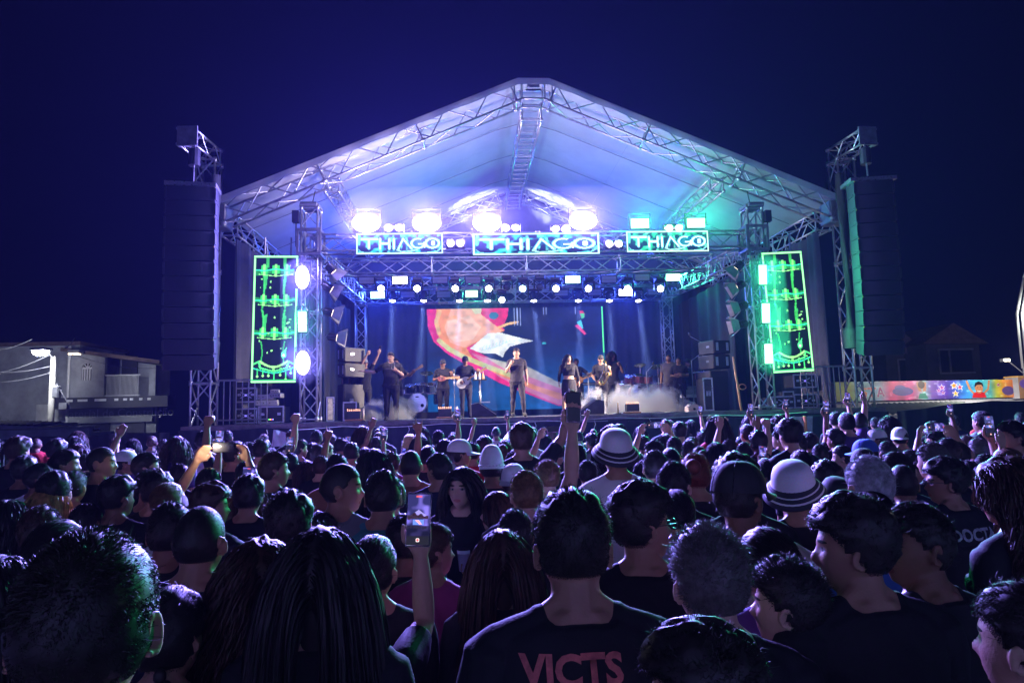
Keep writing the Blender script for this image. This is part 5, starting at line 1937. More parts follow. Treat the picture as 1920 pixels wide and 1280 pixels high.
def striped_mat(name, base, dark):
    """bucket hat cloth: rings of stripes round the brim and a seam line on the crown"""
    if name in MATS:
        return MATS[name]
    m = bpy.data.materials.new(name)
    m.use_nodes = True
    nt = m.node_tree
    b = nt.nodes['Principled BSDF']
    tc = nt.nodes.new('ShaderNodeTexCoord')
    sp = nt.nodes.new('ShaderNodeSeparateXYZ')
    nt.links.new(tc.outputs['Object'], sp.inputs[0])
    r2 = nt.nodes.new('ShaderNodeVectorMath')
    r2.operation = 'LENGTH'
    cx = nt.nodes.new('ShaderNodeCombineXYZ')
    nt.links.new(sp.outputs[0], cx.inputs[0])
    q = nt.nodes.new('ShaderNodeMath')
    q.operation = 'MULTIPLY'
    q.inputs[1].default_value = .84
    nt.links.new(sp.outputs[1], q.inputs[0])
    nt.links.new(q.outputs[0], cx.inputs[1])
    nt.links.new(cx.outputs[0], r2.inputs[0])
    cr = nt.nodes.new('ShaderNodeValToRGB')
    e = cr.color_ramp
    e.interpolation = 'CONSTANT'
    e.elements[0].position = 0
    e.elements[0].color = (*base, 1)
    e.elements[1].position = .088
    e.elements[1].color = (*dark, 1)
    for p, c in ((.098, base), (.103, dark), (.115, base), (.120, dark), (.131, base)):
        k = e.elements.new(p)
        k.color = (*c, 1)
    nt.links.new(r2.outputs['Value'], cr.inputs['Fac'])
    nz = nt.nodes.new('ShaderNodeTexNoise')
    nz.inputs['Scale'].default_value = 30
    mx = nt.nodes.new('ShaderNodeMix')
    mx.data_type = 'RGBA'
    mx.blend_type = 'MULTIPLY'
    mx.inputs['Factor'].default_value = .35
    nt.links.new(cr.outputs['Color'], mx.inputs['A'])
    nt.links.new(nz.outputs['Color'], mx.inputs['B'])
    nt.links.new(mx.outputs['Result'], b.inputs['Base Color'])
    b.inputs['Roughness'].default_value = .75
    MATS[name] = m
    return m

SKIN = {'l': (.50, .30, .21), 'm': (.33, .18, .115), 'd': (.19, .095, .058), 'k': (.09, .045, .03)}

def person(info, M, label, skin='m', shirt=(.02, .02, .025), pants=(.03, .035, .06), hair='short', hcol=DARK, hat=None, hatcol=None, group='people in the crowd', hat_yaw=0, hseed=0, stripes=None, beard=False, glasses=False):
    o = bpy.data.objects.new('person', info['mesh'])
    COL.objects.link(o)
    o.matrix_world = M
    o.material_slots[0].link = 'OBJECT'
    o.material_slots[0].material = people_mat(SKIN[skin], shirt, pants, stripes)
    tag(o, label, 'person', group)
    HM = info['head']
    if hair:
        h = bpy.data.objects.new('hair', hair_mesh(hair, hseed))
        COL.objects.link(h)
        h.parent = o
        h.matrix_local = HM
        h.material_slots[0].link = 'OBJECT'
        h.material_slots[0].material = hair_mat(hcol)
    if hat:
        k = bpy.data.objects.new('hat' if hat not in ('cap', 'beanie') else hat, cap_mesh(hat))
        COL.objects.link(k)
        k.parent = o
        k.matrix_local = HM @ Matrix.Translation((0, -.002, .012)) @ Matrix.Rotation(hat_yaw, 4, 'Z') @ Matrix.Rotation(-.10 if hat in ('cap', 'beanie') else .30, 4, 'X') @ Matrix.Scale(1.06, 4)
        k.material_slots[0].link = 'OBJECT'
        k.material_slots[0].material = hatcol
    if glasses:
        mb = MB()
        for s in (-1, 1):
            mb.path([Vector((s * .032 + .022 * math.cos(t), .101, .004 + .016 * math.sin(t))) for t in np.linspace(0, 2 * math.pi, 13)], .0018, 4)
            mb.tube((s * .054, .10, .008), (s * .08, .0, .012), .002, n=4)
        mb.tube((-.01, .103, .008), (.01, .103, .008), .002, n=4)
        gq = mb.build('glasses', BLKF, o)
        gq.matrix_local = HM
    return o

PHONE_BACK = pm('phone case', (.05, .05, .06), .25, 0, .2)
PHONE_RIM = pm('phone metal rim', (.7, .65, .75), .2, .9, .1)
def phone_pic(seed):
    W_, H_ = 54, 114
    r = np.random.default_rng(seed)
    a = raster(W_, H_, (.02, .02, .10) if seed % 2 else (.04, .05, .16))
    n = smooth_noise(H_, W_, 15, seed)
    a += np.clip(n - .5, 0, 1)[..., None] * np.array((.4, .3, 1.3))
    y = 38 + (seed % 6) * 3
    r_poly(a, [(6, y + 2), (27, y - 12), (48, y + 2), (48, y + 5), (6, y + 5)], (.35, .3, .8), .8)
    for x in range(8, 48, 5):
        r_ell(a, x, y + 6 + r.integers(0, 2), 1.6, 1.3, (1.2, 1.2, 1.4))
    r_poly(a, [(14, y + 10), (40, y + 10), (40, y + 22), (14, y + 22)], (.15, .3, 1.0), .7)
    r_poly(a, [(18, y + 11), (28, y + 11), (36, y + 21), (30, y + 21)], (1.0, .4, .35), .8)
    a[y + 24:] *= .18
    for x in range(3, 52, 7):
        r_ell(a, x + r.uniform(-2, 2), y + 27 + r.uniform(-1, 2), 3.5, 3.5, (.015, .012, .03))
    a[94:] = (.01, .01, .012)
    r_ell(a, 27, 103, 4.4, 4.4, (.9, .9, .9), .75)
    r_ell(a, 27, 103, 3, 3, (.9, .1, .1))
    r_poly(a, [(20, 3), (34, 3), (34, 7), (20, 7)], (.8, .1, .1), .8)
    return a
PHLED = led_mat('phone display', 1.6)
def phone(P, R, label, seed=0, back=False, scale=1.0, rim=None, on=True, flash=False):
    """P centre, R 3x3 orientation matrix (local -Y is the display, Z long side)"""
    M = Matrix.Translation(P) @ R.to_4x4() @ Matrix.Scale(scale, 4)
    o = empty('phone', label, 'phone', 'phones held up in the crowd', M=M)
    MB().box((-.037, -.004, -.078), (.037, .004, .078), bev=.0035).build('case', rim or PHONE_BACK, o, True)
    if on:
        pixel_mesh('display', phone_pic(seed), .067, .146, PHLED, o, TR((0, -.0046, 0)))
    else:
        MB().box((-.033, -.0049, -.073), (.033, -.0041, .073)).build('display', BLKF, o)
    c = MB().box((-.032, .0041, .035), (-.004, .0065, .068), bev=.001)
    c.build('camera_bump', BLKF, o)
    for z in (.044, .059):
        MB().lathe([(.0, .0), (.0055, .0), (.0055, .0015)], 10, TR((-.018, .0082, z), 0, -math.pi / 2), False).build('camera_lens', STEEL, o)
    if flash:
        MB().ball((-.008, .0075, .062), .006, 8, 5).build('flash', em('phone torch', (1, .9, .75), 40), o)
        light('POINT', 'lamp_light', M @ Vector((-.01, .05, .06)), (1, .82, .6), 2.2, o, .01)
    return o
# ================================================================ the crowd
V3 = Vector
POSES = {
    'down': dict(),
    'phoneR': dict(arms={'R': (V3((.30, .50, -.62)), V3((-.12, .38, .9)))}, palms={'R': (0, -1, 0)}, curls={'R': .75}),
    'phoneL': dict(arms={'L': (V3((-.30, .50, -.62)), V3((.12, .38, .9)))}, palms={'L': (0, -1, 0)}, curls={'L': .75}),
    'highR': dict(arms={'R': (V3((.26, .50, .42)), V3((-.02, .30, .95)))}, palms={'R': (0, -1, 0)}, curls={'R': .75}),
    'highL': dict(arms={'L': (V3((-.26, .50, .42)), V3((.02, .30, .95)))}, palms={'L': (0, -1, 0)}, curls={'L': .75}),
    'upR': dict(arms={'R': (V3((.30, .22, .9)), V3((.08, .12, .98)))}, palms={'R': (0, -1, 0)}, curls={'R': .8}),
    'both': dict(arms={'R': (V3((.30, .55, .35)), V3((-.38, .30, .85))), 'L': (V3((-.30, .55, .35)), V3((.38, .30, .85)))}, palms={'R': (-.6, -.6, 0), 'L': (.6, -.6, 0)}, curls={'R': .7, 'L': .7}),
    'fistR': dict(arms={'R': (V3((.42, .25, .62)), V3((.05, .15, .95)))}, palms={'R': (0, 1, 0)}, curls={'R': 1.7}),
    'fistL': dict(arms={'L': (V3((-.42, .25, .62)), V3((-.05, .15, .95)))}, palms={'L': (0, 1, 0)}, curls={'L': 1.5}),
    'hornsR': dict(arms={'R': (V3((.30, .22, .75)), V3((.05, .1, .98)))}, palms={'R': (0, 1, 0)}, curls={'R': .5}, hand_opt={'R': {'horns': True}}),
    'pointR': dict(arms={'R': (V3((.40, .35, .55)), V3((.12, .3, .9)))}, palms={'R': (0, 1, 0)}, curls={'R': 1.5}, hand_opt={'R': {'point': True}}),
    'reachR': dict(arms={'R': (V3((.75, .45, .20)), V3((.72, .35, .50)))}, palms={'R': (0, -1, .2)}, curls={'R': .7}),
    'openR': dict(arms={'R': (V3((.45, .25, .55)), V3((.30, .2, .85)))}, palms={'R': (-.3, 1, 0)}, curls={'R': .25}, hand_opt={'R': {'spread': .8}}),
    'liftR': dict(arms={'R': (V3((.22, .85, .30)), V3((-.05, .12, 1)))}, palms={'R': (0, -1, 0)}, curls={'R': .75}),
    'chest': dict(arms={'R': (V3((.25, .30, -.8)), V3((-.65, .55, .35)))}, palms={'R': (0, -1, 0)}, curls={'R': .8}),
}
HSTYLE_W = dict(buzz=.156, short=.168, fade=.170, curly=.186, afro=.27, slick=.166, long=.20, longcurly=.235, braid=.18, bun=.172, spiky=.172)
HSTYLE_T = dict(buzz=.006, short=.016, fade=.028, curly=.048, afro=.085, slick=.02, long=.018, longcurly=.034, braid=.03, bun=.018, spiky=.04)
ZONES = [(60, 'at the left edge, below the dark roofs'), (130, 'below the street lamp'), (300, 'below the balcony house'), (420, 'below the left loudspeaker array'), (560, 'below the left drum screen'), (660, 'below the left front tower'), (760, 'below the performer holding a phone'), (860, 'below the drum kit'), (940, 'below the left monitor wedge'), (1020, 'below the lead singer'), (1090, 'below the woman singer'), (1170, 'below the saxophonist'), (1300, 'below the stage smoke'), (1410, 'below the right speaker stack'), (1530, 'below the right drum screen'), (1680, 'below the right loudspeaker array'), (1830, 'below the painted mural'), (9999, 'at the right edge')]
SHIRTS = {'k': (.016, .016, .02), 'n': (.02, .025, .06), 'w': (.62, .62, .62), 'g': (.16, .17, .19), 'r': (.45, .02, .03), 'b': (.04, .10, .32), 'c': (.50, .46, .36), 't': (.05, .20, .22), 'p': (.30, .05, .16), 'o': (.20, .09, .05), 'y': (.5, .38, .06), 'v': (.10, .05, .20)}
HAIRC = {'d': DARK, 'b': BROWN, 'y': BLOND, 'g': GREY, 'a': ASH, 'h': BROWNHL, 'r': (.16, .03, .015)}
WCAP = pm('white cap cotton', (.70, .70, .72), .8, 0, .1, 20, .1)
KCAP = pm('black cap cotton', (.02, .02, .025), .8, 0, .3, 20, .1)
BCAP = pm('blue cap cotton', (.04, .10, .42), .8, 0, .2, 20, .1)
STRAW = pm('straw hat', (.55, .40, .18), .8, 0, .2, 40, .3)
STR1 = striped_mat('striped bucket hat cotton', (.66, .66, .68), (.02, .022, .04))
HATC = {'w': WCAP, 'k': KCAP, 'b': BCAP, 's': STRAW, '1': STR1}
CROWD = []
def C(px, top, w_, desc, hair='short', hc='d', sk='m', sh='k', hy=0., yaw=0., pose='down', fem=False, hat=None, hatc=None, hat_yaw=0, ph=None, label=None, vox=None, build=1.0, glasses=False, stripes=None, sleeve=None, H=None, hs=0):
    CROWD.append(dict(px=px, top=top, w=w_, desc=desc, hair=hair, hc=hc, sk=sk, sh=sh, hy=hy, yaw=yaw, pose=pose, fem=fem, hat=hat, hatc=hatc, hat_yaw=hat_yaw, ph=ph, label=label, vox=vox, build=build, glasses=glasses, stripes=stripes, sleeve=sleeve, H=H, hs=hs))

# --- nearest to the camera
C(170, 990, 235, 'huge dark short-haired head with its right ear lit', 'short', sk='m', sh='k', hy=.12, yaw=.1, vox=.006)
C(1070, 912, 138, 'man seen from behind in black T-shirt with faded red print', 'fade', sk='m', sh='k', hy=-.06, vox=.006, build=1.08)
C(1322, 970, 132, 'person with ash-coloured tousled hair', 'spiky', 'a', sk='l', sh='k', hy=.1, vox=.007)
C(1590, 915, 128, 'man with curly-topped fade turning his face left', 'curly', sk='m', sh='k', hy=.9, yaw=.15, vox=.007, build=1.12, hs=1)
C(1305, 1145, 190, 'person cut off by the bottom edge, face turned left', 'curly', sk='l', sh='k', hy=.95, yaw=.3, vox=.006, H=1.56, hs=2)
C(1470, 1033, 112, 'man with slicked-up hair, left cheek and ear showing', 'spiky', sk='l', sh='k', hy=.7, yaw=.2, vox=.007, hs=1)
C(602, 985, 150, 'woman with long straight dark hair down her back', 'long', 'd', sk='m', sh='k', fem=True, vox=.008)
C(490, 1005, 150, 'woman with long frizzy curls rimmed in violet', 'longcurly', 'b', sk='m', sh='k', fem=True, hy=.3, vox=.008)
C(1888, 852, 118, 'woman with long curly hair looking left', 'longcurly', 'b', sk='m', sh='k', fem=True, hy=.8, yaw=.2, vox=.008)
C(1710, 940, 106, 'short-haired man in left profile', 'short', sk='d', sh='k', hy=1.15, yaw=.3, vox=.007, hs=1)
C(1199, 892, 106, 'curly-topped man with glasses in right profile', 'curly', sk='m', sh='k', hy=-1.0, yaw=-.3, vox=.007, glasses=True, pose='chest')
C(1915, 1088, 150, 'person half out of the frame at the bottom corner', 'short', sk='l', sh='k', hy=.4, yaw=.1, vox=.008)
C(940, 990, 100, 'woman with straight parted long hair', 'long', 'b', sk='m', sh='k', fem=True, vox=.008, hs=1)
C(1434, 985, 95, 'bowed dark-haired person in dark violet top', 'slick', sk='m', sh='v', hy=.4, vox=.008)
C(320, 1092, 90, 'girl with curly crown and beaded braid', 'braid', sk='m', sh='k', fem=True, hy=-.3, vox=.008, H=1.5)
C(650, 1056, 110, 'short person holding a big phone upright', 'short', 'd', sk='l', sh='k', fem=True, pose='liftR', ph=3, vox=.007, H=1.50)
C(0, 1040, 130, 'dark-haired person cut by the left edge', 'long', 'd', sk='m', sh='k', fem=True, vox=.009)
C(377, 947, 88, 'man with close-cropped hair and dark crew neck', 'buzz', sk='m', sh='n', hy=-.1, vox=.007, hs=1)
C(320, 940, 76, 'person with round dark hair', 'short', sk='d', sh='k', hy=.2, hs=2)
C(110, 972, 84, 'person with swept dark hair', 'slick', sk='m', sh='k', hy=-.5, fem=True)
C(542, 911, 86, 'broad-necked man with wavy dark hair', 'curly', sk='l', sh='k', hy=.1, build=1.15, vox=.008)
C(718, 880, 66, 'broad man in pale blue printed T-shirt', 'short', sk='m', sh='t', build=1.18, vox=.008, hs=1)
C(641, 868, 62, 'man in grey-blue polo shirt, right profile', 'buzz', sk='m', sh='g', hy=-1.1, yaw=-.3, build=1.1, vox=.008)
C(812, 980, 66, 'person in right profile behind the raised phone', 'short', 'b', sk='m', sh='p', hy=-.9, yaw=-.2, fem=True)
C(760, 958, 66, 'person with short curls', 'curly', sk='d', sh='k', hs=2)
C(598, 955, 64, 'person with thick curly hair', 'curly', 'd', sk='m', sh='k', hy=-.3)
C(965, 953, 66, 'person with smooth short dark hair', 'short', sk='m', sh='k', hs=2)
C(700, 1000, 84, 'person with dark parted hair', 'slick', sk='m', sh='k', fem=True, hy=-.2)
C(865, 874, 62, 'woman facing the camera with long dark hair', 'long', 'd', sk='l', sh='k', fem=True, yaw=math.pi - .25, hy=-.1, pose='phoneR', ph='back', vox=.007)
C(932, 920, 60, 'laughing woman in left profile drinking from a cup', 'long', 'b', sk='l', sh='k', fem=True, yaw=1.1, hy=.5, pose='chest', vox=.008, hs=1)
C(1383, 862, 90, 'man in black cap with brim pointing right', 'short', sk='d', sh='c', hy=-.8, yaw=-.2, hat='cap', hatc='k', vox=.008)
C(1484, 855, 78, 'man in white bucket hat with dark striped brim', 'short', sk='m', sh='k', hy=-.6, hat='bucket', hatc='1', vox=.008)
C(1152, 797, 62, 'tall man in striped white bucket hat', 'short', sk='m', sh='w', hat='bucket', hatc='1', vox=.008)
C(1566, 888, 62, 'person in dark wide-brimmed hat', 'short', sk='d', sh='k', hat='brimhat', hatc='k', hy=.3)
C(1625, 853, 78, 'grey-haired person', 'short', 'g', sk='l', sh='k', vox=.009, hs=1)
C(1376, 842, 80, 'person with wide curly hair', 'curly', sk='d', sh='k', hs=1)
C(1632, 918, 74, 'person in dark blue hood behind the fade-haired man', 'slick', 'd', sk='m', sh='b')
C(1262, 864, 62, 'short-haired man with pale cheek turned right', 'short', sk='l', sh='k', hy=-.7, hs=1)
C(1301, 847, 56, 'person with violet-rimmed smooth hair', 'bun', 'r', sk='m', sh='k', fem=True, hy=-.4)
C(1268, 915, 62, 'person with smooth dark bob', 'slick', sk='m', sh='g', fem=True)
C(1768, 851, 62, 'curly man with glasses in black DOCTA T-shirt', 'curly', sk='m', sh='k', hy=.9, yaw=.2, glasses=True, build=1.15, vox=.008)
C(1689, 870, 50, 'man with buzz cut', 'buzz', sk='d', sh='k', hy=-.3, build=1.1)
C(1677, 846, 52, 'person with rounded short hair', 'short', sk='m', sh='n', hy=.3)
C(985, 880, 60, 'person raising a phone high above the crowd', 'short', 'h', sk='l', sh='k', hy=.3, pose='upR', ph='dark', vox=.007)
C(921, 832, 46, 'man in tall white beanie', 'short', sk='d', sh='k', hat='beanie', hatc='w', build=1.1)
C(962, 868, 44, 'person with white cap worn backwards', 'short', 'b', sk='l', sh='w', hat='cap', hatc='w', hat_yaw=math.pi, hy=-.4)
C(840, 866, 38, 'person in white cap behind the long-haired woman', 'short', sk='m', sh='n', hat='cap', hatc='w', hat_yaw=2.6)
C(862, 822, 38, 'man in white cap and red shirt', 'short', sk='m', sh='r', hat='cap', hatc='w', hy=-1.0, yaw=-.2)
C(770, 843, 40, 'bare-shouldered person with cropped hair', 'buzz', sk='m', sh='o', build=1.1)
C(222, 889, 54, 'man with curly-top fade and glowing red ear', 'fade', sk='d', sh='k', hy=-.5, pose='reachR', ph=5, vox=.008, hs=1)
C(95, 912, 62, 'woman with long blond highlights', 'long', 'y', sk='l', sh='k', fem=True, hy=-.5, hs=1)
C(77, 947, 66, 'person with short brown hair', 'short', 'b', sk='m', sh='k', hs=1)
C(15, 935, 76, 'woman with long shiny curls', 'longcurly', 'd', sk='m', sh='n', fem=True, hs=1)
C(162, 942, 50, 'person with smooth short hair, head bowed', 'short', sk='m', sh='n')
C(397, 898, 60, 'curly-haired person in right profile', 'curly', 'b', sk='m', sh='k', hy=-.9, yaw=-.2, hs=1)
C(315, 902, 50, 'person with highlighted brown hair', 'slick', 'h', sk='l', sh='w', hy=-.3)
C(282, 878, 48, 'person with neat short hair', 'short', sk='m', sh='n', hy=-.3)
C(467, 884, 56, 'person with bushy curls', 'curly', sk='m', sh='k')
C(472, 911, 54, 'woman with long brown hair', 'long', 'b', sk='m', sh='k', fem=True)
C(392, 876, 44, 'person holding a phone with its torch on', 'short', sk='m', sh='k', pose='both', ph='flash', hs=1)
C(702, 840, 50, 'woman with long dark hair filming', 'long', 'd', sk='m', sh='k', fem=True, pose='phoneL', ph=8)
C(822, 848, 44, 'stocky man in dark shirt, head turned left', 'short', sk='m', sh='n', hy=.8, build=1.12)
C(515, 846, 46, 'man with short hair in right profile', 'short', 'b', sk='m', sh='k', hy=-.9, yaw=-.2, pose='phoneL', ph=11)
C(1025, 858, 42, 'person with brown tousled hair', 'spiky', 'h', sk='l', sh='n', hy=.5)
C(1210, 860, 46, 'person with straight dark hair', 'long', 'd', sk='m', sh='k', fem=True)
C(1227, 843, 46, 'person with round dark hair', 'short', sk='m', sh='k', hs=2)
C(1547, 858, 52, 'person with curly dark hair', 'curly', sk='m', sh='k', hs=1)
C(1729, 860, 34, 'person in profile with greenish rim light', 'short', sk='l', sh='k', hy=.9)
C(1745, 828, 48, 'person with rounded hair tinted green', 'short', 'a', sk='m', sh='k', hy=.4, hs=1)
# --- middle and far rows
C(12, 862, 30, 'man with short hair in dark blue shirt', 'short', sk='m', sh='n', hy=-.5)
C(47, 850, 40, 'person with curly bob', 'curly', sk='d', sh='k', fem=True)
C(75, 868, 40, 'short-haired person in white shirt, right profile', 'short', sk='d', sh='w', hy=-1.0)
C(125, 840, 40, 'woman with slick hair in right profile', 'slick', sk='m', sh='k', fem=True, hy=-1.0, yaw=-.2)
C(160, 850, 28, 'person half hidden behind others', 'short', sk='m', sh='k')
C(192, 837, 41, 'tall man with cropped hair in right profile', 'buzz', sk='m', sh='k', hy=-1.05, yaw=-.3)
C(237, 843, 32, 'person in white cap facing right', 'short', sk='m', sh='k', hat='cap', hatc='w', hy=-.5, yaw=-.7)
C(275, 847, 40, 'man with glasses looking right', 'short', sk='l', sh='k', hy=-.9, yaw=-.2, glasses=True)
C(140, 880, 42, 'person with shiny dark hair', 'slick', sk='m', sh='n', fem=True, hs=1)
C(164, 884, 32, 'person in right profile with lit nose', 'short', sk='m', sh='k', hy=-1.1)
C(337, 868, 34, 'person filming with a sideways phone', 'short', sk='m', sh='k', pose='highR', ph=4)
C(440, 826, 34, 'man with fade haircut raising one hand', 'fade', sk='m', sh='k', hy=-.9, pose='fistL')
C(422, 858, 36, 'woman with blond hair', 'long', 'y', sk='l', sh='k', fem=True, hs=1)
C(460, 864, 34, 'person with smooth hair', 'short', sk='m', sh='k')
C(490, 822, 30, 'person in white shirt with a hand up', 'short', sk='l', sh='w', pose='fistR')
C(545, 848, 30, 'person pointing one finger up', 'short', sk='m', sh='k', pose='pointR')
C(562, 822, 26, 'person in right profile', 'short', sk='m', sh='k', hy=-.9)
C(575, 862, 34, 'person holding a bright phone high', 'long', 'b', sk='m', sh='k', fem=True, pose='highL', ph=6)
C(596, 832, 27, 'person with teal-tinted hair', 'short', sk='m', sh='k')
C(612, 829, 24, 'red-haired person', 'slick', 'r', sk='l', sh='k', hy=-.9)
C(602, 853, 30, 'short-haired person with pale neck', 'short', 'b', sk='l', sh='k')
C(632, 850, 40, 'person with rounded dark hair', 'short', sk='m', sh='o', hs=2)
C(642, 820, 24, 'person with curly short hair', 'curly', sk='m', sh='k')
C(659, 828, 28, 'person with flat-topped short hair', 'fade', sk='m', sh='k')
C(684, 838, 26, 'woman filming with a small phone', 'long', 'd', sk='l', sh='k', fem=True, pose='highR', ph=7)
C(706, 818, 22, 'person with smooth short hair', 'short', sk='m', sh='k', hs=1)
C(735, 846, 30, 'person making a horned hand sign', 'short', 'b', sk='m', sh='p', pose='hornsR')
C(768, 813, 24, 'person in straw fedora', 'short', sk='m', sh='w', hat='fedora', hatc='s')
C(787, 815, 28, 'woman with loose dark hair', 'long', 'd', sk='m', sh='k', fem=True)
C(802, 834, 30, 'person with wavy hair', 'slick', sk='m', sh='k', hs=1)
C(822, 806, 23, 'person filming with a lit phone', 'short', sk='m', sh='k', pose='highR', ph=9)
C(834, 822, 30, 'woman with hair over her shoulders', 'long', 'd', sk='m', sh='n', fem=True, hs=1)
C(886, 828, 28, 'person in red shirt', 'short', sk='m', sh='r', hy=-.5)
C(908, 814, 30, 'person with bushy hair', 'curly', sk='d', sh='k', hs=1)
C(951, 834, 26, 'person in pale cap', 'short', sk='m', sh='k', hat='cap', hatc='w', hat_yaw=2.8)
C(960, 822, 27, 'person in blue cap', 'short', sk='m', sh='k', hat='cap', hatc='b', hat_yaw=2.9)
C(965, 843, 36, 'person with neat dark hair', 'short', sk='m', sh='k', hs=2)
C(996, 806, 24, 'tall man in white T-shirt', 'fade', sk='d', sh='w', build=1.1)
C(980, 838, 26, 'person with plain dark hair', 'slick', sk='m', sh='k')
C(1045, 826, 27, 'person raising both arms to film', 'short', sk='l', sh='k', pose='both', ph='dark')
C(1074, 848, 32, 'woman with straight hair', 'long', 'd', sk='m', sh='k', fem=True, hs=1)
C(1082, 830, 31, 'person with dark bob', 'slick', sk='m', sh='k', fem=True)
C(1100, 862, 34, 'person in dark hood', 'short', sk='m', sh='k', hs=1)
C(1205, 814, 25, 'person with fluffy hair', 'curly', sk='m', sh='k')
C(1225, 825, 32, 'man looking round over his shoulder', 'short', sk='m', sh='k', hy=1.0)
C(1240, 818, 27, 'person lifting both arms', 'short', sk='l', sh='k', pose='both', ph=12)
C(1263, 818, 28, 'person with soft dark hair', 'short', sk='m', sh='k', hs=1)
C(1256, 838, 33, 'woman with smooth dark hair', 'slick', sk='m', sh='k', fem=True)
C(1290, 826, 28, 'person reaching one arm forward', 'short', sk='l', sh='k', pose='openR')
C(1310, 836, 30, 'person filming with an upright phone', 'bun', 'b', sk='l', sh='k', fem=True, pose='phoneR', ph=13)
C(1340, 799, 26, 'person with round afro', 'afro', sk='d', sh='k')
C(1341, 828, 36, 'woman with long black hair', 'long', 'd', sk='m', sh='k', fem=True)
C(1366, 822, 26, 'person with a hand held open', 'short', sk='m', sh='k', pose='openR')
C(1395, 828, 28, 'person with smooth hair and a hand up', 'short', sk='l', sh='k', pose='fistR')
C(1420, 806, 31, 'tall man with flat-top haircut', 'fade', sk='k', sh='k', hs=1)
C(1408, 832, 26, 'person filming beside the flat-top man', 'short', sk='m', sh='k', pose='phoneL', ph=14)
C(1434, 857, 30, 'person with combed hair', 'slick', sk='m', sh='k')
C(1460, 806, 24, 'person in left profile near the placard', 'short', sk='l', sh='k', hy=.9)
C(1493, 810, 33, 'person filming, hair edged with green', 'short', sk='m', sh='k', pose='phoneL', ph=15, hs=1)
C(1516, 808, 28, 'curly person holding a phone up', 'curly', sk='m', sh='k', pose='upR', ph=16)
C(1500, 842, 36, 'person with dark wavy hair', 'slick', sk='m', sh='k', hs=1)
C(1536, 832, 28, 'person in dark top', 'short', sk='m', sh='k', hs=2)
C(1564, 801, 29, 'curly person filming with a glowing phone', 'curly', sk='m', sh='k', hy=.6, pose='phoneR', ph=17)
C(1577, 834, 30, 'person in left profile', 'slick', sk='l', sh='k', hy=1.0)
C(1620, 822, 38, 'person in blue baseball cap', 'short', sk='m', sh='k', hat='cap', hatc='b', hy=.4)
C(1617, 839, 44, 'person in black cap', 'short', sk='m', sh='k', hat='cap', hatc='k', hy=-.4)
C(1642, 803, 27, 'person in white cap facing left', 'short', sk='m', sh='w', hat='cap', hatc='w', hy=.6, yaw=.5)
C(1662, 826, 30, 'person with short dark hair', 'short', sk='m', sh='k')
C(1671, 800, 20, 'small far person with pale hair', 'short', 'a', sk='l', sh='k')
C(1685, 800, 27, 'person in grey cap', 'short', sk='m', sh='g', hat='cap', hatc='w', hat_yaw=2.5)
C(1705, 842, 36, 'person filming with a blue-lit phone', 'short', sk='m', sh='k', pose='phoneR', ph=18)
C(1747, 788, 29, 'tall person with curly hair', 'curly', sk='m', sh='r')
C(1752, 808, 27, 'person in left profile with green rim', 'short', sk='l', sh='k', hy=1.0)
C(1775, 820, 40, 'person with straight short hair', 'short', sk='m', sh='k', hs=1)
C(1795, 828, 34, 'person holding a phone sideways overhead', 'short', sk='m', sh='k', pose='both', ph=19)
C(1815, 862, 40, 'person raising an arm with a wristwatch', 'bun', sk='l', sh='k', fem=True, pose='openR')
C(1832, 820, 32, 'person with round hair edged green', 'short', 'a', sk='m', sh='k', hs=2)
C(1846, 850, 40, 'person lifting a bright blue phone', 'short', sk='m', sh='k', pose='highR', ph=20)
C(1893, 787, 44, 'bearded man in left profile rimmed green', 'short', sk='m', sh='k', hy=1.1, yaw=.2)
C(1909, 823, 32, 'person with dark hair by the edge', 'short', sk='m', sh='k', hs=1)
C(1886, 838, 40, 'person with light streaks in hair', 'slick', 'h', sk='l', sh='k', hy=.6)

def ray(px, py):
    return _f + RR * ((px - 960) / FPX) + UU * ((640 - py) / FPX)

def solve(c):
    W_ = HSTYLE_W[c['hair']] if not c['hat'] else {'cap': .178, 'beanie': .182, 'bucket': .19, 'brimhat': .2, 'fedora': .19}[c['hat']]
    T_ = 1.729 + (HSTYLE_T[c['hair']] if not c['hat'] else {'cap': .03, 'beanie': .065, 'bucket': .05, 'brimhat': .05, 'fedora': .05}[c['hat']])
    d = FPX * W_ / c['w']
    r = ray(c['px'], c['top'])
    if c['H']:
        if abs(r.z) > 1e-4 and r.z < 0:
            d = (c['H'] * T_ / 1.729 - CAM.z) / r.z
            d = min(max(d, 1.1), 12)
    for _ in range(6):
        z = CAM.z + r.z * d
        S = z / T_
        if S < .86 and r.z < 0:
            d = (.86 * T_ - CAM.z) / r.z
        elif S > 1.08 and r.z < 0:
            d = (1.08 * T_ - CAM.z) / r.z
        else:
            d2 = FPX * W_ * S / c['w']
            if not c['H']:
                d = d * .5 + d2 * .5
    d = min(max(d, .86), 13.8)
    P = CAM + r * d
    return P, max(.84, min(1.12, P.z / T_)), d
placed = []
for c in CROWD:
    P, S, d = solve(c)
    placed.append([P.x, P.y])
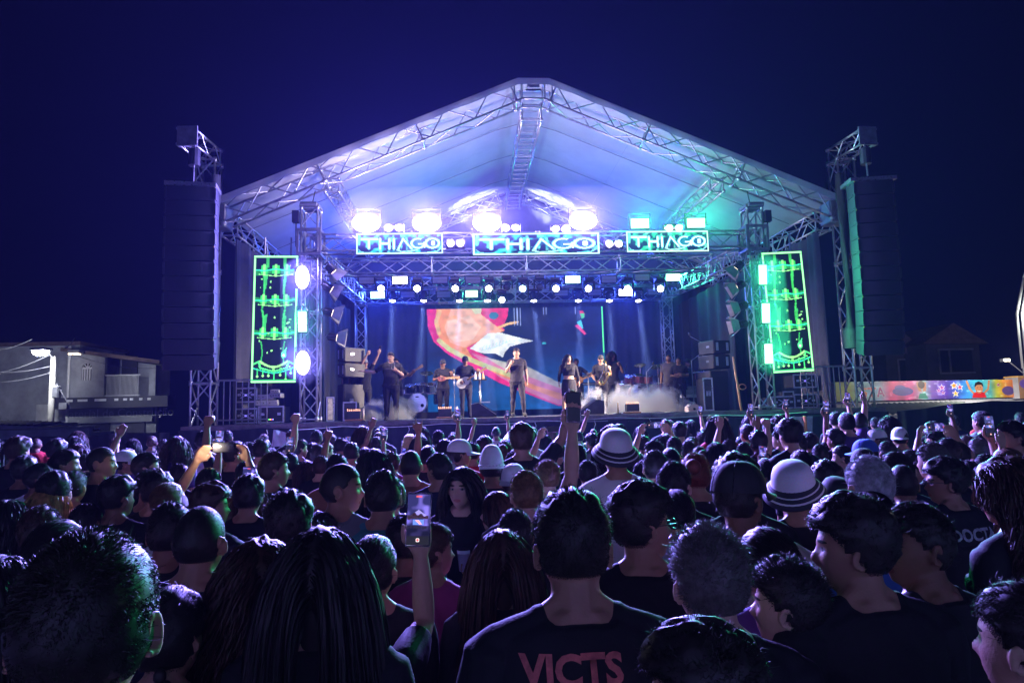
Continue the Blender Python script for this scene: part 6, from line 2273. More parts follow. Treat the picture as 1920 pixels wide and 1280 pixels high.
# fill between the people that stand out
rf = random.Random(21)
fill = []
tries = 0
while len(fill) < 95 and tries < 6000:
    tries += 1
    d = rf.choice((rf.uniform(6.5, 13.2), rf.uniform(8.5, 13.5), rf.uniform(3.2, 7)))
    px = rf.uniform(-30, 1950)
    fem = rf.random() < .5
    H = rf.uniform(1.54, 1.66) if d < 6.5 else rf.uniform(1.52, 1.80)
    r = ray(px, 774)
    P = CAM + r * d
    if any((P.x - a) ** 2 + (P.y - b) ** 2 < .44 ** 2 for a, b in placed):
        continue
    placed.append([P.x, P.y])
    fill.append(1)
    u, v_, _ = proj((P.x, P.y, H))
    hair = rf.choice(['long', 'bun', 'slick', 'long', 'longcurly'] if fem else ['short', 'buzz', 'curly', 'fade', 'short'])
    nm = {'long': 'long-haired woman', 'longcurly': 'woman with long curls', 'bun': 'woman with tied-up hair', 'slick': 'woman with smooth hair', 'short': 'short-haired man', 'buzz': 'man with shaved hair', 'curly': 'curly-haired man', 'fade': 'man with high-top fade'}[hair]
    sh = rf.choice('kkkkkngbwrtcv')
    sn = {'k': 'black', 'n': 'navy', 'g': 'grey', 'b': 'blue', 'w': 'white', 'r': 'red', 't': 'teal', 'c': 'cream', 'v': 'violet'}[sh]
    pose = rf.choice(['down'] * 8 + ['phoneR', 'highR', 'phoneL', 'openR']) if d > 6.5 else 'down'
    ph = rf.randrange(30) if pose in ('phoneR', 'highR', 'phoneL', 'both') else None
    C(u, v_, 170 * FPX / d / 1000, f'{nm} in {sn} top', hair, rf.choice('dddbb'), rf.choice('mmdl'), sh, rf.choice([0, 0, .35, -.35]), rf.uniform(-.3, .3), pose, fem, ph=ph, H=H, hs=rf.choice([0, 1, 2]))

ORD = ['first', 'second', 'third', 'fourth', 'fifth', 'sixth', 'seventh', 'eighth', 'ninth', 'tenth', 'eleventh', 'twelfth']
for c in CROWD:
    c['P'], c['S'], c['d'] = solve(c)
    z = next(n for lim, n in ZONES if c['px'] < lim)
    if c['px'] < 0:
        z = ZONES[0][1]
    dep = 'close to the camera' if c['d'] < 2.7 else 'a few rows ahead' if c['d'] < 5 else 'mid-crowd' if c['d'] < 8 else 'in the far rows'
    c['z'] = z
    c['alt'] = f"{c['desc']}, {z}"
    c['lab'] = f"{c['desc']}, {dep}, {z}"
    ws = c['lab'].split()
    if len(ws) > 16:
        c['lab'] = f"{c['desc']}, {z}"
def uniq(items):
    """items: dicts with 'lab', 'px', and shorter 'alt'; make every label its own, 16 words at most"""
    by = {}
    for c in items:
        by.setdefault(c['lab'], []).append(c)
    for l, cs in by.items():
        if len(cs) > 1:
            cs.sort(key=lambda c: c['px'])
            for i, c in enumerate(cs):
                c['lab'] = f"{ORD[i]} from left, {l}"
                if len(c['lab'].split()) > 16:
                    c['lab'] = f"{ORD[i]} from left, {c['alt']}"
uniq(CROWD)
PHL = []
for c in CROWD:
    if c['ph'] is not None:
        PHL.append(dict(c=c, px=c['px'], lab=f"phone held by the {c['desc']}, {c['z']}"))
for q in PHL:
    if len(q['lab'].split()) > 16:
        q['lab'] = f"phone held by the {q['c']['desc']}"
    q['alt'] = f"phone held by the {q['c']['desc']}"
uniq(PHL)
for q in PHL:
    q['c']['phlab'] = ' '.join(q['lab'].split()[:16]).rstrip(',')
PHROT = {}
near_people = {}
for c in CROWD:
    hyq = min((-1.1, -.75, -.35, 0, .35, .75, 1.1), key=lambda q: abs(q - c['hy'])) if not (c['vox']) else round(c['hy'], 2)
    yaw = c['yaw'] + (c['hy'] - hyq)
    vox = c['vox'] or .0105
    po = POSES[c['pose']]
    slv = c['sleeve'] if c['sleeve'] is not None else .20
    key = (c['pose'], hyq, c['fem'], vox, c['build'], slv)
    info = make_body(key, head=(hyq, .06 if c['pose'] != 'down' else .02, 0), fem=c['fem'], voxel=vox, build=c['build'], sleeve=slv, **po)
    Rz = Matrix.Rotation(yaw, 4, 'Z')
    hc = Rz @ (info['head'] @ Vector((0, 0, 0)))
    M = Matrix.Translation((c['P'].x - hc.x * c['S'], c['P'].y - hc.y * c['S'], 0)) @ Rz @ Matrix.Scale(c['S'], 4)
    o = person(info, M, c['lab'], c['sk'], SHIRTS[c['sh']], rng.choice([0]) * 0 or (.03, .035, .06), c['hair'], HAIRC[c['hc']], c['hat'], HATC.get(c['hatc']), hat_yaw=c['hat_yaw'], hseed=c['hs'], glasses=c['glasses'])
    near_people[c['desc']] = (o, info, M)
    if c['ph'] is not None:
        if c['pose'] == 'both':
            g = (info['grip']['R'] + info['grip']['L']) / 2
            R = Matrix.Rotation(math.pi / 2, 3, 'Y')
        else:
            side = 'L' if c['pose'].endswith('L') else 'R'
            g = info['grip'][side]
            R = Matrix.Rotation(0.05, 3, 'Y')
        tilt = Matrix.Rotation(-.12, 3, 'X')
        Pw = M @ (g + Vector((0, -.004, .02)))
        Rw = Rz.to_3x3() @ tilt @ R
        base = c['phlab']
        if c['ph'] == 'back':
            phone(Pw, Rw, base, 1, on=True, scale=1.0, rim=PHONE_RIM)
        elif c['ph'] in ('off', 'dark'):
            phone(Pw, Rw, base, 1, on=False, rim=PHONE_RIM)
        elif c['ph'] == 'flash':
            phone(Pw, Matrix.Rotation(math.pi, 3, 'Z') @ Rw, base, 2, flash=True, scale=c['S'])
        else:
            phone(Pw, Rw, base, c['ph'], rim=PHONE_RIM if c['ph'] % 2 else None)

# lettering printed on two T-shirt backs
def back_print(key, text, size, z, colr, name_, dz=0):
    o, info, M = near_people[key]
    cu = bpy.data.curves.new('t', 'FONT')
    cu.body = text
    cu.size = size
    cu.align_x = 'CENTER'
    cu.resolution_u = 3
    cu.offset = size * .035
    t = bpy.data.objects.new('t', cu)
    COL.objects.link(t)
    dg = bpy.context.evaluated_depsgraph_get()
    dg.update()
    me = bpy.data.meshes.new_from_object(t.evaluated_get(dg))
    bpy.data.objects.remove(t)
    bm = bmesh.new()
    bm.from_mesh(me)
    bmesh.ops.subdivide_edges(bm, edges=[e for e in bm.edges if e.calc_length() > .02], cuts=3)
    bmesh.ops.triangulate(bm, faces=bm.faces)
    tree = BVHTree.FromPolygons([v.co for v in info['mesh'].vertices], [tuple(p.vertices) for p in info['mesh'].polygons])
    for v in bm.verts:
        x, h_ = v.co.x + dz, v.co.y
        hit = tree.ray_cast(Vector((x, -1, z + h_)), Vector((0, 1, 0)))
        v.co = Vector((x, (hit[0].y if hit[0] else -.1) - .004, z + h_))
    bm.to_mesh(me)
    bm.free()
    me.materials.clear()
    me.materials.append(colr)
    q = bpy.data.objects.new(name_, me)
    COL.objects.link(q)
    q.parent = o
    return q
REDP = pm('faded red print', (.55, .14, .12), .8, 0, .5, 30)
back_print('man seen from behind in black T-shirt with faded red print', 'VICTS', .080, 1.375, REDP, 'shirt_print', -.03)
back_print('man seen from behind in black T-shirt with faded red print', 'OGOO', .09, 1.285, pm('faded brown print', (.28, .12, .09), .8, 0, .6, 30), 'shirt_print')
back_print('curly man with glasses in black DOCTA T-shirt', 'DOCTA', .085, 1.33, pm('pale grey print', (.35, .36, .38), .8, 0, .5, 30), 'shirt_print')

# clear plastic cup for the laughing woman
o, info, M = near_people['laughing woman in left profile drinking from a cup']
cp = empty('plastic_cup', 'clear plastic cup held near the laughing woman', 'cup', loc=M @ (info['grip']['R'] + Vector((0, .0, .03))))
MB().lathe([(.03, -.05), (.033, .0), (.042, .06), (.041, .06), (.031, -.046)], 16).build('cup_wall', pm('cup plastic', (.7, .7, .75), .15, 0, .05), cp, True)
MB().lathe([(.034, .0), (.038, .035), (.0, .036)], 16, None, False).build('drink', pm('amber drink', (.4, .15, .03), .2), cp, True)
# ================================================================ equipment on the stage
def sx_at(px, Y, py=740):
    return at(px, py, Y).x

def rack(px0, px1, py0, py1, Y, label, units=4, zb=None, brace=True):
    p0, p1 = at(px0, py1, Y), at(px1, py0, Y)
    zb = DZ + .02 if zb is None else zb
    w_, h_ = p1.x - p0.x, p1.z - p0.z
    o = empty('amplifier_rack', label, 'rack case', 'amplifier racks on the stage wings', loc=((p0.x + p1.x) / 2, Y, zb))
    MB().box((-w_ / 2 + .02, .0, .02), (w_ / 2 - .02, .6, h_ - .02)).build('case_body', CASE, o)
    mb = MB()
    t = .035
    for x in (-w_ / 2, w_ / 2 - t):
        mb.box((x, -.02, 0), (x + t, .0, h_))
    for z in (0, h_ - t):
        mb.box((-w_ / 2 + t, -.02, z), (w_ / 2 - t, .0, z + t))
    mb.build('edge_trim', STEEL, o)
    for i in range(units):
        z0 = .05 + (h_ - .1) / units * i
        MB().box((-w_ / 2 + .06, -.015, z0 + .005), (w_ / 2 - .06, -.002, z0 + (h_ - .1) / units - .005)).build('amplifier_front', BLKF if i % 2 else CASE, o)
    if brace:
        c = h_ / 2
        mb = MB()
        for s in (-1, 1):
            mb.box((-.16, -.03, -.012), (.16, -.02, .012), TR((0, 0, c), 0, 0, s * .5))
        mb.build('fan_badge', STEEL, o)
        MB().lathe([(0, 0), (.025, .0), (.025, .006), (0, .006)], 10, TR((0, -.032, c), 0, math.pi / 2), False).build('badge_light', em('blue badge light', (.25, .2, 1), 1.5), o)
    for s in (-1, 1):
        MB().box((s * (w_ / 2 - .12) - .04, -.035, h_ * .45), (s * (w_ / 2 - .12) + .04, -.022, h_ * .6)).build('latch', STEEL, o)
    return o
rack(440, 483, 727, 756, 17.6, 'black amplifier rack, top of the stack left of the pile', zb=at(460, 756, 17.6).z + .02)
rack(440, 483, 757, 787, 17.6, 'black amplifier rack, bottom of the stack at the left wing')
o = MB().box((-.36, 0, 0), (.5, .5, .1), bev=.01).build('rack_lid', CASE)
o.location = (sx_at(465, 17.6), 17.5, at(460, 726, 17.6).z + .03)
tag(o, 'flat black case lid lying on the left amplifier stack', 'case lid')
# pile of small gear beside it
r_ = rack(484, 533, 757, 790, 17.55, 'low dark rack with tiny coloured lights, left wing', 2, brace=False)
for i, c in enumerate(((.1, 1, .2), (1, .8, .1), (1, .1, .3), (.2, .3, 1))):
    MB().box((-.06 + i * .035, -.03, .08), (-.04 + i * .035, -.018, .1)).build('indicator_light', em('indicator %d' % i, c, 4), r_)
for i, (px, py, w_, h_, nm) in enumerate(((500, 755, .55, .14, 'flat grey mixer at the bottom of the gear pile'), (497, 744, .40, .13, 'small grey effects box in the middle of the gear pile'), (515, 741, .30, .12, 'pale receiver box at the right of the gear pile'), (515, 733, .22, .09, 'small pale box on top of the gear pile'))):
    p = at(px, py, 17.5)
    o = empty('audio_unit', nm, 'audio unit', 'gear piled on the left rack', M=TR((p.x, 17.5, p.z - h_ / 2), random.uniform(-.2, .2)))
    MB().box((-w_ / 2, 0, 0), (w_ / 2, .3, h_), bev=.012).build('case', pm('grey equipment paint', (.38, .38, .42), .45, .3, .2, 8), o)
    for k_ in range(4):
        MB().lathe([(0, 0), (.014, 0), (.012, .02), (0, .02)], 8, TR((-w_ / 2 + .05 + k_ * (w_ - .1) / 3, -.001, h_ * .5), 0, math.pi / 2), False).build('knob', BLKF, o)
rack(1447, 1490, 738, 763, 17.5, 'black amplifier rack standing lowest beside the right tower')
rack(1489, 1531, 731, 759, 17.6, 'black amplifier rack, bottom of the stack under the right drum screen')
rack(1488, 1529, 702, 729, 17.6, 'black amplifier rack, top of the stack under the right drum screen', zb=at(1510, 729, 17.6).z + .03)
rack(1467, 1486, 702, 735, 17.9, 'narrow rack with glowing dials behind the right stack', 3, zb=DZ + .02, brace=False)

def speaker(px0, px1, py0, py1, Y, label, rot=0, zb=None, horn=True, depth=.7):
    p0, p1 = at(px0, py1, Y), at(px1, py0, Y)
    w_, h_ = abs(p1.x - p0.x), p1.z - p0.z
    zb = DZ + .015 if zb is None else zb
    o = empty('stage_loudspeaker', label, 'loudspeaker', 'side fill loudspeakers', M=TR(((p0.x + p1.x) / 2, Y, zb), rot))
    MB().box((-w_ / 2, .02, .0), (w_ / 2, depth, h_ - .01), bev=.012).build('cabinet', pm('scuffed speaker paint', (.03, .03, .036), .5, 0, .4, 6, .2), o)
    MB().box((-w_ / 2 + .02, .0, .02), (w_ / 2 - .02, .017, h_ - .03)).build('grille', pm('grey speaker grille', (.04, .04, .05), .6, .2, .3, 40, .4), o)
    for s in (-1, 1):
        MB().box((s * (w_ / 2) - .012, .2, h_ * .45), (s * (w_ / 2) + .012, .32, h_ * .6)).build('handle', STEEL, o)
    if horn:
        for s in (-1, 1):
            MB().box((s * w_ * .3 - w_ * .07, -.008, h_ * .2), (s * w_ * .3 + w_ * .07, -.002, h_ * .8)).build('port_panel', pm('pale port panel', (.5, .5, .54), .5), o)
    return o
z = DZ + .015
h0 = at(1350, 692, 18.4).z
speaker(1333, 1368, 692, 768, 18.4, 'big grey subwoofer at the bottom of the right side fill', .3, horn=False)
h1 = at(1350, 664, 18.4).z
speaker(1336, 1372, 664, 692, 18.4, 'middle cabinet of the right side fill stack', .3, h0 + .02)
speaker(1336, 1372, 637, 663, 18.4, 'top cabinet of the right side fill stack', .3, h1 + .03)
speaker(628, 648, 708, 778, 18.4, 'tall dark subwoofer at the bottom of the left side fill', -.75, horn=False)
hh0 = at(640, 708, 18.4).z
speaker(628, 650, 680, 707, 18.4, 'middle cabinet of the left side fill stack', -.75, hh0 + .02)
hh1 = at(640, 680, 18.4).z
speaker(628, 650, 651, 679, 18.4, 'top cabinet of the left side fill stack', -.75, hh1 + .03)

def case_box(px0, px1, py0, py1, Y, label, front, rot=0, name_='road_case'):
    p0, p1 = at(px0, py1, Y), at(px1, py0, Y)
    w_, h_ = p1.x - p0.x, p1.z - p0.z
    o = empty(name_, label, 'road case', 'road cases on the stage', M=TR(((p0.x + p1.x) / 2, Y, DZ + .02), rot))
    MB().box((-w_ / 2 + .012, .004, .012), (w_ / 2 - .012, .5, h_ - .012)).build('shell', CASE, o)
    MB().box((-w_ / 2 + .04, -.006, .04), (w_ / 2 - .04, .002, h_ - .04)).build('front_panel', front, o)
    mb = MB()
    for x in (-w_ / 2, w_ / 2 - .03):
        mb.box((x, -.012, 0), (x + .03, .02, h_))
    for z_ in (0, h_ - .03):
        mb.box((-w_ / 2 + .03, -.012, z_), (w_ / 2 - .03, .02, z_ + .03))
    mb.build('edge_trim', STEEL, o)
    return o
case_box(612, 627, 736, 782, 17.7, 'white-fronted case covered in stickers by the left tower', pm('white stickered panel', (.62, .6, .55), .6, 0, .5, 9), .3)
case_box(643, 669, 741, 777, 17.9, 'open road case with pale metal edges beside the left side fill', CASE)

def spark(px, py, Y, label):
    p = at(px, py, Y)
    o = empty('lamp_box', label, 'floor light', 'floor light boxes along the stage front', loc=(p.x, Y, DZ + .01))
    MB().box((-.17, 0, .05), (.17, .22, .25), bev=.01).build('housing', BLKF, o)
    MB().box((-.21, -.03, .0), (.21, .25, .045), bev=.01).build('base_tray', pm('amber-lit tray', (.35, .16, .08), .5), o)  # amber light of the bottom lamp row is put into the tray colour
    for i in range(7):
        MB().tube((-.15 + i * .05, .05, .25), (-.15 + i * .05 + random.uniform(-.01, .01), .05, .29 + random.uniform(0, .02)), .014, n=6).build('lamp_tube', em('amber lamp tube', (1, .45, .28), 2.2), o)
spark(663, 776, 17.2, 'black box with a row of pale lamps at the left stage front')
spark(834, 770, 17.3, 'black box with amber lamps on the stage below the small string player')
spark(1187, 764, 17.3, 'black box with amber lamps on the stage inside the smoke')

def wedge(px, py, Y, rot, label):
    p = at(px, py, Y)
    o = empty('monitor_wedge', label, 'loudspeaker', 'floor monitor wedges', M=TR((p.x, Y, DZ + .01), rot))
    prof = [(-.30, 0), (.34, 0), (.32, .07), (-.12, .38), (-.30, .34)]
    MB().prism(prof, -.28, .28).build('cabinet', pm('scuffed speaker paint', (.03, .03, .036), .5), o)
    a, b = Vector((.325, 0, .08)), Vector((-.11, 0, .385))
    d = (b - a).normalized()
    n_ = Vector((-d.z, 0, d.x)) * -1
    mb = MB()
    mb.add([a + Vector((0, -.25, 0)) + n_ * .012, a + Vector((0, .25, 0)) + n_ * .012, b + Vector((0, .25, 0)) + n_ * .012, b + Vector((0, -.25, 0)) + n_ * .012], [(0, 1, 2, 3)])
    mb.build('grille', GRILL, o)
    MB().path([(-.30, -.284, .34), (-.12, -.284, .38), (.32, -.284, .07)], .008, 5).build('edge_trim', STEEL, o)
    MB().box((-.1, -.284, .1), (.08, -.281, .17)).build('handle', BLK, o)
wedge(906, 778, 17.35, 0, 'black floor monitor wedge sloping right, left of the lead singer')
wedge(1108, 774, 17.35, math.pi, 'black floor monitor wedge sloping left, in front of the saxophonist')
for px, py, nm in ((681, 780, 'thin upright light tube at the left stage front'), (857, 772, 'thin upright light tube beside the small string player'), (1159, 767, 'thin upright light tube beside the right monitor wedge')):
    p = at(px, py, 17.25)
    o = empty('light_tube', nm, 'floor light', 'upright tubes along the stage front', loc=(p.x, 17.25, DZ))
    MB().box((-.06, -.06, 0), (.06, .06, .03)).build('foot', BLK, o)
    MB().tube((0, 0, .03), (.0, 0, .31), .028, n=8).build('tube', pm('warm white plastic', (.6, .52, .42), .5), o, True)

# drum kits
CHROME = pm('chrome', (.75, .75, .78), .12, 1, .1)
def cyl(p, axis, r, L, n=24):
    M = Matrix.Translation(p) @ Vector(axis).normalized().to_track_quat('Z', 'Y').to_matrix().to_4x4()
    return MB().lathe([(r, 0), (r, L)], n, M), M
def drum(parent, name_, p, axis, r, L, shell, head):
    mb, M = cyl(p, axis, r, L)
    d = mb.build(name_, shell, parent, False)
    for z_ in (-.012, L - .006):
        MB().lathe([(r + .002, 0), (r + .012, 0), (r + .012, .018), (r + .002, .018)], 24, M @ Matrix.Translation((0, 0, z_))).build('hoop', CHROME, d, True)
    MB().lathe([(0, 0), (r, 0)], 24, M @ Matrix.Translation((0, 0, L + .003)), False).build('drum_head', head, d)
    for i in range(8):
        a = i * math.pi / 4
        mb = MB()
        mb.tube(M @ Vector((math.cos(a) * (r + .015), math.sin(a) * (r + .015), .01)), M @ Vector((math.cos(a) * (r + .015), math.sin(a) * (r + .015), L - .01)), .007, n=5)
        mb.build('tension_rod', CHROME, d)
    return d
def cymbal(parent, p, r, tilt, base):
    c = MB().lathe([(0, .03), (.03, .028), (.05, .008), (r * .6, .0), (r, -.014), (r, -.016), (r * .6, -.003)], 24, TR(p, 0, tilt)).build('cymbal', pm('brass cymbal', (.65, .48, .2), .25, 1, .15), parent, True)
    MB().tube((base[0], base[1], DZ + .02 - parent.location.z), p, .012, n=6).build('cymbal_stand', CHROME, parent)
HEADW = pm('white drum skin', (.72, .68, .70), .5, 0, .1, 4)
def kit(px, Y, shell, label, rise, front=True):
    X = sx_at(px, Y)
    o = empty('drum_kit', label, 'drum kit', 'drum kits', loc=(X, Y, DZ + rise))
    if front:
        b = drum(o, 'bass_drum', Vector((-.05, .25, .28)), (0, -1, 0), .27, .42, shell, HEADW)
        MB().lathe([(0, 0), (.05, 0)], 16, TR((.10, -.182, .20), 0, math.pi / 2), False).build('port_hole', BLK, b)
        MB().box((-.1, -.184, .44), (0, -.182, .47)).build('badge', BLK, b)
    for x, y, z_, r, L in ((-.28, .25, .62, .14, .2), (.02, .25, .64, .15, .22), (.32, .3, .60, .17, .24)):
        drum(o, 'tom_drum', Vector((x, y, z_)), (0, -.35, 1), r, L, shell, HEADW)
    drum(o, 'floor_tom', Vector((.62, .4, .25)), (0, -.1, 1), .2, .36, shell, HEADW)
    drum(o, 'snare_drum', Vector((-.45, .55, .55)), (0, 0, 1), .17, .14, CHROME, HEADW)
    cymbal(o, (-.75, .3, 1.05), .2, -.3, (-.75, .5))
    cymbal(o, (.72, .35, 1.12), .22, -.35, (.75, .5))
    cymbal(o, (.2, .6, 1.2), .2, -.3, (.2, .7))
    MB().tube((-.85, .1, .55), (.85, .1, .55), .022, n=8).tube((-.85, .1, 0), (-.85, .1, .85), .022, n=8).tube((.85, .1, 0), (.85, .1, .85), .022, n=8).build('rack_bar', CHROME, o)
    mb = MB()
    for x in (-.5, .1, .5):
        mb.path([(x, -.1, .8), (x + .08, .05, 1.0), (x + .15, .1, 1.18)], .012, 5)
        mb.ball((x - .01, -.12, .78), .03, 8, 6)
    mb.build('drum_microphone', BLKF, o)
    ri = MB().box((-1.2, -.25, -rise + .012), (1.2, 1.6, -.002)).build('riser', CASE, o)
    return o
kit(786, 20.2, pm('dark blue drum shell', (.03, .05, .12), .25, .2), 'drum kit with white bass drum skin left of centre on stage', .2)
kit(1200, 21.0, pm('rose drum shell', (.55, .16, .22), .3, .1), 'rose-coloured drum kit half hidden in smoke, right of centre', .35)

def mic_stand(px, Y, h_, label, boom=0):
    X = sx_at(px, Y)
    o = empty('microphone_stand', label, 'microphone stand', 'microphone stands', loc=(X, Y, DZ))
    mb = MB().tube((0, 0, .02), (0, 0, h_), .012, n=6)
    for a in (0, 2.1, 4.2):
        mb.tube((0, 0, .15), (math.cos(a) * .25, math.sin(a) * .25, .015), .01, n=5)
    if boom:
        mb.tube((0, 0, h_), (boom, 0, h_ + .2), .01, n=5)
    mb.build('stand_tube', DALU, o)
    MB().tube((boom, 0, h_ + (.2 if boom else 0)), (boom * 1.1, -.02, h_ + (.3 if boom else .12)), .02, .028, 8).build('microphone', BLKF, o, True)
mic_stand(852, 18.9, 1.25, 'thin microphone stand beside the small string player')
mic_stand(1104, 19.4, 1.1, 'microphone stand left of the saxophonist')
mic_stand(1214, 19.6, 1.2, 'microphone stand in the smoke, left one', .2)
mic_stand(1236, 20.0, 1.05, 'microphone stand in the smoke, right one')
mic_stand(1322, 19.2, 2.0, 'tall boom stand beside the right side fill', -.35)
mic_stand(1300, 19.4, 1.5, 'boom stand over the mixing table on the right', .3)

# bottle table
X = sx_at(900, 19.3)
zt2 = at(900, 711, 19.3).z
o = empty('bar_table', 'small tall table with bottles between guitarist and singer', 'table', loc=(X, 19.3, DZ))
MB().box((-.2, -.15, zt2 - DZ - .03), (.2, .15, zt2 - DZ)).build('table_top', BLK, o)
MB().tube((0, 0, .02), (0, 0, zt2 - DZ - .03), .03, n=8).build('post', STEEL, o, True)
MB().lathe([(.0, 0), (.2, 0), (.18, .02), (0, .03)], 16).build('base', BLK, o)
MB().box((0, -.03, .42), (.28, .03, .45)).build('foot_rest', STEEL, o)
for x, c, nm in ((-.12, WHITEP, 'white'), (0, pm('clear bottle plastic', (.5, .55, .6), .15), 'clear'), (.1, pm('orange bottle', (.6, .3, .1), .3), 'orange-capped')):
    b_ = empty('drink_bottle', f'{nm} drink bottle on the small tall table', 'bottle', 'bottles on the small table', loc=(X + x, 19.3, zt2 + .002))
    MB().lathe([(0, 0), (.033, 0), (.035, .02), (.035, .13), (.014, .18), (.014, .205)], 14).build('bottle_body', c, b_, True)
    MB().lathe([(.016, .2), (.016, .225), (0, .226)], 10, None, False).build('bottle_cap', pm('blue cap', (.1, .2, .6), .5), b_, True)
# keyboard
X = sx_at(1095, 21.2)
o = empty('keyboard', 'keyboard on an X stand behind the woman singer', 'keyboard', loc=(X, 21.2, DZ))
for zz in (.92, 1.18):
    MB().box((-.6, -.15, zz), (.6, .15, zz + .08), bev=.01).build('keyboard_body', BLKF, o)
    MB().box((-.55, -.152, zz + .02), (.55, -.151, zz + .05)).build('key_row', WHITEP, o)
MB().tube((-.45, -.1, .02), (.45, -.1, .9), .018, n=6).tube((.45, -.1, .02), (-.45, -.1, .9), .018, n=6).tube((0, .1, .45), (0, .1, 1.18), .018, n=6).build('x_stand', BLK, o)
# mixing table, fog machine and pole at the right
X = sx_at(1303, 19.6)
o = empty('mixing_table', 'table with consoles and a metal frame on the right of the stage', 'table', loc=(X, 19.6, DZ))
MB().box((-.36, -.2, .42), (.36, .3, .5)).build('table_top', pm('pale table edge', (.5, .47, .45), .5), o)
MB().tube((-.33, 0, 0), (-.33, 0, 1.15), .02, n=6).tube((.33, 0, 0), (.33, 0, 1.15), .02, n=6).tube((-.33, 0, 1.15), (.33, 0, 1.15), .02, n=6).build('frame', STEEL, o)
for i, (x, zz, w_, h_) in enumerate(((-.05, .504, .6, .14), (.0, .65, .5, .10))):
    MB().box((-w_ / 2 + x, -.15, zz), (w_ / 2 + x, .15, zz + h_), bev=.01).build('console', pm('grey console', (.25, .25, .28), .4, .2), o)
MB().box((.02, -.06, .95), (.2, -.03, 1.12)).build('orange_pouch', pm('orange cloth', (.6, .14, .05), .7), o)
p = at(1302, 768, 17.4)
o = empty('fog_machine', 'small pale fog machine at the right stage front', 'fog machine', loc=(p.x, 17.4, DZ + .01))
MB().prism([(-.16, 0), (.16, 0), (.16, .13), (.08, .19), (-.08, .19), (-.16, .13)], 0, .3).build('housing', pm('pale pink plastic', (.6, .5, .5), .5), o)
MB().lathe([(0, 0), (.035, 0), (.03, .03)], 12, TR((0, -.002, .07), 0, math.pi / 2), False).build('nozzle', BLK, o)
MB().path([(-.07, .1, .19), (-.05, .1, .25), (.05, .1, .25), (.07, .1, .19)], .012, 6).build('handle', DALU, o)
p0, p1 = at(1390, 768, 17.2), at(1377, 668, 17.2)
o = empty('wooden_pole', 'leaning wooden pole with coiled cable at the right side fill', 'pole', loc=(p0.x, 17.2, DZ))
MB().tube((0, 0, 0), (p1.x - p0.x, .1, p1.z - DZ), .035, .03, 8).build('shaft', pm('light wood', (.5, .32, .18), .6), o, True)
MB().path([Vector((.06 + .09 * math.cos(t), -.02, .62 + .07 * math.sin(t))) for t in np.linspace(0, 9, 22)], .015, 5).build('cable_coil', pm('orange cable', (.5, .22, .1), .6), o)
rack(1320, 1335, 702, 764, 18.0, 'slim rack of patch units left of the right side fill', 8, brace=False)

# ================================================================ performers
def performer(px, top, Y, label, pose, yaw=math.pi, Hs=None, **kw):
    bd = {k: kw.pop(k) for k in list(kw) if k in ('fem', 'build', 'belly', 'sleeve', 'crop', 'skirt', 'lean', 'legs', 'head', 'sleeve2')}
    info = make_body(label, voxel=.011, **pose, **bd)
    T_ = 1.729 + (.02 if not kw.get('hat') else .04)
    zt_ = at(px, top, Y).z - DZ
    S = zt_ / T_
    S = max(.86, min(1.1, S))
    Rz = Matrix.Rotation(yaw, 4, 'Z')
    hc = Rz @ (info['head'] @ Vector((0, 0, 0)))
    p = at(px, top, Y)
    M = Matrix.Translation((p.x - hc.x * S, Y - hc.y * S, DZ + .012)) @ Rz @ Matrix.Scale(S, 4)
    o = person(info, M, label, group='people on the stage', **kw)
    return o, info, M
K = (.012, .011, .016)
o, info, M = performer(968, 653, 17.75, 'lead singer in charcoal T-shirt singing into a microphone', dict(arms={'R': (V3((.30, .25, -.85)), V3((-.42, .55, .85))), 'L': (V3((-.22, -.05, -1)), V3((-.05, .22, -1)))}, palms={'R': (-.7, -.2, 0)}, curls={'R': 1.5}), legs={'L': (V3((-.10, .22, -1)), V3((-.06, -.12, -1))), 'R': (V3((.06, -.08, -1)), V3((.04, -.20, -1)))}, head=(-.25, 0, 0), skin='m', shirt=(.022, .018, .024), pants=(.018, .012, .02), hair='fade')
g = M @ info['grip']['R']
mc = empty('microphone', 'handheld microphone at the lead singer’s mouth', 'microphone', loc=g)
mth_ = M @ (info['head'] @ Vector((0, .11, -.06)))
d = (mth_ - g).normalized()
MB().tube(-d * .07, d * .07, .014, .018, 8).build('handle', BLKF, mc, True)
MB().ball(d * .09, .026, 10, 8).build('mesh_ball', STEEL, mc, True)

o, info, M = performer(733, 661, 17.9, 'big man in long black T-shirt holding a phone to his chest', dict(arms={'R': (V3((.80, .10, -.55)), V3((.95, .15, .12))), 'L': (V3((-.30, .22, -.9)), V3((.60, .55, .55)))}, palms={'L': (.3, -1, 0), 'R': (0, .2, -1)}, curls={'L': 1.0, 'R': .4}), build=1.2, belly=.03, head=(-.3, -.05, 0), sleeve=.24, skin='l', shirt=K, pants=(.02, .02, .025), hair='fade')
phone(M @ (info['grip']['L'] + Vector((0, .03, .04))), Matrix.Rotation(.1, 3, 'Y'), 'white phone held by the big man on stage', 1, on=False, rim=WHITEP)
o, info, M = performer(830, 673, 18.9, 'string player in black cap playing a tiny guitar', dict(arms={'R': (V3((.35, .15, -.9)), V3((-.65, .6, .18))), 'L': (V3((-.45, .20, -.85)), V3((.10, .75, .45)))}, palms={'R': (0, -1, 0), 'L': (.2, -1, 0)}, curls={'R': 1.0, 'L': 1.2}), sleeve=.22, skin='d', shirt=K, pants=(.025, .025, .03), hair='buzz', hat='cap', hatcol=KCAP)

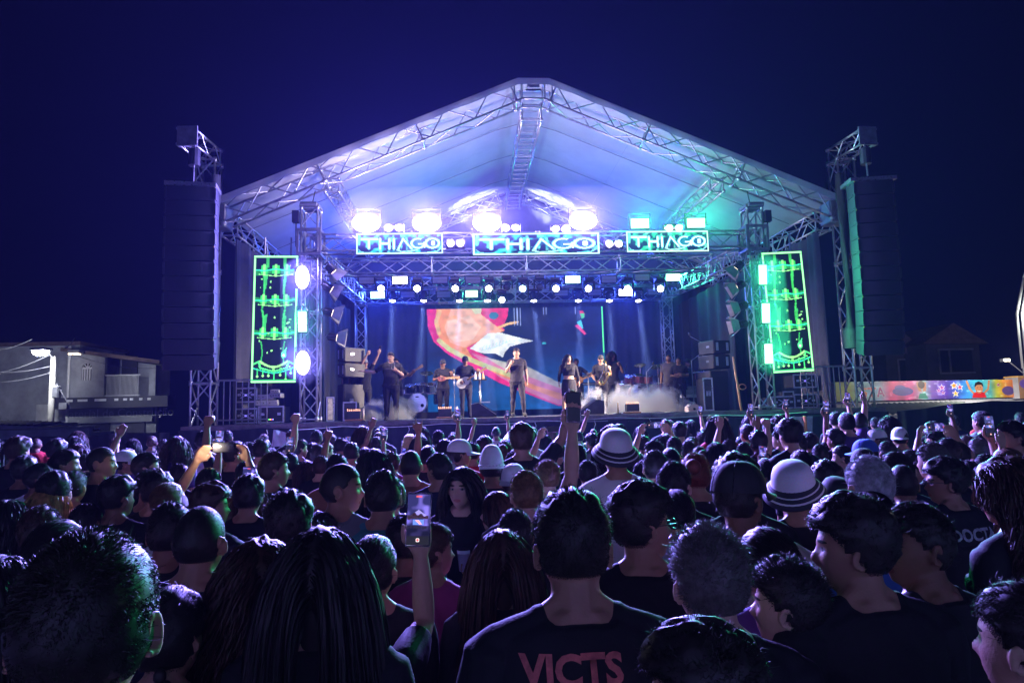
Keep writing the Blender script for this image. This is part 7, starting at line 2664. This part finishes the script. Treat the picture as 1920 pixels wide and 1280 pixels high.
def guitar(Mw, label, body_len, body_w, neck, col, cat='guitar', group='string instruments'):
    """local: body centre at origin in XZ, neck along +X, face -Y"""
    o = empty('electric_guitar' if cat == 'guitar' else cat.replace(' ', '_'), label, cat, group, M=Mw)
    out = []
    for t in np.linspace(0, 2 * math.pi, 36, endpoint=False):
        x = math.cos(t)
        r = body_w * (1 - .24 * math.exp(-((x - .15) / .28) ** 2)) * (1 - .12 * x)
        out.append((x * body_len, math.sin(t) * r))
    b = MB().prism(out, -.022, .022).build('body', col, o)
    MB().box((body_len * .6, -.03, -.025), (body_len + neck, -.006, .025)).build('neck', pm('maple neck', (.35, .2, .1), .4), o)
    MB().prism([(body_len + neck, -.03), (body_len + neck + .15, -.045), (body_len + neck + .17, .03), (body_len + neck, .03)], -.03, -.008).build('headstock', pm('maple neck', (.35, .2, .1), .4), o)
    for i in range(4):
        MB().tube((body_len + neck + .03 + i * .035, -.02, .02), (body_len + neck + .03 + i * .035, -.02, .065), .008, n=6).build('tuning_peg', CHROME, o)
    MB().box((-body_len * .35, -.028, -.04), (-body_len * .28, -.0225, .04)).build('bridge', CHROME, o)
    MB().box((body_len * .05, -.027, -.04), (body_len * .18, -.0225, .04)).build('pickup', BLKF, o)
    return o
gc = M @ Vector((.02, .23, 1.16))
guitar(TR(gc, 0, 0, 0) @ Matrix.Rotation(-.06, 4, 'Y'), 'tiny four-string guitar held by the man in the black cap', .13, .075, .20, pm('dark red wood', (.22, .07, .05), .35), 'small guitar')
o, info, M = performer(872, 667, 19.6, 'guitarist in dark shirt with a white electric guitar', dict(arms={'R': (V3((.35, .05, -.9)), V3((-.40, .62, -.35))), 'L': (V3((-.50, .25, -.75)), V3((-.10, .75, .35)))}, palms={'R': (0, -1, 0), 'L': (.2, -1, 0)}, curls={'R': .8, 'L': 1.2}), head=(.2, -.12, 0), skin='m', shirt=(.03, .03, .05), pants=(.03, .04, .09), hair='short', hat='cap', hatcol=KCAP)
guitar(TR(M @ Vector((.06, .21, .99))) @ Matrix.Rotation(-.55, 4, 'Y'), 'white electric guitar played left of the lead singer', .21, .155, .42, pm('white guitar lacquer', (.75, .73, .70), .2))
o, info, M = performer(1065, 664, 18.1, 'woman in black crop top and slit skirt', dict(arms={'R': (V3((.34, -.02, -1)), V3((.10, .10, -1))), 'L': (V3((-.34, -.02, -1)), V3((-.12, .10, -1)))}), legs={'L': (V3((-.14, .10, -1)), V3((-.10, -.05, -1))), 'R': (V3((.12, 0, -1)), V3((.06, -.02, -1)))}, fem=True, build=1.1, sleeve=.46, crop=1.115, skirt=(.56, .02), head=(.5, 0, 0), skin='l', shirt=K, pants=(.022, .02, .026), hair='long', hcol=DARK)
bk = performer(1080, 672, 20.2, 'bass player half hidden behind the woman singer', dict(arms={'L': (V3((-.7, .25, -.55)), V3((-.45, .75, .25))), 'R': (V3((.3, .1, -.9)), V3((-.4, .6, -.3)))}, palms={'L': (.2, -1, 0)}, curls={'L': 1.2, 'R': .8}), skin='d', shirt=(.02, .02, .03), hair='short')
guitar(TR(bk[2] @ Vector((.05, .21, 1.02))) @ Matrix.Rotation(-.32, 4, 'Y'), 'bass guitar with neck showing right of the woman singer', .22, .15, .58, pm('sunburst lacquer', (.35, .15, .04), .25), 'bass guitar')
bk = performer(742, 672, 19.4, 'bass player half hidden behind the big man', dict(arms={'L': (V3((-.7, .25, -.55)), V3((-.40, .75, .30))), 'R': (V3((.3, .1, -.9)), V3((-.4, .6, -.3)))}, palms={'L': (.2, -1, 0)}, curls={'L': 1.2, 'R': .8}), head=(.1, .02, 0), skin='m', shirt=(.02, .02, .03), hair='short', hseed=1)
guitar(TR(bk[2] @ Vector((.05, .21, 1.0))) @ Matrix.Rotation(-.55, 4, 'Y'), 'dark bass guitar with headstock showing right of the big man', .22, .15, .60, BLK, 'bass guitar')
o, info, M = performer(1126, 665, 18.6, 'saxophonist in black cap and polo shirt', dict(arms={'R': (V3((.30, .10, -.9)), V3((-.25, .65, -.55))), 'L': (V3((-.28, .25, -.85)), V3((.15, .62, .55)))}, palms={'R': (-.5, -.5, 0), 'L': (.5, -.5, 0)}, curls={'R': 1.0, 'L': 1.0}), head=(-.15, .12, 0), sleeve=.24, skin='m', shirt=K, pants=(.02, .02, .03), hair='buzz', hat='cap', hatcol=KCAP)
GOLD = pm('lacquered brass', (.75, .52, .16), .25, 1, .2, 12)
sxo = empty('saxophone', 'gold tenor saxophone held across the saxophonist’s chest', 'saxophone', M=M)
pts = [Vector((.0, .14, 1.56)), Vector((-.03, .20, 1.58)), Vector((-.10, .24, 1.53)), Vector((-.09, .245, 1.42)), Vector((-.02, .25, 1.24)), Vector((.08, .25, 1.02)), Vector((.13, .25, .92)), Vector((.10, .26, .855)), Vector((.02, .27, .87)), Vector((-.03, .28, .95)), Vector((-.10, .29, 1.08)), Vector((-.15, .30, 1.18))]
mb = MB()
tube_chain(mb, pts[:7] + pts[7:], [.010, .011, .014, .018, .024, .032, .036, .040, .044, .052, .066, .085], 14)
mb.build('bell_tube', GOLD, sxo, True)
mb = MB()
for i in range(9):
    t = i / 8
    p = Vector((-.08, .245, 1.40)).lerp(Vector((.10, .25, .98)), t)
    mb.lathe([(0, 0), (.016, 0), (.016, .008), (0, .01)], 8, TR(p + Vector((.02 * (i % 2), .03, 0)), 0, -math.pi / 2), False)
mb.build('key_work', CHROME, sxo)
MB().tube((.0, .145, 1.555), (.0, .105, 1.545), .012, .008, 8).build('mouthpiece', BLKF, sxo)
o, info, M = performer(1147, 659, 20.0, 'man with long dark curls raising a hand to his mouth', dict(arms={'L': (V3((-.35, .20, -.8)), V3((.45, .60, .85))), 'R': (V3((.2, 0, -1)), V3((.05, .2, -1)))}, palms={'L': (.5, -.5, 0)}, curls={'L': 1.2}), head=(.6, 0, 0), sleeve=.18, skin='d', shirt=(.02, .02, .03), hair='longcurly', hcol=DARK)
# crew at the sides
performer(1253, 664, 19.4, 'crew man in dark shirt, left of the group at the right wing', dict(), yaw=math.pi - .5, head=(-.5, .1, 0), skin='d', shirt=(.05, .045, .06), hair='buzz', build=1.1)
o, info, M = performer(1272, 669, 18.9, 'smiling crew man with folded arms and white print on black T-shirt', dict(arms={'R': (V3((.25, .15, -.9)), V3((-.85, .5, .05))), 'L': (V3((-.25, .15, -.9)), V3((.85, .55, .12)))}, palms={'R': (0, -1, 0), 'L': (0, -1, 0)}, curls={'R': .8, 'L': .8}), yaw=math.pi - .3, head=(-.5, 0, 0), sleeve=.22, skin='d', shirt=K, hair='buzz', build=1.05)
performer(1288, 673, 19.6, 'crew person in dark blue standing right of the smiling man', dict(), yaw=math.pi + .4, head=(.4, 0, 0), skin='m', shirt=(.03, .04, .07), hair='short', hat='cap', hatcol=KCAP)
performer(654, 672, 19.6, 'crew man at the left wing, left of two watching', dict(), yaw=math.pi - .4, head=(-.5, .1, 0), skin='m', shirt=(.03, .03, .05), hair='short')
performer(668, 673, 19.2, 'bald crew man at the left wing, right of two watching', dict(), yaw=math.pi - .3, head=(-.3, .1, 0), skin='d', shirt=(.03, .035, .06), hair=None)
o, info, M = performer(684, 672, 18.9, 'person in cap filming with both arms up at the left wing', dict(arms={'L': (V3((-.35, .35, .75)), V3((-.35, .35, .8))), 'R': (V3((-.25, .55, .70)), V3((-.45, .30, .80)))}, palms={'L': (.4, -1, 0), 'R': (0, -1, 0)}, curls={'L': .8, 'R': .8}), yaw=math.pi + .3, head=(.3, .1, 0), skin='l', shirt=(.02, .02, .03), hair='short', hat='cap', hatcol=pm('grey cap cotton', (.3, .3, .33), .8))
phone(M @ (info['grip']['L'] + Vector((0, 0, .06))), Matrix.Rotation(.1, 3, 'Y'), 'phone held high by the person filming at the left wing', 2, on=False, rim=PHONE_RIM)

# ================================================================ smoke on the stage floor
def smoke(px0, px1, ztop, Y0, Y1, dens, label, sd):
    x0, x1 = at(px0, 760, (Y0 + Y1) / 2).x, at(px1, 760, (Y0 + Y1) / 2).x
    mb = MB().box((x0, Y0, DZ + .015), (x1, Y1, DZ + ztop))
    o = mb.build('stage_smoke', None)
    m = bpy.data.materials.new('rolling stage smoke')
    m.use_nodes = True
    nt = m.node_tree
    nt.nodes.remove(nt.nodes['Principled BSDF'])
    v = nt.nodes.new('ShaderNodeVolumePrincipled')
    v.inputs['Color'].default_value = (.88, .92, 1.0, 1)
    tc = nt.nodes.new('ShaderNodeTexCoord')
    mp = nt.nodes.new('ShaderNodeMapping')
    mp.inputs['Location'].default_value = (sd, 0, 0)
    nt.links.new(tc.outputs['Object'], mp.inputs[0])
    nz = nt.nodes.new('ShaderNodeTexNoise')
    nz.inputs['Scale'].default_value = 1.5
    nz.inputs['Detail'].default_value = 5
    nz.inputs['Roughness'].default_value = .6
    nz.inputs['Distortion'].default_value = .6
    nt.links.new(mp.outputs[0], nz.inputs['Vector'])
    # thins out towards the sides and the top of the cloud
    sp = nt.nodes.new('ShaderNodeSeparateXYZ')
    nt.links.new(tc.outputs['Generated'], sp.inputs[0])
    def mth(op, a, b):
        q = nt.nodes.new('ShaderNodeMath')
        q.operation = op
        for i, x in enumerate((a, b)):
            if isinstance(x, (int, float)):
                q.inputs[i].default_value = x
            else:
                nt.links.new(x, q.inputs[i])
        return q.outputs[0]
    par = None
    for ax in (0, 1):
        t = mth('MULTIPLY', mth('MULTIPLY', sp.outputs[ax], mth('SUBTRACT', 1.0, sp.outputs[ax])), 4.0)
        par = t if par is None else mth('MULTIPLY', par, t)
    hgt = mth('SUBTRACT', 1.0, sp.outputs[2])
    fall = mth('MULTIPLY', par, hgt)
    thr = mth('SUBTRACT', mth('ADD', nz.outputs['Fac'], mth('MULTIPLY', fall, .55)), .72)
    dn = mth('MULTIPLY', mth('MAXIMUM', thr, 0.0), dens)
    nt.links.new(dn, v.inputs['Density'])
    nt.links.new(v.outputs[0], nt.nodes['Material Output'].inputs['Volume'])
    o.data.materials.clear()
    o.data.materials.append(m)
    tag(o, label, None, kind='stuff')
smoke(655, 790, .8, 17.25, 19.2, 60, 'white smoke curling at the feet of the big man', 3)
smoke(1060, 1330, 1.05, 17.45, 20.6, 55, 'white smoke rolling over the right of the stage', 8)
# ---------------------------------------------------------------- air
hb = MB().box((-95, -45, -1), (95, 115, 12.2)).build('haze', None)
hm = bpy.data.materials.new('thin night haze')
hm.use_nodes = True
nt = hm.node_tree
nt.nodes.remove(nt.nodes['Principled BSDF'])
v = nt.nodes.new('ShaderNodeVolumePrincipled')
v.inputs['Color'].default_value = (.28, .30, 1.0, 1)
v.inputs['Density'].default_value = .00036
v.inputs['Anisotropy'].default_value = .3
nt.links.new(v.outputs[0], nt.nodes['Material Output'].inputs['Volume'])
hb.data.materials.clear()
hb.data.materials.append(hm)
tag(hb, kind='stuff')


def air(name_, mb, col, dens):
    sb = mb.build(name_, None)
    sm_ = bpy.data.materials.new('machine haze')
    sm_.use_nodes = True
    nt = sm_.node_tree
    nt.nodes.remove(nt.nodes['Principled BSDF'])
    v = nt.nodes.new('ShaderNodeVolumePrincipled')
    v.inputs['Color'].default_value = (*col, 1)
    v.inputs['Density'].default_value = dens
    nt.links.new(v.outputs[0], nt.nodes['Material Output'].inputs['Volume'])
    sb.data.materials.clear()
    sb.data.materials.append(sm_)
    tag(sb, kind='stuff')
air('stage_haze', MB().box((-5.4, 21.9, DZ + .006), (5.4, 25.08, zl - .3)), (.55, .66, 1.0), .032)

# machine and halo haze in added capsules, imitating bloom round the front lamps
def capsule(A, B, r):
    mb = MB()
    A, B = Vector(A), Vector(B)
    tube_chain(mb, [A, A.lerp(B, .03), A.lerp(B, .08)] + [A.lerp(B, t) for t in np.linspace(.15, .85, 8)] + [A.lerp(B, .92), A.lerp(B, .97), B], [r * .55, r * .8, r * .95] + [r] * 8 + [r * .95, r * .8, r * .55], 28)
    return mb
zc = at(960, 412, D0 - .6).z
air('stage_haze', capsule((-4.9, D0 - .62, zc), (4.9, D0 - .62, zc), .82), (.85, .88, 1.0), .0065)
for px0, py0, px1, py1 in ((569, 490, 571, 710), (1428, 485, 1443, 690)):
    air('stage_haze', capsule(at(px0, py0, D0 - .62), at(px1, py1, D0 - .62), .55), (.85, .9, 1.0), .026)
